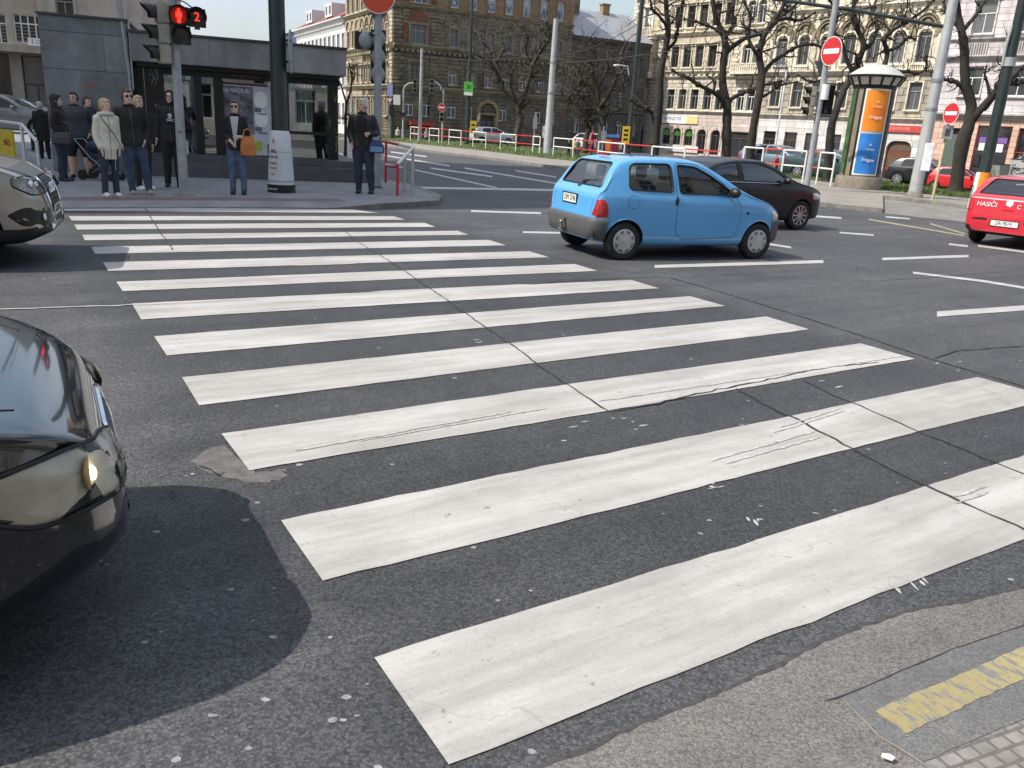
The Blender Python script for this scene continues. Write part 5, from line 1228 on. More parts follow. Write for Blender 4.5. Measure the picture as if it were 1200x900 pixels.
# ---- black car in the near lane, only its nose is in the picture
NEARP = paint('near_black_paint', (.006, .0075, .011), .0, .12, 0)
nc = dict(top=[(-.95, .6), (-.9, .9), (-.5, 1.02), (-.2, 1.12), (.35, 1.37), (1.0, 1.45), (1.5, 1.44), (1.95, 1.29), (2.45, 1.01), (2.8, .945), (3.1, .885), (3.3, .83), (3.42, .775), (3.5, .70), (3.55, .58), (3.57, .42), (3.55, .3)],
          low=[(-.95, .3), (0, .2), (2.7, .2), (3.2, .24), (3.55, .32)], plan=[(-.95, .66), (-.85, .8), (-.4, .86), (1, .88), (2.5, .875), (2.9, .85), (3.15, .8), (3.35, .7), (3.48, .57), (3.55, .44), (3.57, .36)],
          belt=[(-.95, 1.0), (1, .96), (2.5, .9), (3.2, .79), (3.57, .6)], wb=2.65, wr=.31, ww=.2, ty=.85, rim=.64)
nc['low'][-1] = (3.55, .32)
nc['top'] = nc['top'][:-1]; nc['top'][-1] = (3.57, .44)
NA, NR, NH = .15, -2.31, 30
loc, h = place(NA, NR, NH, 3.57, .88)
c = Car(nc, 'black_car', 'glossy black car nose with yellowish headlight close on the left', 'car', NEARP, loc, h)
SW = [rpoly([(-.05, 1.0), (.38, 1.32), (.85, 1.37), (.9, 1.0)], .04), rpoly([(.98, 1.0), (.94, 1.37), (1.4, 1.37), (1.85, 1.24), (2.2, 1.02)], .04)]
WSC = rpoly([(-.7, 1.06), (-.55, 1.37), (.55, 1.37), (.7, 1.06)], .05)
c.cut(SW, WSC, None, (-.1, 2.2), .7)
HLI = mk('yellowed_lamp_inner', (.85, .82, .7), .35, 0, .12, 14)
for sg in (1, -1):
    for p in SW: c.patch(p, 'y', sg, -.01, 'side_window', CARGLASS, rim=0)
    P = rpoly([(sg*.28, .585), (sg*.26, .665), (sg*.42, .715), (sg*.64, .745), (sg*.79, .735), (sg*.815, .65), (sg*.74, .55), (sg*.5, .53)], .04) if sg < 0 else rpoly([(.46, .58), (.44, .67), (.62, .72), (.76, .71), (.78, .63), (.7, .55)], .04)
    hl = c.patch(P, 'x', 1, .003, 'headlight', HLI, rim=.01, rings=(1, .9, .8, .7, .6, .5, .4, .3, .2, .1))
    c.patch(P, 'x', 1, .022, 'lens', LENS, hl, rim=.02, bulge=.012, rings=(1, .95, .9, .8, .7, .6, .5, .4, .3, .2, .1)); c.line(P, 'x', 1, 'lamp_edge', RUBBER, .008, hl, closed=True, off=.014)
    hh = c.hit(sg*.6, .645, 'x', 1); MB().lathe([(.055, .0), (.045, -.012), (.02, -.022), (.001, -.025)], 20, Matrix.Translation((hh.x+.012, sg*.6, .645)) @ Matrix.Rotation(R(90), 4, 'Y'), False).build('lamp_bowl', mk('amber_bowl', (.8, .6, .3), .2, .5, .2, 30), hl, True); hh = c.hit(sg*.6, .645, 'x', 1); MB().ell((hh.x+.02, sg*.6, .645), (.012, .034, .02), 12, 8).build('bulb', emit_mat('lit_bulb', (1.0, .8, .5), 6), hl, True)
    bon = c.line([(2.4, sg*.76), (2.8, sg*.73), (3.1, sg*.62), (3.28, sg*.5)], 'z', 1, 'bonnet_gap', RUBBER, .0035)
gr = c.patch(rpoly([(-.22, .53), (-.25, .665), (.25, .665), (.22, .53)], .03), 'x', 1, .004, 'grille', GRILL, rim=.01)
c.line(rpoly([(-.22, .53), (-.25, .665), (.25, .665), (.22, .53)], .03), 'x', 1, 'grille_frame', CHROME, .011, gr, closed=True, off=.004)
for i in range(4): c.line([(-.2, .55+.03*i), (.2, .55+.03*i)], 'x', 1, 'grille_bar', DKGREY, .006, gr, off=.006)
c.patch(rpoly([(-.3, .345), (-.34, .41), (.34, .41), (.3, .345)], .03), 'x', 1, .004, 'air_intake', GRILL, rim=.01)
c.patch(WSC, 'x', 1, -.01, 'windscreen', CARGLASS, rim=0)
c.wheels('7', ALLOY); c.mirror(2.0, 1.06, NEARP); c.seats((1.2,), z=.68, hz=1.08)

# ---- parked and distant cars
def far_car(spec, name, label, paint_, px, head, k=1.0, group='cars parked along the far houses', dark=False, offx=1.3, z=None):
    P = GS(*px); h = R(head); ax = Vector((math.cos(h), math.sin(h), 0)); loc = P-ax*offx*k
    c = Car(spec, name, label, 'car', paint_, loc, h, group, k); c.cut()
    hb = spec is not sd
    Z1 = spec['belt'][1][1]+.04; zt = max(p[1] for p in spec['top'])-.08
    SW = [rpoly([(.05, Z1), (.2, zt-.04), (.85, zt), (.9, Z1)], .05), rpoly([(.98, Z1), (.95, zt), (1.35, zt-.01), (1.75, zt-.16), (2.15, Z1)], .05)]
    dk = mk('dark_car_glass', (.02, .024, .028), .05, 0, .2, 2)
    for sg in (1, -1):
        for p in SW: c.patch(p, 'y', sg, .004, 'side_window', dk, rim=.004)
        xf = spec['top'][-1][0]; c.patch(rpoly([(xf-.5, Z1-.32), (xf-.52, Z1-.19), (xf-.3, Z1-.22), (xf-.2, Z1-.32)], .04), 'y', sg, .006, 'headlight', REFL)
        xr = spec['top'][0][0]; c.patch(rpoly([(xr+.03, Z1-.3), (xr+.02, Z1-.08), (xr+.2, Z1-.08), (xr+.22, Z1-.3)], .04), 'y', sg, .006, 'tail_light', TAILR)
    c.patch(rpoly([(-.66, Z1+.05), (-.5, zt), (.5, zt), (.66, Z1+.05)], .05), 'x', 1, .004, 'windscreen', dk, rim=.004)
    c.patch(rpoly([(-.62, Z1+.06), (-.5, zt-.02), (.5, zt-.02), (.62, Z1+.06)], .05), 'x', -1, .004, 'rear_window', dk, rim=.004)
    c.wheels('7', ALLOY); c.mirror(1.95, Z1+.04, paint_); return c
far_car(su, 'parked_suv', 'black estate SUV parked before the wooden doorway of the ornate house', paint('midnight_paint', (.006, .007, .011)), (1082, 219), -40, 1.28)
far_car(tw, 'parked_red_car', 'small red car parked behind the thick bare tree', paint('red_car_paint', (.6, .02, .03)), (1121, 224), -40, 1.15, offx=1.15)
far_car(gf, 'parked_grey_hatchback', 'grey blue hatchback parked beyond the red and white railing', paint('grey_blue_paint', (.16, .22, .28), .4), (912, 205), -48, 1.05)
far_car(sd, 'parked_teal_saloon', 'dark teal saloon parked left of the advertising column', paint('teal_paint', (.02, .05, .055), .3), (972, 212), -48, 1.0)
far_car(gf, 'parked_silver_car', 'silver hatchback parked before the brown corner building', paint('silver_paint', (.5, .51, .53), .6), (575, 170), 30, 1.0)
far_car(gf, 'parked_white_car', 'white hatchback parked before the dark grey town house', paint('white_car_paint', (.7, .7, .7)), (700, 178), 30, 1.0)
far_car(su, 'parked_estate', 'dark silver estate car parked before the tan office block', paint('dark_silver_paint', (.12, .125, .14), .5), (8, 158), 14, 1.05, 'cars parked on the left')
far_car(gf, 'parked_pale_blue_car', 'pale blue hatchback parked behind the dark silver estate', paint('pale_blue_paint', (.3, .38, .5), .4), (30, 150), 14, 1.1, 'cars parked on the left')
# red minibus beyond the kiosk
vn = dict(top=[(-.9, .8), (-.88, 1.9), (-.8, 2.06), (0, 2.12), (2, 2.12), (2.9, 2.05), (3.3, 1.75), (3.55, 1.15), (3.75, .95), (3.8, .6)], low=[(-.9, .35), (3.8, .3)], plan=[(-.9, .88), (-.8, .95), (3, .95), (3.6, .88), (3.8, .7)], belt=[(-.9, 1.2), (3.8, 1.1)], wb=3.0, wr=.33, ww=.2, ty=.9, rim=.6, tumb=.08)
P = GS(402, 154.5); h = R(20); ax = Vector((math.cos(h), math.sin(h), 0))
c = Car(vn, 'red_minibus', 'red minibus seen through and beside the glass kiosk', 'minibus', paint('minibus_red', (.55, .03, .03)), P-ax*3.2, h, None, 1.0); c.cut()
dk = MATS['dark_car_glass']
for sg in (1, -1):
    for a, b in ((-.7, .3), (.45, 1.5), (1.65, 2.9)): c.patch(rpoly([(a, 1.25), (a, 1.85), (b-(.15 if b > 2 else 0), 1.85), (b, 1.25)], .06), 'y', sg, .004, 'side_window', dk, rim=.004)
    c.patch([(3.4, .75), (3.4, .9), (3.62, .9), (3.65, .75)], 'y', sg, .006, 'headlight', REFL); c.extract(lambda p, s_=sg: p.z < .75 and p.y*s_ > .5 and p.x < 3.3, .006, 'white_band', WHITE)
c.patch(rpoly([(-.75, 1.25), (-.7, 1.9), (.7, 1.9), (.75, 1.25)], .06), 'x', 1, .004, 'windscreen', dk, rim=.004); c.wheels('7', ALLOY)
# ------------------------------------------------------------------ kiosk and pavement furniture
KZ = .1
kp_ = G(412, 211, KZ); KA = R(20)
ki = thing('metro_kiosk', 'low glass metro entrance kiosk with concrete fascia and dark steps', 'kiosk', (kp_.x, kp_.y, 0), KA)
DKFR = mk('dark_kiosk_frame', (.018, .018, .018), .45, .3, .2, 8)
STEP = mk('dark_stone_step', (.085, .085, .088), .6, 0, .2, 3)
boxes(ki, 'fascia', FASC, [((-2.62, 1.9, 2.93), (4.86, 4.7, .62))], bevel=.015)
boxes(ki, 'roof_edge', DKGREY, [((-2.62, 1.9, 3.26), (4.92, 4.78, .05))])
boxes(ki, 'soffit', BLACK, [((-2.66, 1.9, 2.57), (4.6, 4.3, .08))])
boxes(ki, 'step', STEP, [((-2.4, 1.6, .26), (5.6, 5.0, .34))], bevel=.01); boxes(ki, 'step', STEP, [((-2.5, 1.7, .51), (5.3, 4.5, .17))], bevel=.01)
for x, w in ((-.47, .24), (-1.62, .14), (-3.2, .22), (-3.66, .17), (-4.62, .42), (-4.97, .24)): boxes(ki, 'column', DKFR, [((x, .02, 1.56), (w, .2, 1.94))])
for x, w in ((-.47, .24), (-2.4, .12), (-4.62, .3)): boxes(ki, 'column', DKFR, [((x, 3.6, 1.56), (w, .2, 1.94))])
boxes(ki, 'transom', DKFR, [((-1.05, .02, 1.22), (1.0, .1, .07))]); boxes(ki, 'transom', DKFR, [((-2.4, .02, 2.46), (4.2, .12, .14))]); boxes(ki, 'transom', DKFR, [((-4.03, .02, 1.2), (.75, .06, .05))])
KG = glass_mat('kiosk_glass', (.55, .6, .6), .012, 1.9, base=.2)
for x0, x1 in ((-1.55, -.55), (-3.09, -1.69), (-3.57, -3.31), (-4.41, -3.75)): boxes(ki, 'glass_panel', KG, [(((x0+x1)/2, .03, 1.5), (x1-x0, .014, 1.8))])
for x0, x1 in ((-2.34, -.55), (-4.47, -2.46)): boxes(ki, 'rear_glass', KG, [(((x0+x1)/2, 3.6, 1.5), (x1-x0, .014, 1.8))])
boxes(ki, 'side_glass', KG, [((-.42, 1.8, 1.5), (.014, 3.2, 1.8))])
boxes(ki, 'inner_partition', DKGREY, [((-2.9, 1.7, 1.55), (1.9, .1, 1.9))])
ps = boxes(ki, 'poster', mk('poster_paper', (.5, .51, .56), .6, 0, .08, 3), [((-2.58, -.015, 1.62), (1.12, .014, 1.42))])
boxes(ps, 'poster_picture', mk('poster_dark_print', (.04, .04, .05), .6, 0, .9, 5, col2=(.22, .22, .25)), [((-2.76, -.027, 1.68), (.72, .006, 1.1))])
boxes(ps, 'poster_strip', mk('poster_dark_red', (.12, .04, .05), .6), [((-2.58, -.026, 2.29), (1.06, .006, .06))])
lettering(ps, -2.78, 'NA MAKOR BU', .15, WHITE, 2.13, -.033, xs=.62)
for z in (1.95, 1.5): mb = MB(); mb.prism([(-2.22+.16*math.cos(2*math.pi*i/18), z+.2*math.sin(2*math.pi*i/18)) for i in range(18)], -.03, -.024, axis='y'); mb.build('poster_bubble', WHITE, ps); boxes(ps, 'poster_lines', mk('poster_grey_print', (.12, .12, .16), .6), [((-2.3, -.032, z-.24), (.16, .004, .1)), ((-2.2, -.032, z-.33), (.2, .004, .03))])
boxes(ki, 'leaflet', mk('pale_leaflet', (.5, .52, .5), .6), [((-2.35, -.012, .78), (.5, .01, .3)), ((-2.9, -.012, .75), (.35, .01, .3)), ((-4.2, -.012, .75), (.5, .01, .32))])
boxes(ki, 'leaflet', mk('lime_leaflet', (.35, .5, .06), .6), [((-2.3, -.02, .85), (.14, .008, .22))])
def scribble(root, x, z, w, h, n, mat, seed, r=.012, y=-.09, name='graffiti'):
    rd = random.Random(seed); mb = MB()
    for i in range(n):
        a = (x+rd.uniform(-w, w), y, z+rd.uniform(-h, h)); p = [a]
        for k in range(4): p.append((min(x+w, max(x-w, p[-1][0]+rd.uniform(-w, w))), y, p[-1][2]+rd.uniform(-h*.4, h*.4)))
        mb.tube(p, r, 4, flat=.3)
    o = mb.build(name, mat, root); return o
scribble(ki, -.47, 1.5, .12, .6, 7, mk('yellow_graffiti', (.45, .36, .05), .6), 3, .008)
scribble(ki, -4.62, 1.9, .1, .5, 8, mk('white_graffiti', (.4, .4, .38), .6), 5, .007); scribble(ki, -1.62, 1.6, .05, .5, 4, MATS['white_graffiti'], 9, .005)
lettering(ki, -2.55, 'VESTIBUL METRA', .085, mk('orange_letters', (.35, .15, .04), .6), 2.47, -.045)
# concrete block left of it
cw = thing('concrete_wall', 'dark concrete wall block with an orange tag left of the kiosk', 'wall', (kp_.x, kp_.y, 0), KA)
boxes(cw, 'wall', CONCD, [((-5.98, 1.2, 1.75), (1.78, 3.2, 3.4))], bevel=.02); boxes(cw, 'coping', DKGREY, [((-5.98, 1.2, 3.47), (1.84, 3.26, .05))])
lettering(cw, -5.92, 'HOLL', .11, mk('orange_spray', (.5, .16, .03), .7), 2.03, -.405, name='graffiti')
mb = MB(); mb.tube([(-5.12, -.36, .1), (-5.12, -.36, 2.4), (-5.22, -.36, 3.9), (-5.25, -.3, 6.0)], .05, 10); mb.tube([(-5.05, -.4, 2.0), (-5.05, -.4, 5.8)], .02, 6)
dp = mb.build('metal_pipe', GALV, None, True); dp.location = (kp_.x, kp_.y, 0); dp.rotation_euler = (0, 0, KA); tag(dp, 'tall galvanised pipe running up beside the dark concrete wall', 'pipe')

# ------------------------------------------------------------------ poles, lights, signs
def pole(root, foot, top, r0, r1=None, mat=POLEGREY, name='pole', segs=1):
    h = TOP(foot, *top) - foot.z
    return MB().lathe([(r0*1.02, 0), (r0, .02), (r1 or r0, h-.01), ((r1 or r0)*.8, h)], 18).build(name, mat, root, True), h
def proot(name, label, cat, foot, group=None, rz=None):
    return thing(name, label, cat, foot, face_cam(foot) if rz is None else rz, group)
def rel(foot, x, y):      # (side, height) of a photo pixel at the pole's distance, in the pole's own frame
    d = ray(x, y); s = math.hypot(foot.x, foot.y)/math.hypot(d.x, d.y); p = CAM+d*s
    n = Vector((foot.x, foot.y, 0)).normalized(); rt = Vector((n.y, -n.x, 0)); return (p-foot).dot(rt), p.z-foot.z
def signal(root, x, z, y=0, rz=0.0, n=3, s=.3, case=BLACK, plate=False, lit=None, vis=True, d=.16):
    T = Matrix.Translation((x, y, z)) @ Matrix.Rotation(rz, 4, 'Z'); mb = MB()
    for i in range(n): mb.add(*_bx((0, 0, (i-(n-1)/2)*s), (s*.94, d, s*.97)), T)
    o = mb.build('signal_head', case, root, bevel=.02)
    if plate: m = MB(); m.add(*_bx((0, -d*.3, 0), (s*1.5, .015, s*n+.2)), T); m.build('backing_board', BLACK, o)
    for i in range(n):
        zz = (i-(n-1)/2)*s; Q = T @ Matrix.Translation((0, -d/2, zz)) @ Matrix.Rotation(R(90), 4, 'X')
        MB().lathe([(s*.38, 0), (s*.38, .012), (s*.2, .025), (.001, .03)], 18, Q).build('lens', (lit or {}).get(i, mk('dark_lens', (.02, .022, .02), .15, 0, .3, 20)), o, True)
        if vis:
            m = MB(); L_ = s*.75; pts = []
            for k in range(15):
                a = R(-35)+R(250)*k/14; pts.append((s*.42*math.cos(a), s*.42*math.sin(a)))
            for (a, b), (c_, e) in zip(pts, pts[1:]):
                l1 = L_*(.45+.55*max(0, b/(s*.42))); l2 = L_*(.45+.55*max(0, e/(s*.42)))
                for f in (1, .94): m.add([(a*f, b*f, 0), (c_*f, e*f, 0), (c_*f, e*f, l2), (a*f, b*f, l1)], [(0, 1, 2, 3)], Q)
            m.build('visor', BLACK, o)
    return o
def disc_sign(root, x, z, r, rz=0.0, y=-.1, kind='noentry', back=SIGNBACK, face=None):
    T = Matrix.Translation((x, y, z)) @ Matrix.Rotation(rz, 4, 'Z'); Q = T @ Matrix.Rotation(R(90), 4, 'X')
    o = MB().lathe([(r, 0), (r, .012)], 32, Q).build('sign', back, root)
    if kind:
        MB().lathe([(r*.985, .013), (r*.985, .016)], 32, Q).build('sign_border', WHITE, o); MB().lathe([(r*.93, .017), (r*.93, .02)], 32, Q).build('sign_face', face or SIGNRED, o)
        m = MB(); m.add(*_bx((0, -.023, 0), (r*1.45, .004, r*.34)), T); m.build('sign_bar', WHITE, o)
    return o
def tri_sign(root, x, z, r, rz, y=.1, mat=SIGNBACK, face=None):
    T = Matrix.Translation((x, y, z)) @ Matrix.Rotation(rz, 4, 'Z'); p = rpoly([(-r, r*.6), (r, r*.6), (0, -r*1.1)], r*.15)
    m = MB(); m.prism(p, -.008, .008, T, axis='y'); o = m.build('sign', mat, root)
    if face: m = MB(); m.prism([(a*.7, b*.7) for a, b in p], -.014, -.009, T, axis='y'); m.build('sign_face', face, o)
    return o
# signal pole at the zebra
f = G(216, 229, .1); t = proot('traffic_light_pole', 'grey pole with lit red pedestrian man and countdown beside the hooded man', 'traffic light', f)
_, h = pole(t, f, (203, -40), .085, .08)
MB().lathe([(.2, 0), (.19, .015), (.1, .02)], 16).build('base_collar', KERB, t)
xv, zv = rel(f, 181, 39); CASE = mk('beige_signal_case', (.3, .29, .23), .5, 0, .12, 6, .03)
signal(t, xv+.14, zv, -.02, R(-78), 3, .335, CASE, d=.2)
boxes(t, 'bracket', GALV, [((xv/2+.1, 0, zv+.4), (.3, .05, .05)), ((xv/2+.1, 0, zv-.4), (.3, .05, .05))])
REDL = emit_mat('red_lamp', (1.0, .03, .015), 2.2); GLOW = emit_mat('red_lens_glow', (.35, .01, .008), .25)
for nm, px, kk in (('red', (209.5, 19), 0), ('green', (213, 42), 1), ('count', (230.5, 21.5), 2)):
    x, z = rel(f, *px); y = -.16
    Q = Matrix.Translation((x, y, z)) @ Matrix.Rotation(R(90), 4, 'X')
    mb = MB(); mb.lathe([(.155, -.15), (.16, 0), (.165, .02)], 24, Q); mb.add(*_bx((x, y+.1, z), (.3, .12, .3))); o = mb.build('signal_head', BLACK, t, True)
    MB().lathe([(.14, .021), (.1, .03), (.001, .034)], 24, Q).build('lens', GLOW if kk == 0 else mk('dark_lens', (.02, .022, .02), .15), o, True)
    m = MB()
    for k in range(14):
        a, b = R(-20)+R(220)*k/14, R(-20)+R(220)*(k+1)/14
        m.add([(.165*math.cos(a), .165*math.sin(a), 0), (.165*math.cos(b), .165*math.sin(b), 0), (.165*math.cos(b), .165*math.sin(b), .17), (.165*math.cos(a), .165*math.sin(a), .17)], [(0, 1, 2, 3)], Q)
    m.build('visor', BLACK, o)
    if kk == 0:
        m = MB(); yy = y-.045
        m.ell((x, yy, z+.085), (.025, .006, .028), 10, 6); m.box((x, yy, z+.015), (.062, .008, .09)); m.box((x-.017, yy, z-.075), (.024, .008, .1)); m.box((x+.017, yy, z-.075), (.024, .008, .1))
        for sg in (-1, 1): m.box((x+sg*.042, yy, z+.01), (.016, .008, .085))
        m.build('red_man', REDL, o)
    if kk == 2: text('digit', '2', .2, REDL, o, Matrix.Translation((x, y-.04, z)) @ XZ, .004)
x, z = rel(f, 231, 33); boxes(t, 'buzzer', DKGREY, [((x, -.1, z), (.09, .1, .06))])
x, z = rel(f, 214, 147); boxes(t, 'push_button', mk('button_box', (.35, .35, .33), .5), [((-.02, -.12, z), (.11, .09, .2))], bevel=.015)
mb = MB(); mb.tube([rel_p for rel_p in [(xv*.2, 0, zv+.62), (.2, -.1, zv+.55), (rel(f, 231, 14)[0], -.1, rel(f, 231, 14)[1])]], .012, 5); mb.build('cable', DKGREY, t)
# dark lamp pole with the white wrapped foot
f = G(330, 225, .1); t = proot('lamp_post', 'thick dark green lamp post with a white poster wrapped round its foot', 'lamp post', f)
_, h = pole(t, f, (322, -60), .165, .155, DKGREEN)
z1 = rel(f, 328, 153)[1]
wr = MB().lathe([(.27, .16), (.265, .18), (.235, z1*.6), (.2, z1-.05), (.17, z1)], 28).build('poster_wrap', mk('white_wrap_paper', (.62, .64, .66), .6, 0, .06, 3), t, True)
MB().lathe([(.285, 0), (.285, .16), (.25, .17)], 28).build('foot_band', BLACK, t, True)
WTX = mk('wrap_print', (.1, .09, .12), .6); WRD = mk('wrap_red_print', (.4, .05, .08), .6)
def rad_at(z): return .27+(.2-.27)*(z-.16)/(z1-.21)
for z, s, m_, ln in ((z1-.2, .15, WRD, 'á'), (z1-.42, .05, WTX, 'divadlo'), (.72, .07, WTX, 'sloboda'), (.6, .055, WTX, 'program'), (.5, .055, WTX, 'vstupné'), (.85, .055, WTX, 'klub'), (.38, .05, WRD, 'www.'), (.08, .06, WHITE, 'metropol')):
    a = R(-38); r = (.29 if z < .15 else rad_at(z)+.006); T = Matrix.Rotation(a, 4, 'Z') @ Matrix.Translation((0, -r, z)) @ XZ
    text('wrap_lettering', ln, s, m_, wr, T, .002)
for z in (.24, z1-.42): MB().lathe([(rad_at(z)+.004, z-.01), (rad_at(z)+.005, z+.01)], 28).build('wrap_fold', mk('grey_tape', (.4, .41, .42), .5), wr, True)
x, z = rel(f, 336, 60); MB().lathe([(.42, 0), (.42, .02)], 28, Matrix.Translation((.24, .1, z)) @ Matrix.Rotation(R(84), 4, 'Z') @ Matrix.Rotation(R(90), 4, 'X')).build('sign', mk('grey_sign_back', (.3, .31, .32), .5), t)
boxes(t, 'clamp', DKGREY, [((.16, 0, z+.2), (.2, .08, .05)), ((.16, 0, z-.2), (.2, .08, .05))])
# sign pole at the pavement corner
f = G(442, 220, .1); t = proot('sign_pole', 'grey pole at the pavement corner with a red round sign and signal backs', 'sign pole', f)
pole(t, f, (443, -60), .088, .085)
r_ = PX(f, 19); x, z = rel(f, 443, -4.5); disc_sign(t, x, z, r_, 0, -.12, face=mk('orange_red_face', (.62, .07, .03), .4, 0, .05, 5))
x, z = rel(f, 443, 10); tri_sign(t, x, z, PX(f, 17), R(6), .12)
x, z = rel(f, 443, 66); SGB = mk('signal_back_grey', (.27, .3, .295), .45, 0, .08, 6)
mb = MB()
for i in range(3): mb.ell((0, .12, z+.38-.38*i), (.16, .11, .19), 16, 10)
o = mb.build('signal_head', SGB, t, True); boxes(o, 'backing_board', BLACK, [((0, .2, z), (.34, .02, 1.16))])
for i in range(3): m = MB(); m.lathe([(.15, 0), (.14, .25)], 16, Matrix.Translation((0, .24, z+.38-.38*i)) @ Matrix.Rotation(R(-90), 4, 'X'), False); m.build('visor', BLACK, o)
x, z = rel(f, 428.5, 47); o = MB().ell((x, .1, z), (.16, .12, .2), 16, 10).build('signal_head', SGB, t, True); boxes(o, 'backing_board', BLACK, [((x, .18, z), (.5, .02, .38))]); boxes(t, 'bracket', BLACK, [((x/2, .05, z+.12), (abs(x), .05, .05))])
MB().lathe([(.13, 0), (.12, .03), (.09, .04)], 16).build('base_collar', DKGREY, t)
# tram and lamp poles beyond the road
def simple_pole(name, label, cat, px, top, rpx0, rpx1, mat, off=.12, group=None):
    f = GS(*px, off); t = proot(name, label, cat, f, group); r0 = PX(f, rpx0); r1 = PX(f, rpx1)
    o, h = pole(t, f, top, r0, r1, mat); return t, f, h
TRP = mk('pale_tram_pole', (.42, .43, .42), .45, .25, .12, 3, .03)
t, f4, h4 = simple_pole('tram_pole', 'slim pale tram pole standing before the left corner bay of the brown building', 'tram pole', (492, 164), (494.5, 57), 2.2, 1.4, TRP)
t, f8, h8 = simple_pole('tram_pole', 'stout pale tram pole on the grass left of the blue car', 'tram pole', (641, 180), (652.5, 22), 4.6, 2.6, TRP)
z = rel(f8, 645, 110)[1]; MB().lathe([(PX(f8, 4.2), z), (PX(f8, 4.2), z+.12), (PX(f8, 3.4), z+.16)], 16).build('collar', GALV, t, True); z = rel(f8, 649, 75)[1]; MB().lathe([(PX(f8, 3.6), z), (PX(f8, 3.6), z+.15)], 16).build('collar', GALV, t, True)
t, f9, h9 = simple_pole('lamp_post', 'dark green lamp post with yellow sign behind the blue car', 'lamp post', (735, 185), (747, -40), 3.6, 2.2, DKGREEN)
x, z = rel(f9, 733.5, 158); sg = boxes(t, 'sign', YELLOW, [((x, -.3, z), (PX(f9, 9), .03, PX(f9, 19)))])
for k in range(3): boxes(sg, 'sign_mark', BLACK, [((x, -.32, z+PX(f9, 5-5*k)), (PX(f9, 5), .01, PX(f9, 2.4)))])
mb = MB(); xx, zz = rel(f9, 723, 76); x2, z2 = rel(f9, 737, 88); mb.tube([(x2, 0, z2), (x2-.1, 0, z2+.5), (xx, 0, zz)], .05, 6); mb.ell((xx, 0, zz-.05), (.25, .12, .1), 10, 6); mb.build('lamp_arm', TRP, t, True)
t, f7, h7 = simple_pole('lamp_post', 'thin dark green post with green and yellow signs before the portal', 'lamp post', (547, 169), (557, -40), 2.6, 1.3, DKGREEN)
x, z = rel(f7, 549, 104); sg = boxes(t, 'sign', mk('green_sign', (.1, .42, .06), .5), [((x, -.2, z), (PX(f7, 10.5), .03, PX(f7, 15)))]); boxes(sg, 'sign_panel', WHITE, [((x, -.22, z-PX(f7, 5.6)), (PX(f7, 9.6), .01, PX(f7, 3.4)))]); lettering(sg, x, '➤' if False else '>', .6, mk('dark_sign_mark', (.02, .08, .02), .5), z+PX(f7, 2), -.23)
x, z = rel(f7, 554.5, 149); sg = boxes(t, 'sign', YELLOW, [((x, -.25, z), (PX(f7, 7), .03, PX(f7, 14)))]); boxes(sg, 'sign_mark', BLACK, [((x, -.27, z+PX(f7, 2.5)), (PX(f7, 4), .01, PX(f7, 2))), ((x, -.27, z-PX(f7, 2.5)), (PX(f7, 4), .01, PX(f7, 2)))])
t, f16, _ = simple_pole('sign_post', 'dark post with a triangle sign at the left corner of the brown building', 'sign post', (459.5, 162), (458.5, 98), 2.2, 2.0, DKGREEN)
x, z = rel(f16, 457, 113); boxes(t, 'sign_board', mk('pale_blue_sign', (.35, .4, .6), .5), [((x, -.2, z+.5), (PX(f16, 6), .03, PX(f16, 14)))]); tri_sign(t, x, z-PX(f16, 4), PX(f16, 4.2), 0, -.3, SIGNRED, WHITE); x, z = rel(f16, 459, 129); boxes(t, 'signal_box', BLACK, [((x, -.2, z), (.4, .2, .7))])
t, _, _ = simple_pole('pole', 'slim grey pole behind the pavement left of the white haired man', 'pole', (412, 163), (413, 88), 1.1, .9, TRP)
def mast(label, px, toppx, armpx, headpx, sgn=None):
    t, f, h = simple_pole('signal_mast', label, 'traffic light', px, toppx, 1.1, .9, TRP)
    x0, z0 = rel(f, *toppx); x1, z1 = rel(f, *armpx); r = PX(f, .8)
    MB().tube([(x0, 0, z0-.05), (x0+(x1-x0)*.15, 0, z0+(z1-z0)*.5), (x0+(x1-x0)*.5, 0, z0+(z1-z0)*.85), (x1, 0, z1)], r, 8).build('arm', TRP, t, True)
    x, z = rel(f, *headpx); signal(t, x, z, -.1, 0, 3, .33, SGB); return t, f
t, f = mast('signal mast with its arm reaching right to the slim pale tram pole', (472, 163), (472.5, 106), (484, 97), (486, 101)); x, z = rel(f, 465, 117); boxes(t, 'sign_board', WHITE, [((x, -.1, z), (PX(f, 8), .03, PX(f, 11)))])
x, z = rel(f, 472, 134); boxes(t, 'lower_signal', BLACK, [((x, -.15, z), (.5, .25, .3))])
t, f = mast('signal mast with its arm reaching left above a red round sign', (518, 167), (517.5, 105), (508, 96), (506, 101)); x, z = rel(f, 517.5, 126); disc_sign(t, x, z, PX(f, 4.5), 0, -.2)
x, z = rel(f, 517.5, 137); signal(t, x, z, -.2, 0, 2, .35, SGB)
for px, tp_, lb in (((625, 177), (626, 133), 'small grey notice post left of the stout tram pole'), ((705, 184), (706, 148), 'small grey notice post before the dark grey house'), ((637, 172), (638, 146), 'white notice post close beside the stout tram pole')):
    t, f, h = simple_pole('notice_post', lb, 'sign post', px, tp_, .9, .9, GALV); boxes(t, 'notice_board', GALV if 'grey' in lb else WHITE, [((0, -.12, h-.6), (PX(f, 5), .06, PX(f, 13)))])
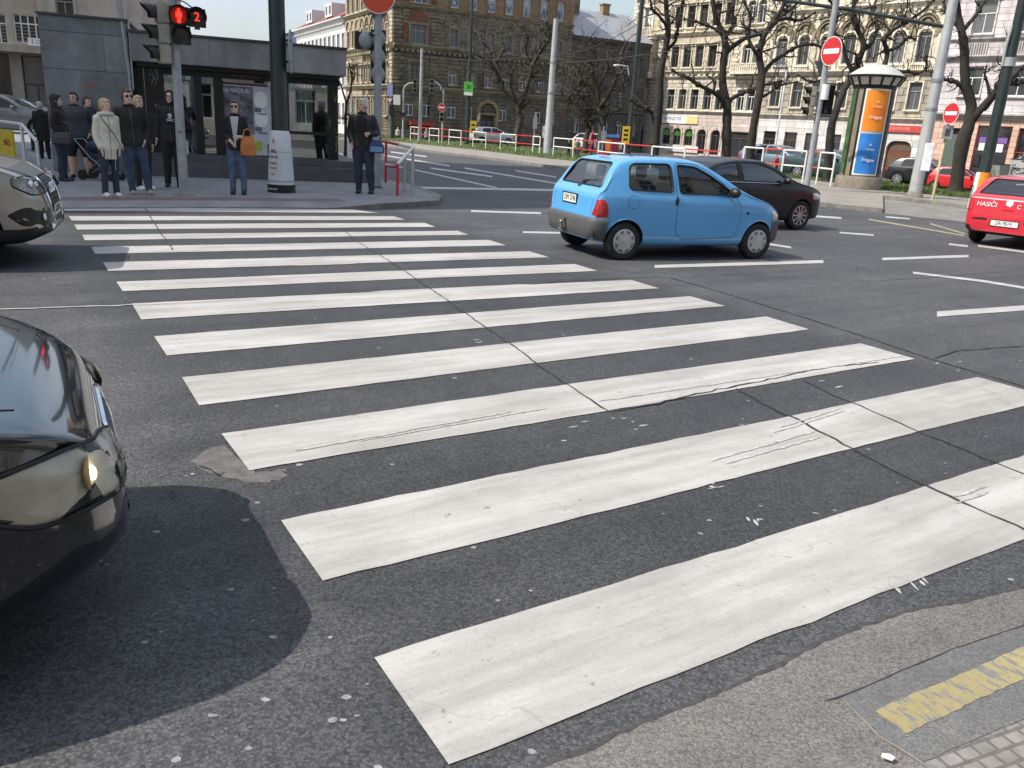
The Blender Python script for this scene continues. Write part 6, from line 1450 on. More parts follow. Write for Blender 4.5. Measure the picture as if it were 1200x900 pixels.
# no-entry pole and the small no-entry post on the right
f = GS(944.5, 222, .11); t = proot('sign_pole', 'grey pole with a no entry disc and signal heads left of the advertising column', 'sign pole', f)
pole(t, f, (980, -40), PX(f, 3.4), PX(f, 3.2)); x, z = rel(f, 974.5, 61); r_ = PX(f, 15.5); disc_sign(t, x, z, r_, R(-46), -.3)
x, z = rel(f, 963, 78); tri_sign(t, x, z, PX(f, 10), R(30), .2); x, z = rel(f, 951, 119); signal(t, x, z, -.05, R(-72), 3, PX(f, 11), CASE)
x, z = rel(f, 969, 117); signal(t, x, z, .1, R(150), 3, PX(f, 10), BLACK, True); boxes(t, 'bracket', DKGREY, [((.1, 0, z+.5), (.9, .06, .06)), ((.1, 0, z-.5), (.9, .06, .06))]); x, z = rel(f, 967, 108); MB().lathe([(.13, -.25), (.13, .25)], 14, Matrix.Translation((x, -.1, z))).build('detector', WHITE, t, True)
f = GS(1092.5, 235, .11); t = proot('sign_post', 'thin post with a small no entry disc left of the thick tree', 'sign post', f); pole(t, f, (1117, 122), PX(f, 1.6), PX(f, 1.4), mk('yellowed_post', (.5, .42, .25), .6, 0, .3, 2))
x, z = rel(f, 1115, 133); disc_sign(t, x, z, PX(f, 11.8), R(-46), -.2); x, z = rel(f, 1110.5, 155); o = boxes(t, 'sign_board', GALV, [((x, -.1, z), (PX(f, 11), .04, PX(f, 15)))]); boxes(o, 'sign_mark', DKGREY, [((x, -.13, z), (PX(f, 5), .01, PX(f, 8)))])
t, f11, h11 = simple_pole('tram_pole', 'thick pale tram pole right of the advertising column with a long dark arm', 'tram pole', (1071, 231), (1114, -50), 7.2, 4.6, TRP, .11)
MB().lathe([(PX(f11, 10), 0), (PX(f11, 9), .1), (PX(f11, 7.4), .2)], 18).build('foot', KERB, t, True)
for yy in (96, 130): xx, z = rel(f11, 1088, yy); MB().lathe([(PX(f11, 6.6), z), (PX(f11, 6.6), z+.1)], 18).build('collar', GALV, t, True)
x1, z1_ = rel(f11, 1108, 32); x0, z0_ = rel(f11, 900, -2); MB().tube([(0, 0, z1_), (x0*.5, -.3, (z1_+z0_)/2+.05), (x0, -.6, z0_)], PX(f11, 2.0), 8).build('arm', DKGREEN, t, True)
x, z = rel(f11, 1087, 184); o = boxes(t, 'info_panel', mk('white_panel', (.75, .76, .8), .5), [((x+.0, -.42, z), (PX(f11, 10), .1, PX(f11, 31)))], bevel=.02); boxes(t, 'panel_bracket', DKGREY, [((x-.1, -.22, z+.3), (.06, .3, .05)), ((x-.1, -.22, z-.3), (.06, .3, .05))])
f = GS(1144, 246, .0); t = proot('lamp_post', 'dark green lamp post with an orange and white banded foot by the red car', 'lamp post', f); pole(t, f, (1205, -40), PX(f, 6.6), PX(f, 5.0), DKGREEN)
zt = rel(f, 1160, 204)[1]
for nm, mt, a0, a1 in (('foot_wrap_white', WHITE, 150, 240), ('foot_wrap_orange', mk('orange_band', (.8, .25, .02), .5), 240, 510)):
    m = MB(); n = 14; rr = [[( (PX(f, 10)+(PX(f, 8.2)-PX(f, 10))*j/6)*math.cos(R(a0+(a1-a0)*k/n)), (PX(f, 10)+(PX(f, 8.2)-PX(f, 10))*j/6)*math.sin(R(a0+(a1-a0)*k/n)), .05+zt*j/6-(.0 if j < 6 else .02)) for k in range(n+1)] for j in range(7)]
    w_ = n+1; m.add([p for r in rr for p in r], [(j*w_+k, j*w_+k+1, (j+1)*w_+k+1, (j+1)*w_+k) for j in range(6) for k in range(n)]); wro = m.build(nm, mt, t, True)
    if 'white' in nm: text('wrap_lettering', 'SAZKA', .14, DKGREY, wro, Matrix.Rotation(R(-62), 4, 'Z') @ Matrix.Translation((0, -PX(f, 9.4)-.012, zt*.5)) @ XZ @ Matrix.Rotation(R(90), 4, 'Z'), .003)
MB().lathe([(PX(f, 8.1), zt+.02), (PX(f, 8.1), zt+.04)], 18).build('foot_cap', mt, t)
xx, z = rel(f, 1181, 78); MB().lathe([(PX(f, 6.6), z), (PX(f, 6.6), z+.25)], 16).build('collar', TRP, t, True); xx, z2 = rel(f, 1188, 30); MB().tube([(-.16, -.1, z), (-.18, -.12, (z+z2)/2), (-.14, -.1, z2)], .045, 8).build('conduit', TRP, t, True)
t, f14, h14 = simple_pole('lamp_post', 'very thin white lamp post before the ornate house', 'lamp post', (905, 197), (919, 79), 1.2, .8, mk('white_pole', (.6, .62, .64), .5)); MB().ell((-.35, 0, h14), (.5, .14, .1), 10, 6).build('lamp_head', TRP, t, True)
# overhead wires
for i, (a, b, sag) in enumerate([((f4, h4-.6), (f8, h8-.25*h8), .3), ((f8, h8-2.2), (f9, h9*.72), .3), ((f8, h8-2.5), (f11, h11*.9), .5)]):
    p = Vector(a[0])+Vector((0, 0, a[1])); q = Vector(b[0])+Vector((0, 0, b[1])); mb = MB(); mb.tube([p.lerp(q, k/12)-Vector((0, 0, sag*4*(k/12)*(1-k/12))) for k in range(13)], .022, 5); o = mb.build('overhead_wire', DKGREY, None, True)
    tag(o, ('sagging tram wire from the slim pole to the stout pole', 'tram wire from the stout pole to the dark green post behind the blue car', 'long tram wire from the stout pole to the thick pole right of the column')[i], 'wire')

# ------------------------------------------------------------------ advertising column
f = GS(1004, 221, .1); t = proot('advertising_column', 'round advertising column with orange and blue posters under a pale domed roof', 'advertising column', f)
rb = PX(f, 22); zt = rel(f, 1022, 103)[1]; COLB = mk('column_brown', (.2, .17, .12), .6, 0, .2, 3)
MB().lathe([(rb*1.17, 0), (rb*1.17, .42), (rb*1.12, .47), (rb, .48)], 40).build('plinth', mk('column_plinth', (.22, .19, .15), .85, 0, .2, 4, .3, 40), t, True)
MB().lathe([(rb, .47), (rb, zt)], 48).build('shaft', COLB, t, True)
def curved(root, name, mat, a0, a1, z0, z1, r, n=16):
    m = MB(); g = [[(r*math.sin(R(a0+(a1-a0)*k/n)), -r*math.cos(R(a0+(a1-a0)*k/n)), z) for k in range(n+1)] for z in (z0, z1)]
    w_ = n+1; m.add([p for q in g for p in q], [(k, k+1, w_+k+1, w_+k) for k in range(n)]); return m.build(name, mat, root, True)
zm = .62+(zt-.72)*.5
ORG = mk('orange_poster', (.85, .27, .02), .45, 0, .3, 1.2, col2=(.75, .12, .02), lo=.5, hi=.75); BLU = mk('blue_poster', (.03, .22, .62), .45, 0, .2, 1.2)
for z0, z1, mt in ((.6, zm-.03, BLU), (zm+.03, zt-.1, ORG)):
    b_ = curved(t, 'poster_border', WHITE, -22, 52, z0-.06, z1+.04, rb+.012); p_ = curved(b_, 'poster', mt, -17, 47, z0, z1-.02, rb+.02)
    for zz, sz, tx in ((z0+(z1-z0)*.72, .16, 'o'), (z0+(z1-z0)*.34, .17, 'Prague'), (z0+(z1-z0)*.6, .07, 'festival 2012')):
        text('poster_lettering', tx, sz, mk('poster_white', (.85, .8, .75), .5), p_, Matrix.Rotation(R(15), 4, 'Z') @ Matrix.Translation((0, -rb-.05, zz)) @ XZ, .002)
curved(t, 'poster', mk('green_poster', (.045, .1, .03), .6, 0, .6, 3), -100, -52, .6, zt-.1, rb+.015); curved(t, 'poster', mk('dark_poster', (.07, .06, .06), .6), 60, 120, .6, zt-.1, rb+.015)
for a in (-48, -26, 56, 125, -105): curved(t, 'frame_bar', DKFR, a-2.5, a+2.5, .5, zt, rb+.03, 3)
rz_ = PX(f, 31); MB().lathe([(rb*1.04, zt-.05), (rb*1.06, zt+.06), (rb*1.1, zt+.08)], 40).build('neck_ring', DKFR, t, True)
MB().lathe([(rb*1.12, zt+.08), (rz_*.95, zt+.36)], 40).build('roof_panels', mk('pale_roof_panel', (.55, .53, .47), .5), t, True)
for k in range(14): a = 2*math.pi*k/14; m = MB(); m.bar((rb*1.13*math.cos(a), rb*1.13*math.sin(a), zt+.07), (rz_*.97*math.cos(a), rz_*.97*math.sin(a), zt+.37), .07); m.build('roof_rib', DKFR, t)
MB().lathe([(rz_, zt+.34), (rz_*1.02, zt+.4), (rz_*.97, zt+.43)], 40).build('roof_rim', DKFR, t, True)
MB().lathe([(rz_*.96, zt+.43), (rz_*.82, zt+.55), (rz_*.58, zt+.71), (rz_*.28, zt+.81), (.001, zt+.84)], 40).build('roof_dome', mk('pale_dome', (.5, .495, .46), .5, 0, .1, 3), t, True)

# ------------------------------------------------------------------ railings, bench, cabinets
def fence(name, label, pts, mats, hh=.98, off=.12, r=.035, rails=(1.0, .52), group=None):
    P = [GS(x, y, off) for x, y in pts]; t = thing(name, label, 'railing', P[0], 0, group)
    for i, p in enumerate(P):
        q = p-P[0]; MB().tube([q, q+Vector((0, 0, hh))], r, 6).build('post', mats[0], t, True)
    for i, (p, q) in enumerate(zip(P, P[1:])):
        for z in rails: MB().tube([p-P[0]+Vector((0, 0, hh*z)), q-P[0]+Vector((0, 0, hh*z))], r*.9, 6).build('rail', mats[i % len(mats)], t, True)
    return t
WR = (WHITE, REDP)
xs_ = [481, 490, 503, 514, 526, 540, 554, 569, 586, 604, 624, 632]
fence('railing', 'long white and red railing along the grass before the brown building', [(x, 164.5+(x-481)*.106) for x in xs_], WR, 1.0, group='red and white railings by the tram tracks')
fence('railing', 'red and white railing on the grass behind the blue car', [(648, 182), (671, 185), (700, 189), (730, 193), (762, 197), (800, 201), (840, 206)], WR, 1.0, group='red and white railings by the tram tracks')
fence('railing', 'short red and white railing behind the black saloon', [(868, 207), (890, 209.5), (914, 212), (940, 214.5), (956, 216), (973, 218.5)], (WHITE, mk('orange_red_paint', (.55, .08, .03), .5)), 1.25, group='red and white railings by the tram tracks')
cr = G(483, 228, .1); hN = PX(cr, 53); t = thing('railing', 'bent red and white tube railing at the pavement corner', 'railing', cr, 0)
A_ = G(465.5, 229.5, .1)-cr; B_ = G(474, 224, .1)-cr; Cc = G(452, 214, .1)-cr; Dd = G(430, 206, .1)-cr; U3 = Vector((0, 0, 1))
for nm, p, hgt, mt in (('post', Vector((0, 0, 0)), hN, mk('worn_white_tube', (.48, .46, .42), .6, 0, .2, 6)), ('post', A_, hN*.66, REDP), ('post', B_, hN*.75, MATS['worn_white_tube']), ('post', Cc, hN, REDP)): MB().tube([p, p+U3*hgt], .032, 8).build(nm, mt, t, True)
MB().tube([U3*hN, A_+U3*hN*.66], .034, 8).build('rail', WHITE, t, True); mid = Cc*.45+U3*hN
MB().tube([U3*hN, mid], .034, 8).build('rail', WHITE, t, True); MB().tube([mid, Cc+U3*hN, Dd+U3*hN], .034, 8).build('rail', REDP, t, True); MB().tube([A_+U3*hN*.6, Cc+U3*hN*.42], .034, 8).build('rail', REDP, t, True); MB().tube([B_+U3*hN*.5, Cc+U3*hN*.45], .03, 8).build('rail', WHITE, t, True)
# white railing with the yellow board, far left
a = G(46.5, 196, .1); hR = PX(a, 46); dv = G(30, 192, .1)-a; t = thing('railing', 'white tube railing with a yellow board behind the silver SUV', 'railing', a, 0); ee = dv*4.4; top = U3*hR
lowp = U3*(hR*.62)
for p, q in ((Vector((0, 0, 0)), lowp), (dv, dv+top), (ee, ee+top)): MB().tube([p, q], .04, 8).build('post', WHITE, t, True)
MB().tube([lowp, dv*.95+top, ee+top], .04, 8).build('rail', WHITE, t, True)
bd = MB(); p0, p1 = dv*1.62, dv*4.2; n_ = Vector((dv.y, -dv.x, 0)).normalized()*-.05
for z0, z1 in ((.1, hR*.8),): bd.loft([[p0+U3*z0, p1+U3*z0, p1+U3*z1, p0+U3*z1], [p0+U3*z0+n_, p1+U3*z0+n_, p1+U3*z1+n_, p0+U3*z1+n_]])
bo = bd.build('advert_board', mk('yellow_board', (.75, .6, .04), .5), t); an = math.atan2(-dv.y, -dv.x); c_ = p0.lerp(p1, .5)
text('lettering', 'PRÁČE', .2, mk('board_red', (.6, .04, .02), .5), bo, Matrix.Translation(p0.lerp(p1, .07)+U3*hR*.46+n_*1.12) @ Matrix.Rotation(an, 4, 'Z') @ XZ, .004, 'RIGHT')
f = G(47, 176, .1); t = thing('bench', 'black street bench with two pale back panels behind the railing', 'bench', f, R(-62)); BN = mk('pale_bench_panel', (.3, .33, .42), .6)
boxes(t, 'seat', BLACK, [((0, 0, .45), (1.5, .45, .06))]); boxes(t, 'backrest', BN, [((-.38, .28, .85), (.62, .05, .75))]); boxes(t, 'backrest', BN, [((.38, .28, .85), (.62, .05, .75))])
for x in (-.65, 0, .65):
    for y in (-.18, .2): boxes(t, 'leg', BLACK, [((x, y, .22), (.05, .05, .44))])
def cabinet(name, label, px0, px1, ytop, mat, dep=.5):
    a = GS(px0, 225, .12); w_ = PX(a, px1-px0); hh = TOP(a, px0, ytop)-a.z; t = thing(name, label, 'cabinet', a, face_cam(a)); boxes(t, 'cabinet_body', mat, [((w_/2, .2, hh/2+.05), (w_, dep, hh))], bevel=.02); boxes(t, 'lid', DKGREY, [((w_/2, .2, hh+.09), (w_*1.04, dep*1.1, .06))]); boxes(t, 'plinth', KERB, [((w_/2, .2, .02), (w_*1.04, dep*1.05, .1))])
    for x in (.27, .73): d_ = boxes(t, 'door', mat, [((w_*x, .2-dep/2-.008, hh/2+.05), (w_*.42, .02, hh*.86))]); boxes(d_, 'handle', BLACK, [((w_*(x+.12), .2-dep/2-.03, hh*.55), (.03, .03, .12))])
    return t, w_, hh
CAB = mk('grey_green_cabinet', (.26, .28, .25), .6, 0, .15, 3)
cabinet('utility_cabinet', 'grey green utility cabinet beside the dark lamp post', 1156, 1174, 193, CAB)
t, w_, hh = cabinet('utility_cabinet', 'pale utility cabinet sprayed with black graffiti behind the red car', 1176, 1206, 187, mk('pale_cabinet', (.45, .45, .44), .6, 0, .15, 3))
scribble(t, w_*.5, hh*.6, w_*.4, hh*.3, 14, BLACK, 21, .03, .2-.25-.03)
f = GS(716, 180, .1); t = thing('newspaper_stand', 'small red stand with a blue roof behind the blue car', 'stand', f, face_cam(f)); w_ = PX(f, 16); hh = PX(f, 21); boxes(t, 'stand_body', mk('red_stand', (.5, .06, .03), .5), [((0, 0, hh*.42), (w_, .8, hh*.84))]); boxes(t, 'roof', mk('blue_stand_roof', (.08, .2, .5), .5), [((0, 0, hh*.92), (w_*1.1, .95, hh*.18))], bevel=.05); boxes(t, 'panel', mk('dark_red_panel', (.22, .02, .05), .5), [((w_*.22, -.41, hh*.45), (w_*.4, .03, hh*.6))]); boxes(t, 'panel', mk('orange_panel', (.7, .2, .05), .5), [((-w_*.25, -.41, hh*.45), (w_*.35, .03, hh*.6))])
# ------------------------------------------------------------------ bare trees
BARK = mk('bark', (.02, .016, .013), .9, 0, .45, 5, .6, 14, col2=(.046, .038, .031))
BARK2 = mk('bark_greyish', (.036, .031, .025), .9, 0, .4, 5, .6, 14, col2=(.08, .07, .056))
def smooth_path(P, n=3): return [Vector(p) for p in cat_rom(P, n)]
def tree(label, foot, limbs, seed, twigs=60, bark=BARK, tw=1.0, off=.1, group='bare street trees', up=.35, fine=4, z=None):
    rd = random.Random(seed); f = GS(*foot, off); Y = f.y; t = thing('bare_tree', label, 'tree', f, 0, group); mt = MB(); src = []
    for i, (pts, w0, w1) in enumerate(limbs):
        dep = 0 if i == 0 else rd.uniform(-1, 1)*.5; P = []; a0 = AT(*pts[0], Y)
        for k, p in enumerate(pts):
            q = AT(*p, Y); d_ = dep*(q-a0).length; q = AT(*p, Y+d_+rd.gauss(0, .06)); P.append(q-f)
        if i == 0: P[0].z = -.15
        P = smooth_path(P, 3); n = len(P); rr = [PX(f, w0+(w1-w0)*k/(n-1))*rd.uniform(.92, 1.1) for k in range(n)]
        if i == 0: rr[0] *= 1.45; rr[1] *= 1.15
        mt.tube(P, rr, 9 if i == 0 else 7); src.append((P, rr, i))
        for k in (n-1, n//2, n*3//4):
            if i: mt.ell(P[k], (rr[k]*1.65,)*3, 7, 5)
    mt.build('trunk', bark, t, True, None)
    mb = MB()
    def wander(p, d, L_, r, n, wig=.35):
        P = [p]; rr = [r]; d = d.normalized()
        for k in range(n):
            d = (d + Vector((rd.gauss(0, wig), rd.gauss(0, wig), rd.gauss(0, wig)+up*.25))).normalized(); P.append(P[-1]+d*L_/n); rr.append(r*(1-.75*(k+1)/n))
        return P, rr, d
    tot = sum(len(P)*(1 if i else .6) for P, r, i in src)
    for P, rr, i in src:
        for k in range(max(2, int(1.5*twigs*len(P)/tot))):
            a = rd.uniform(.35 if i else .55, 1.0); j = min(len(P)-1, int(a*len(P))); p = P[j]
            ax = (P[min(j+1, len(P)-1)]-P[max(j-1, 0)]).normalized(); d = (Vector((rd.gauss(0, 1), rd.gauss(0, 1), rd.gauss(up, .8)))); d = (d-ax*d.dot(ax)*.6).normalized()
            L_ = rd.uniform(.8, 2.4)*tw; r = min(rr[j]*.55, .05*tw+.02); Q, q, dd = wander(p, d, L_, r, 5); mb.tube(Q, q, 5)
            for m in range(fine):
                s = rd.randrange(1, 6); d2 = (dd+Vector((rd.gauss(0, .9), rd.gauss(0, .9), rd.gauss(up*.5, .7)))); Q2, q2, d3 = wander(Q[s], d2, rd.uniform(.4, 1.2)*tw, max(.012, q[s]*.6), 4); mb.tube(Q2, q2, 4)
                for m2 in range(2): s2 = rd.randrange(1, 5); Q3, q3, _ = wander(Q2[s2], d3+Vector((rd.gauss(0, 1), rd.gauss(0, 1), rd.gauss(0, .8))), rd.uniform(.25, .7)*tw, max(.009, q2[s2]*.6), 3); mb.tube(Q3, q3, 3)
    mb.build('crown', bark, t, True, None); return t
tree('bare tree with a forked top left of the blue car roof, before the beige house', (767, 190), [
  ([(766, 190), (767, 173), (770, 142), (773, 113), (774, 85), (779, 62), (783, 37), (781, 11), (779, -14)], 6.2, 2.2),
  ([(766, 140), (764, 133), (757, 127), (748, 123), (739, 117)], 2.4, 1.2), ([(774, 85), (775, 70), (781, 60), (784, 57)], 2.2, 1.4), ([(779, 60), (790, 50), (793, 40), (797, 18), (801, -8)], 2.2, 1.2), ([(781, 30), (772, 18), (764, 10), (762, -5)], 1.8, 1)], 11, 20, tw=.8)
tree('bare tree with a long crooked left limb behind the blue car roof', (850, 196), [
  ([(850, 196), (851, 181), (852, 147), (852, 122), (847, 99), (848, 71), (850, 51), (845, 34), (838, 18), (834, -10)], 6.2, 2.2),
  ([(851, 128), (845, 116), (836, 108), (818, 99), (806, 91), (797, 88), (788, 82)], 3.2, 1.2), ([(853, 124), (857, 116), (868, 110), (884, 104), (902, 98), (915, 95)], 3, 1.2),
  ([(848, 66), (855, 58), (865, 50), (876, 44), (900, 36), (914, 20), (930, 8), (945, -8)], 3, 1.4), ([(846, 40), (838, 34), (828, 29), (815, 25), (802, 22)], 2, 1), ([(848, 55), (852, 40), (860, 26), (858, 8), (864, -10)], 2, 1.2), ([(836, 106), (838, 96), (828, 88)], 1.6, .8)], 12, 28, tw=.85)
tree('bare straight tree behind the black saloon roof', (881, 201), [
  ([(880, 201), (879, 184), (883, 150), (889, 116), (893, 88), (890, 68), (893, 48), (903, 29), (916, 11), (924, -10)], 5.6, 2.0),
  ([(893, 88), (904, 74), (917, 65), (934, 55), (952, 52), (968, 58)], 2.8, 1.2), ([(891, 70), (882, 56), (876, 40), (880, 22), (872, 2)], 2.2, 1.2), ([(905, 27), (920, 22), (938, 24), (955, 15)], 2, 1), ([(889, 116), (900, 110), (915, 100), (934, 96)], 1.8, .9)], 13, 26, tw=.85)
tree('bare tree right beside the advertising column on its left', (969, 213), [
  ([(969, 213), (970, 200), (974, 152), (979, 132), (988, 108), (999, 88), (1006, 72), (1012, 52), (1004, 32), (1000, 8), (1006, -10)], 5.2, 2.0),
  ([(984, 116), (975, 104), (962, 95), (950, 96), (935, 88)], 2.2, 1), ([(1000, 86), (992, 70), (986, 50), (976, 36), (982, 18), (972, 0)], 2.6, 1.2),
  ([(1004, 80), (1018, 84), (1034, 80), (1040, 62), (1036, 46), (1048, 34), (1062, 26), (1080, 14), (1094, 0)], 3.4, 1.2), ([(1034, 80), (1052, 84), (1064, 84), (1076, 86), (1085, 80), (1086, 66)], 2.4, 1.2), ([(1040, 60), (1054, 54), (1064, 44), (1072, 46)], 2, 1), ([(1010, 60), (1022, 50), (1028, 30), (1024, 8), (1032, -8)], 2.2, 1.2)], 14, 36, tw=.75)
tree('thick bare tree with two heavy forks before the pink house', (1120, 225), [
  ([(1119, 226), (1121, 214), (1127, 170), (1136, 144), (1138, 122), (1131, 96), (1130, 58), (1127, 38), (1123, 18), (1120, -12)], 8.3, 2.8),
  ([(1136, 146), (1146, 132), (1160, 116), (1171, 100), (1176, 82), (1178, 64), (1182, 50)], 5, 2), ([(1152, 128), (1166, 112), (1178, 100), (1192, 97), (1215, 96)], 3.6, 2), ([(1136, 118), (1130, 106), (1122, 97), (1112, 94), (1104, 92), (1100, 84)], 3, 1.4),
  ([(1160, 116), (1178, 100), (1192, 84), (1206, 72)], 3.2, 1.6), ([(1129, 40), (1120, 28), (1110, 18), (1106, 2)], 2.6, 1.2), ([(1128, 36), (1140, 22), (1150, 8), (1160, -10)], 2.6, 1.2), ([(1160, 116), (1158, 100), (1154, 88), (1156, 78)], 2, 1)], 15, 30, tw=.6)
tree('dark forked tree standing before the right half of the brown building', (605, 172), [
  ([(604, 172), (606, 158), (610, 138), (607, 125)], 5, 3.6), ([(608, 128), (603, 120), (593, 108), (585, 92), (581, 74), (573, 57), (560, 44)], 3.4, 1.2), ([(608, 128), (614, 112), (619, 97), (625, 76), (635, 58), (645, 42), (640, 26)], 3.4, 1.2),
  ([(583, 86), (574, 72), (562, 66), (552, 62)], 1.8, .8), ([(620, 92), (634, 80), (648, 74)], 1.8, .8), ([(625, 76), (616, 60), (618, 44), (612, 30)], 1.8, .8), ([(581, 74), (590, 58), (588, 44)], 1.6, .8), ([(606, 122), (598, 96), (604, 74)], 1.6, .8)], 16, 80, BARK2, tw=1.0, fine=4)
tree('broad twiggy tree before the dark grey house right of the stout tram pole', (703, 182), [
  ([(704, 182), (704, 165), (706, 140), (701, 125)], 5.2, 4), ([(702, 128), (690, 112), (680, 98), (668, 88), (656, 84)], 2.8, 1), ([(703, 126), (716, 106), (724, 86), (728, 64), (734, 50)], 3, 1), ([(701, 126), (700, 104), (694, 84), (698, 62), (692, 44)], 3, 1),
  ([(690, 112), (676, 110), (662, 104)], 1.8, .8), ([(716, 106), (726, 104), (738, 98)], 1.8, .8), ([(700, 104), (710, 84), (712, 60)], 2, .8), ([(680, 98), (678, 78), (670, 62)], 1.8, .8)], 17, 70, BARK2, tw=1.0, fine=4)
tree('leaning tree behind the stout tram pole, left of the twiggy one', (686, 180), [
  ([(685, 180), (687, 162), (692, 146), (688, 128)], 3.4, 2.6), ([(690, 136), (678, 122), (668, 116), (660, 118)], 2, .8), ([(689, 130), (682, 110), (686, 92)], 2, .8), ([(690, 134), (700, 118), (704, 100)], 2, .8)], 18, 40, BARK2, tw=1.0, fine=4)
tree('slender double stemmed tree at the right end of the kiosk', (404, 188), [
  ([(404, 188), (405, 168), (405, 140), (406, 120)], 2, 1.6), ([(406, 121), (402, 108), (398, 96), (391, 90)], 1.2, .6), ([(406, 121), (411, 106), (412, 90), (409, 74)], 1.3, .6), ([(411, 100), (416, 88), (414, 76)], .9, .5)], 19, 10, BARK, tw=.3)
# ------------------------------------------------------------------ people
SKIN = mk('skin', (.64, .42, .32), .55, 0, .06, 12); SKIN2 = mk('ruddy_skin', (.62, .36, .28), .55, 0, .06, 12)
EYEM = mk('eye_dark', (.02, .015, .012), .2, 0, 0); LIPS = mk('lips', (.34, .13, .11), .5, 0, 0); SHADES = mk('sunglass_black', (.008, .008, .009), .1, 0, 0)
def cloth(name, col, var=.25): return mk(name, col, .85, 0, var, 9, .9, 17)
SK = {'TORSO': [(.455, .085, .062, 0), (.50, .097, .068, 0), (.56, .09, .06, 0), (.62, .08, .054, -.002), (.68, .087, .06, -.004), (.745, .1, .064, -.002), (.79, .108, .06, .004), (.815, .09, .048, .008), (.835, .05, .038, .01)]}
def ring(z, a, b, y=0, x=0, n=16): return [(x+a*math.cos(2*math.pi*k/n), y+b*math.sin(2*math.pi*k/n), z) for k in range(n)]
def interp(P, R_, n=4):
    Q = cat_rom([tuple(p)+(r,) for p, r in zip(P, R_)], n); return [Vector(q[:3]) for q in Q], [float(q[3]) for q in Q]
def person(label, foot, Hh, rz, jacket=None, shirt=None, trousers=None, shoes=None, hair=None, skin=SKIN, build=1.0, hem=.47, arms=None, legs=None, long=0.0, glasses=False, shorts=False, hood=False, boots=False, head=0.0, tail=False, near=True, group=None, sleeve=1.0, opened=False, detail=True, z=None, hairvol=1.0, sole=None, lapel=None, neckline=.84):
    f = foot if isinstance(foot, Vector) else G(*foot, .1)
    t = thing('person', label, 'person', f, rz, group); t.scale = (Hh,)*3
    vs = .0085 if near else .02; lean = (sum(map(ord, label)) % 7-3)*.006
    legs = legs or [[(-.052, 0, .5), (-.055, -.004, .275), (-.06, .008, .045)], [(.052, 0, .5), (.055, -.004, .275), (.06, .008, .045)]]
    arms = arms or [[(-.095, 0, .8), (-.118, .014, .63), (-.12, -.025, .49)], [(.095, 0, .8), (.122, .012, .63), (.116, -.015, .485)]]
    B = build; m = MB()
    m.loft([ring(z_, a*B, b*B*(1.08 if B > 1.1 else 1), y) for z_, a, b, y in SK['TORSO']])
    m.tube([(0, .012, .8), (0, .008, .845), (0, .0, .885)], [.036, .034, .036], 12)
    T = Matrix.Translation((0, 0, .9)) @ Matrix.Rotation(head, 4, 'Z') @ Matrix.Translation((0, 0, -.9)); hb = MB()
    hb.ell((0, 0, .938), (.045, .056, .06), 16, 12); hb.ell((0, -.016, .9), (.035, .04, .035), 14, 9); hb.ell((0, -.056, .922), (.0095, .013, .013), 8, 6); hb.ell((0, -.046, .884), (.018, .014, .014), 8, 6)
    for s in (-1, 1): hb.ell((s*.046, .004, .922), (.007, .012, .017), 8, 6)
    m.add(hb.v, hb.f, T)
    def leg(L, k):
        P, q = interp([L[0], [(L[0][i]*.5+L[1][i]*.5) for i in range(3)], L[1], [(L[1][i]*.62+L[2][i]*.38)+(.006 if i == 1 else 0) for i in range(3)], L[2], (L[2][0], L[2][1], .02)], [.056*k, .05*k, .036*k, .037*k, .024*k, .024*k]); return P, q
    for L in legs:
        P, q = leg(L, B**.7); m.tube(P, q, 12); m.ell((L[2][0], L[2][1]-.03, .02), (.024, .066, .02), 12, 7)
    for A in arms:
        P, q = interp(A, [.034*B**.5, .027*B**.4, .018]); m.tube(P, q, 10)
        w = Vector(A[2]); d = (w-Vector(A[1])).normalized(); sd = Vector((0, 1, 0)) if abs(d.y) < .7 else Vector((0, 0, 1)); sd = (sd-d*sd.dot(d)).normalized(); nn = d.cross(sd)
        Mh = Matrix((sd, nn, d)).transposed().to_4x4(); Mh.translation = w+d*.026
        m.ell((0, 0, 0), (.021, .0115, .03), 10, 7, Mh)
        for i, (yy, ln) in enumerate(((-.0155, .036), (-.005, .042), (.0055, .039), (.0155, .03))):
            m.tube([Mh @ Vector((yy, 0, .018)), Mh @ Vector((yy, -.004, .018+ln*.5)), Mh @ Vector((yy, -.014, .018+ln*.9))], [.0062, .0056, .0045], 6)
        m.tube([Mh @ Vector((-.016, 0, -.012)), Mh @ Vector((-.03, -.008, .008)), Mh @ Vector((-.03, -.014, .024))], [.0075, .0065, .005], 6)
    me = voxel(m, vs*.85, 2, [skin]); link('body', me, t); t.rotation_euler = (0, lean*2.2, rz)
    def part(name, mb, mat, s=3, parent=t): return link(name, voxel(mb, vs, s, [mat]), parent)
    if trousers:
        mb = MB(); mb.loft([ring(z_, a*B*1.09, b*B*1.12, y) for z_, a, b, y in SK['TORSO'][:3]]+[ring(.6, .088*B, .064*B)])
        for L in legs:
            P, q = leg(L, B**.7*(1.1 if B < 1 else 1.18)); n = int(len(P)*(.52 if shorts else .93)); mb.tube(P[:n], [max(r, .034*(1.5 if shorts else 1)) for r in q[:n]], 12)
        part('shorts' if shorts else 'trousers', mb, trousers)
    if shoes:
        for L in legs:
            mb = MB(); x, y = L[2][0], L[2][1]; mb.ell((x, y-.034, .021), (.03, .078, .023), 14, 8); mb.ell((x, y+.01, .035), (.029, .036, .032), 12, 8); mb.box((x, y-.03, .006), (.05, .13, .012))
            if boots: mb.tube([(x, y, .03), (x, y+.004, .11), (x, y+.006, .15)], [.03, .032, .036], 12); mb.box((x, y+.03, .01), (.03, .03, .03))
            part('boot' if boots else 'shoe', mb, shoes, 2)
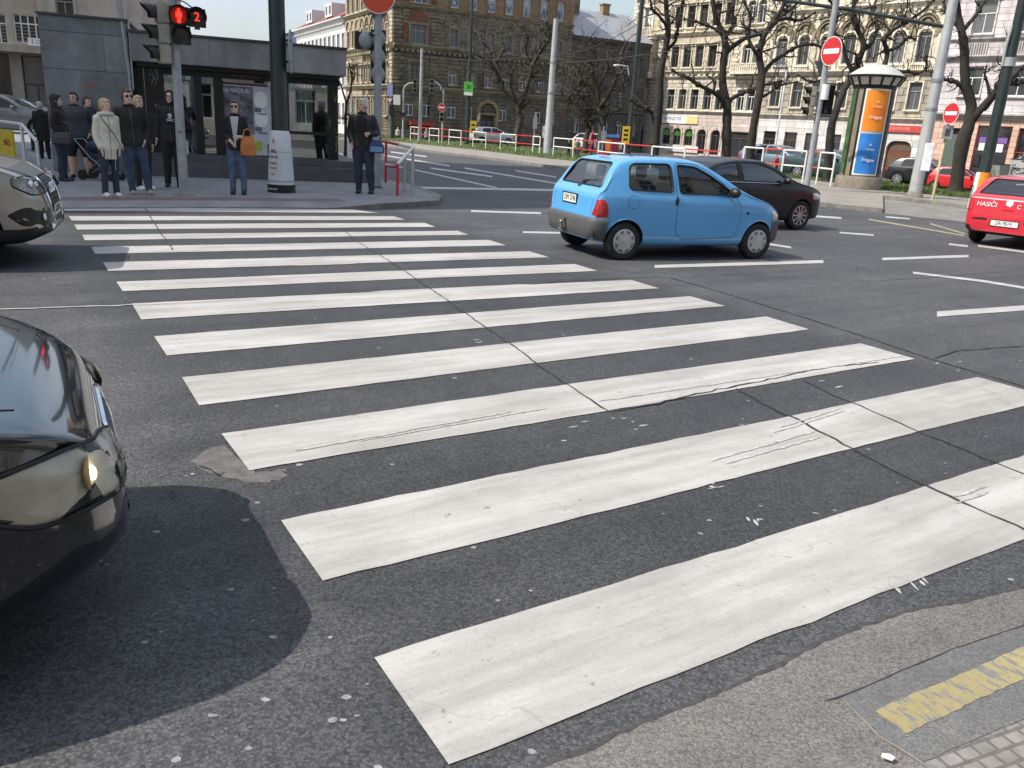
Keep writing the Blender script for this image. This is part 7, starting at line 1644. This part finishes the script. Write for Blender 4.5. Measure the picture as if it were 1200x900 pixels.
    def top(name, mat, k, z0, sl, zt=.84, fl=0.0, slv=True):
        mb = MB(); rs = []
        for i in range(13):
            z_ = z0+(zt-z0)*i/12; row = [np.interp(z_, [r[0] for r in SK['TORSO']], [r[j] for r in SK['TORSO']]) for j in (1, 2, 3)]
            fl_ = 1+fl*max(0, (.62-z_)/.2); a = max(row[0], .086 if z_ < .62 else 0)*B*k*fl_; b = max(row[1], .06 if z_ < .62 else 0)*B*k*(1.05 if B > 1.1 else 1)*fl_
            rs.append(ring(z_, a+.004, b+.005, row[2]))
        mb.loft(rs); mb.tube([(0, .01, zt-.02), (0, .006, zt+.02)], [.047, .042], 12)
        for A in (arms if slv else []):
            e = Vector(A[1]).lerp(Vector(A[2]), sl*.96) if sl > .5 else Vector(A[1]); P, q = interp([A[0], A[1], e], [.041*B**.5, .034*B**.4, .026]); mb.tube(P, q, 12); mb.ell(A[0], (.043, .043, .043), 12, 8)
        return part(name, mb, mat, 3)
    if shirt: top('shirt', shirt, 1.06, .5, sleeve, slv=not jacket)
    if jacket:
        j = top('jacket', jacket, 1.12, hem, sleeve, fl=.05)
        mb = MB(); mb.tube([(.046*math.cos(a), .008+.042*math.sin(a), .848-.008*math.sin(a)) for a in [2*math.pi*i/20 for i in range(21)]], .011, 7); mb.build('collar', jacket, j, True)
        if opened and shirt:    # the shirt showing in the open front
            mb = MB(); rows = []
            for i in range(9):
                z_ = hem+.02+(.835-hem-.02)*i/8; b = float(np.interp(z_, [r[0] for r in SK['TORSO']], [r[2] for r in SK['TORSO']])); b = (max(b, .06 if z_ < .62 else 0)*B*1.12*(1.05 if B > 1.1 else 1)+.009)
                w = opened*(.35 if i == 8 else .55+.45*min(1, i/5)) if lapel is None else lapel[0]+(lapel[1]-lapel[0])*i/8
                rows.append([(x, -b*math.sqrt(max(0, 1-(x/(.1*B*1.12))**2))-.002, z_) for x in (-w, -w/2, 0, w/2, w)])
            mb.v = [p for r in rows for p in r]; mb.f = [(i*5+k, i*5+k+1, i*5+k+6, i*5+k+5) for i in range(8) for k in range(4)]; mb.mi = [0]*len(mb.f); mb.build('shirt_front', shirt, t, True)
        else:
            mb = MB(); P = []
            for i in range(10):
                z_ = hem+.01+(.83-hem)*i/9; b = float(np.interp(z_, [r[0] for r in SK['TORSO']], [r[2] for r in SK['TORSO']])); b = max(b, .06 if z_ < .62 else 0)*B*1.12*(1.05 if B > 1.1 else 1)+.005; y = float(np.interp(z_, [r[0] for r in SK['TORSO']], [r[3] for r in SK['TORSO']])); P.append((0, y-b-.001, z_))
            mb.tube(P, .0028, 5); mb.build('zip', mk('zip_metal', (.12, .12, .12), .4, .6), j)
    def hp(name, mb, mat, s=2):
        me = voxel(mb, vs*.8, s, [mat]); me.transform(T); return link(name, me, t)
    if hood:
        mb = MB(); mb.ell((0, .016, .94), (.058, .06, .07), 14, 10); mb.tube([(0, .015, .84), (0, .015, .9)], [.06, .056], 12); mb.tube([(.044*math.cos(a), -.036+.006*math.sin(a), .935+.062*math.sin(a)) for a in [2*math.pi*i/18 for i in range(19)]], .012, 7); hp('hood', mb, jacket)
    elif hair:
        mb = MB(); mb.ell((0, .012, .952), (.0505*hairvol, .056*hairvol, .056*hairvol), 16, 10); mb.ell((0, .034, .925), (.044*hairvol, .034, .05), 12, 8)
        for s in (-1, 1): mb.ell((s*.042, .012, .93-long*.1), (.012, .03, .03+long*.12), 10, 7)
        mb.ell((0, -.034, .984), (.032*hairvol, .02, .014), 10, 6)
        if long: mb.ell((0, .048, .9-long*.25), (.045, .022, .05+long*.3), 12, 9)
        if tail: mb.ell((0, .075, .935), (.02, .02, .024), 10, 7); mb.tube([(0, .08, .93), (0, .092, .88), (0, .085, .82)], [.016, .015, .006], 8)
        hp('hair', mb, hair)
    if detail and near:
        for s in (-1, 1):
            mb = MB(); mb.ell((s*.018, -.0505, .938), (.0075, .005, .0042), 8, 6)
            if not glasses: o = mb.build('eye', EYEM, t, True); o.data.transform(T)
            mb = MB(); mb.tube([(s*.009, -.053, .95), (s*.018, -.0525, .953), (s*.028, -.048, .95)], .0025, 5); o = mb.build('eyebrow', hair or EYEM, t); o.data.transform(T)
        mb = MB(); mb.tube([(-.014, -.0515, .9005), (0, -.055, .901), (.014, -.0515, .9005)], [.0022, .0035, .0022], 6); o = mb.build('mouth', LIPS, t, True); o.data.transform(T)
        if glasses:
            mb = MB()
            for s in (-1, 1):
                if glasses == 'clear': mb.tube([(s*.02+.014*math.cos(a), -.057, .937+.011*math.sin(a)) for a in [2*math.pi*i/12 for i in range(13)]], .0022, 5)
                else: mb.ell((s*.02, -.053, .937), (.0165, .006, .0125), 10, 7)
                mb.tube([(s*.034, -.046, .942), (s*.048, -.01, .94), (s*.047, .012, .932)], .0022, 4)
            mb.tube([(-.008, -.057, .941), (.008, -.057, .941)], .0025, 4); o = mb.build('glasses', SHADES, t); o.data.transform(T)
    return t
def bag(name, label, P, w, h, d, mat, rz, strap=.25, flap=None, top_=.75, strapmat=None):
    t = thing(name, label, 'bag', P, rz); mb = MB()
    mb.loft([[(x*w/2*k, y*d/2*k2, z) for x, y in rpoly([(-1, -1), (1, -1), (1, 1), (-1, 1)], .5)] for z, k, k2 in ((0, .9, .9), (h*.15, 1.0, 1.0), (h*.6, .95, .85), (h, top_, .35))]); link('bag_body', voxel(mb, .012, 2, [mat]), t)
    for y in (-d*.12, d*.12): MB().tube([(-w*.28, y, h*.95), (-w*.22, y, h+strap*.8), (0, y, h+strap), (w*.22, y, h+strap*.8), (w*.28, y, h*.95)], .012, 6).build('strap', strapmat or mat, t, True)
    if flap: boxes(t, 'panel', flap, [((0, -d*.5, h*.3), (w*.8, .03, h*.42))], bevel=.01)
    return t
CAMZ = lambda f: math.atan2(f.y, f.x)-math.pi/2
def ft(x, y): return G(x, y, .1)
def hgt(f, x, y): return TOP(f, x, y)-f.z
JEANS = cloth('blue_jeans', (.05, .075, .125)); JEANSB = cloth('bright_jeans', (.09, .135, .21), .4); DJEANS = cloth('dark_jeans', (.03, .04, .065)); BLK = cloth('black_cloth', (.017, .017, .019)); DKJ = cloth('charcoal_jacket', (.045, .05, .058))
BRJ = cloth('dark_brown_jacket', (.028, .018, .014)); PARKA = cloth('beige_parka', (.62, .59, .49), .1); GREYT = cloth('grey_white_top', (.45, .47, .48), .1); WSH = mk('white_shoes', (.7, .7, .68), .6); BSH = mk('beige_shoes', (.34, .31, .26), .7); KSH = mk('black_shoes', (.014, .013, .013), .45)
HBLK = mk('dark_brown_hair', (.018, .012, .009), .6, 0, .4, 30); HBLO = mk('blonde_hair', (.5, .37, .19), .6, 0, .3, 30); HBRN = mk('brown_hair', (.08, .05, .03), .6, 0, .4, 30); HGRY = mk('grey_white_hair', (.5, .49, .46), .6, 0, .25, 30)
HIP = lambda s: [(s*.112, 0, .8), (s*.155, .04, .64), (s*.11, -.035, .53)]
# 1 woman in dark brown jacket, profile
f = ft(76, 212); hh = hgt(f, 67, 110.5)
person('woman in dark brown jacket and dark jeans with long dark hair, seen in profile', f, hh, CAMZ(f)+R(75), BRJ, None, DJEANS, KSH, HBLK, build=.95, hem=.5, long=.55, head=.1, boots=True, hairvol=1.08, arms=[[(-.112, 0, .8), (-.13, .03, .64), (-.1, -.08, .56)], [(.112, 0, .8), (.13, .02, .63), (.12, -.03, .49)]])
bag('handbag', 'black handbag hanging at the side of the dark haired woman', Vector((f.x+.22, f.y-.3, f.z+.72)), .4, .26, .16, mk('black_leather', (.012, .011, .011), .4), .1, .2)
# 2 big man
f = ft(95, 208); hh = hgt(f, 87, 108)
person('stout man in charcoal jacket and black shorts standing bare legged', f, hh, CAMZ(f)-R(8), DKJ, None, BLK, KSH, HBLK, SKIN2, build=1.34, hem=.46, shorts=True, head=R(-12), hairvol=.97, legs=[[(-.06, 0, .5), (-.075, -.004, .275), (-.08, .0, .045)], [(.06, 0, .5), (.085, -.004, .275), (.1, .02, .045)]], arms=[[(-.14, 0, .8), (-.19, .03, .63), (-.16, -.05, .5)], [(.14, 0, .8), (.19, .03, .63), (.15, -.06, .52)]])
f = ft(108, 203); person('mostly hidden brown haired person in purple behind the stout man', f, hgt(f, 97, 113), CAMZ(f)+R(40), cloth('purple_cloth', (.06, .03, .1)), None, DJEANS, KSH, HBRN, build=.95)
# 3 blonde woman
f = ft(131, 230); hh = hgt(f, 123, 116)
pw_ = person('blonde woman in a beige parka with white trainers looking aside', f, hh, CAMZ(f)+R(22), PARKA, None, DJEANS, WSH, HBLO, build=.9, hem=.39, head=R(25), hairvol=1.06, arms=[[(-.094, 0, .8), (-.122, .0, .63), (-.1, -.07, .49)], [(.094, 0, .8), (.118, .03, .63), (.11, -.01, .49)]])
mb = MB(); mb.tube([(-.07, -.03, .825), (-.03, -.09, .74), (.03, -.1, .65), (.1, -.07, .55), (.125, .0, .5)], .005, 5); mb.build('strap', HBRN, pw_, True); mb = MB(); mb.tube([(.03, -.085, .4), (.035, -.07, .28)], .002, 4); mb.build('drawstring', WHITE, pw_)
mb = MB(); mb.tube([(0.07*math.cos(a), .012+.05*math.sin(a)*1.1, .845-.012*math.sin(a)) for a in [2*math.pi*i/20 for i in range(21)]], .02, 8); mb.build('hood', PARKA, pw_, True)
# 4 man with sunglasses
f = ft(163, 227.5); hh = hgt(f, 152, 105)
person('man in black jacket and blue jeans with dark sunglasses, hands at his pockets', f, hh, CAMZ(f)+R(8), BLK, None, JEANS, BSH, HBRN, build=1.08, hem=.47, glasses=True, head=R(12), hairvol=.97, arms=[[(-.104, 0, .8), (-.138, .02, .63), (-.112, -.03, .5)], [(.104, 0, .8), (.15, .03, .63), (.105, -.04, .52)]], legs=[[(-.052, 0, .5), (-.055, 0, .275), (-.055, .0, .045)], [(.052, 0, .5), (.08, -.01, .275), (.1, -.01, .045)]])
f = ft(170, 222); person('fair haired person in black almost hidden behind the man with sunglasses', f, hgt(f, 161, 112), CAMZ(f)+R(30), BLK, None, BLK, WSH, HBLO, build=.95, long=.1)
# 6 hooded man
f = ft(204, 219); hh = hgt(f, 197, 106)
ph = person('man in a black hood and skull print top beside the traffic light pole', f, hh, CAMZ(f)-R(4), BLK, None, BLK, KSH, None, build=1.02, hem=.46, hood=True, glasses='clear', head=R(-4), arms=[[(-.1, 0, .8), (-.128, .02, .64), (-.145, -.02, .5)], [(.1, 0, .8), (.165, .0, .68), (.12, -.09, .76)]])
mb = MB(); yy = -.087; mb.ell((0, yy, .745), (.021, .006, .022), 12, 8); mb.box((0, yy, .722), (.022, .008, .016))
for s in (-1, 1): mb.bar((-s*.034, yy, .712), (s*.034, yy, .688), .009, .006)
mb.build('skull_print', WHITE, ph); mb = MB()
for s in (-1, 1): mb.ell((s*.008, yy-.006, .745), (.006, .003, .006), 8, 5)
mb.build('skull_eyes', BLK, ph)
# 7 woman with orange bag
f = ft(279, 227.5); hh = hgt(f, 271, 117.5)
person('woman in black blazer and blue jeans with sunglasses and orange bag', f, hh, CAMZ(f)-R(6), BLK, GREYT, JEANSB, KSH, HBRN, build=.88, hem=.47, glasses=True, boots=True, tail=True, opened=.03, lapel=(.0, .045), hairvol=.98, sleeve=.7, legs=[[(-.05, 0, .5), (-.048, -.004, .275), (-.05, .008, .045)], [(.05, 0, .5), (.06, -.004, .275), (.068, .008, .045)]],
       arms=[[(-.088, 0, .8), (-.112, .02, .64), (-.03, -.1, .56)], [(.088, 0, .8), (.125, .01, .63), (.045, -.12, .625)]])
bx_, bz_ = rel(f, 291, 182); n_ = Vector((f.x, f.y, 0)).normalized(); rt_ = Vector((n_.y, -n_.x, 0))
bag('handbag', 'orange leather handbag on the forearm of the woman in black', f+rt_*(bx_+.0)-n_*.14+Vector((0, 0, bz_)), .3, .36, .14, mk('orange_leather', (.5, .17, .035), .5, 0, .2, 8), CAMZ(f)+.1, .14)
# 8 white haired man
f = ft(427, 226.5); hh = hgt(f, 424, 115.5)
person('white haired man in black leather jacket and jeans at the pavement corner', f, hh, CAMZ(f)-R(10), mk('black_leather_jacket', (.016, .015, .014), .45, 0, .3, 8, .2, 40), cloth('black_sweater', (.01, .01, .011)), DJEANS, KSH, HGRY, SKIN2, build=1.12, hem=.49, opened=.055, head=R(-28), hairvol=1.0, arms=[[(-.108, 0, .8), (-.148, .03, .64), (-.112, -.05, .53)], [(.108, 0, .8), (.152, .01, .65), (.08, -.11, .64)]], legs=[[(-.055, 0, .5), (-.06, -.004, .275), (-.062, .008, .045)], [(.055, 0, .5), (.068, -.004, .275), (.08, .008, .045)]])
n_ = Vector((f.x, f.y, 0)).normalized(); rt_ = Vector((n_.y, -n_.x, 0)); bx_, bz_ = rel(f, 441, 179)
bag('shoulder_bag', 'small blue bag held by the white haired man', f+rt_*bx_-n_*.2+Vector((0, 0, bz_)), .33, .27, .16, mk('navy_bag', (.02, .04, .11), .55), CAMZ(f), .2, mk('light_blue_panel', (.16, .3, .5), .5), .45)
# 9 elderly person by the bench, buggy
f = ft(54, 186); person('white haired person in long black coat seen from behind by the bench', f, hgt(f, 47, 119), CAMZ(f)+R(170), BLK, None, BLK, KSH, HGRY, build=1.05, hem=.3)
f = ft(119, 211); t = thing('stroller', 'dark blue baby stroller standing behind the blonde woman', 'stroller', f, CAMZ(f)+R(60)); t.scale = (.82,)*3; SB = mk('stroller_blue', (.03, .05, .075), .8)
mb = MB(); mb.loft([[(-.2, -.25, .4), (.2, -.25, .4), (.2, .2, .45), (-.2, .2, .45)], [(-.22, -.3, .5), (.22, -.3, .5), (.22, .28, .8), (-.22, .28, .8)]]); mb.build('seat', SB, t, bevel=.03)
mb = MB(); mb.ell((0, .12, .82), (.21, .2, .16), 14, 8); mb.build('canopy', SB, t, True); mb = MB()
for s in (-1, 1): mb.tube([(s*.22, -.42, .15), (s*.22, .1, .55), (s*.22, .5, 1.0)], .014, 6); mb.tube([(s*.22, .35, .15), (s*.22, -.1, .5)], .014, 6)
mb.tube([(-.22, .5, 1.0), (.22, .5, 1.0)], .016, 6); mb.build('frame', GALV, t, True)
for sx in (-1, 1):
    for y, r in ((-.42, .1), (.35, .13)): MB().lathe([(r*.6, -.02), (r, -.02), (r, .02), (r*.6, .02)], 18, Matrix.Translation((sx*.25, y, r)) @ Matrix.Rotation(R(90), 4, 'Y')).build('wheel', RUBBER, t, True)
# distant people beyond the road
far_p = [((466, 166), (465, 148.5), PARKA, DJEANS, HBRN, 'distant person in pale jacket left of the slim tram pole', 20), ((472, 166), (472, 149), cloth('blue_cloth', (.06, .1, .18)), DJEANS, HBLK, 'distant person in blue jacket left of the slim tram pole', -30),
  ((481, 166), (480.5, 150), BLK, BLK, HBLK, 'distant person in black just left of the slim tram pole', 60), ((485.5, 166), (485.5, 150.5), cloth('dull_red_cloth', (.2, .03, .04)), DJEANS, HBRN, 'distant person in dull red beside the slim tram pole', -60),
  ((500, 167), (499, 151), cloth('pale_blue_cloth', (.25, .3, .4)), DJEANS, HGRY, 'distant person in pale blue right of the slim tram pole', 10), ((508, 168), (507, 151.5), BLK, DJEANS, HBLK, 'distant person in black right of the slim tram pole', 90)]
for p, tp_, ja, tr, ha, lb, a in far_p:
    f = GS(*p); d = (f-CAM)*Vector((1, 1, 0)); Y = 81/f.y*1.0; f = Vector((f.x*Y, f.y*Y, 0)); f.z = zg(f.x, f.y); person(lb, f, hgt(f, *tp_), CAMZ(f)+R(a), ja, None, tr, KSH, ha, near=False, group='people beyond the road')
REDC = cloth('red_cloth', (.4, .02, .03), .15)
f = GS(692.5, 181, .12); person('person in a bright red coat walking behind the railing', f, hgt(f, 690, 151), CAMZ(f)+R(80), REDC, None, REDC, KSH, HBLK, near=False, hem=.25, group='people beyond the road')
for p, tp_, ja, lb, a in [((666, 186), (666, 164), BLK, 'distant person in black behind the railing, left of the yellow one', 30), ((673, 186), (672, 162), cloth('yellow_cloth', (.6, .5, .15)), 'person in a yellow top behind the railing', 0), ((677, 187), (677, 163), DKJ, 'person in charcoal behind the railing, right of the yellow one', -40)]:
    f = GS(p[0], p[1]-3, .12); person(lb, f, hgt(f, *tp_), CAMZ(f)+R(a), ja, None, DJEANS, KSH, HBRN, near=False, group='people beyond the road')
f = GS(907.5, 207, .1); person('person in a red jacket beyond the railing behind the black saloon', f, hgt(f, 906, 181), CAMZ(f)+R(50), REDC, None, DJEANS, KSH, HBRN, near=False, group='people beyond the road')
# ------------------------------------------------------------------ light, sky, render
to_sun = Vector((-math.cos(AZ)*math.cos(EL), -math.sin(AZ)*math.cos(EL), math.sin(EL)))
sl = bpy.data.lights.new('sun', 'SUN'); sl.energy = 4.5; sl.angle = R(.5); sl.color = (1.0, .95, .87)
so = bpy.data.objects.new('sun', sl); C.objects.link(so); so.rotation_euler = to_sun.to_track_quat('Z', 'Y').to_euler(); so.location = (-30, -10, 40)
w = bpy.data.worlds.new('World'); sc.world = w; w.use_nodes = True
N = w.node_tree.nodes; L = w.node_tree.links; bg = N['Background']
sky = N.new('ShaderNodeTexSky'); sky.sky_type = 'NISHITA'; sky.sun_disc = False; sky.sun_elevation = EL
sky.sun_rotation = math.atan2(to_sun.x, to_sun.y); sky.air_density = 1.3; sky.dust_density = 2.2; sky.ozone_density = 1.0
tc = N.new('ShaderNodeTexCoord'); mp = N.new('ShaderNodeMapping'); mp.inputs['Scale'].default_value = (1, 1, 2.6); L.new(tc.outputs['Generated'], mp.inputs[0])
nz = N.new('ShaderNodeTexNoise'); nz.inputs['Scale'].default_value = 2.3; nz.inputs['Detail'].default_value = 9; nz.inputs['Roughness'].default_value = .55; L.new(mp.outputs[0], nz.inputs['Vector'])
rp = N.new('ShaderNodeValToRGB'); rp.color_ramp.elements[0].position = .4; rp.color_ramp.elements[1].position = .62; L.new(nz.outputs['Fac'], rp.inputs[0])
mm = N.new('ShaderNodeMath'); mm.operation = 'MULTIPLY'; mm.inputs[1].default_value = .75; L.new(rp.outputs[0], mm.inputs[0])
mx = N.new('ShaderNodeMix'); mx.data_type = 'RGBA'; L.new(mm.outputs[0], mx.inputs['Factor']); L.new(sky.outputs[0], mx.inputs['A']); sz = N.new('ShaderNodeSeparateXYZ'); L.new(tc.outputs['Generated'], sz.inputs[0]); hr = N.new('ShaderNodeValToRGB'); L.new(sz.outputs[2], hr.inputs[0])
hr.color_ramp.elements[0].position = .16; hr.color_ramp.elements[0].color = (4.5, 4.9, 5.8, 1); hr.color_ramp.elements[1].position = .6; hr.color_ramp.elements[1].color = (6.8, 7.2, 8.2, 1); L.new(hr.outputs[0], mx.inputs['B'])  # clouds made brighter overhead, out of view, to add fill light
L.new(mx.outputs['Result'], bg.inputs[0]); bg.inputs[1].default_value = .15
sc.view_settings.view_transform = 'Standard'; sc.view_settings.look = 'None'; sc.view_settings.exposure = .2; sc.view_settings.gamma = 1; sc.view_settings.use_curve_mapping = False
sc.cycles.use_denoising = True; sc.cycles.max_bounces = 8; sc.cycles.transparent_max_bounces = 12; sc.cycles.use_adaptive_sampling = True; sc.cycles.adaptive_threshold = .02
sc.cycles.sample_clamp_indirect = 6; sc.cycles.caustics_reflective = False; sc.cycles.caustics_refractive = False
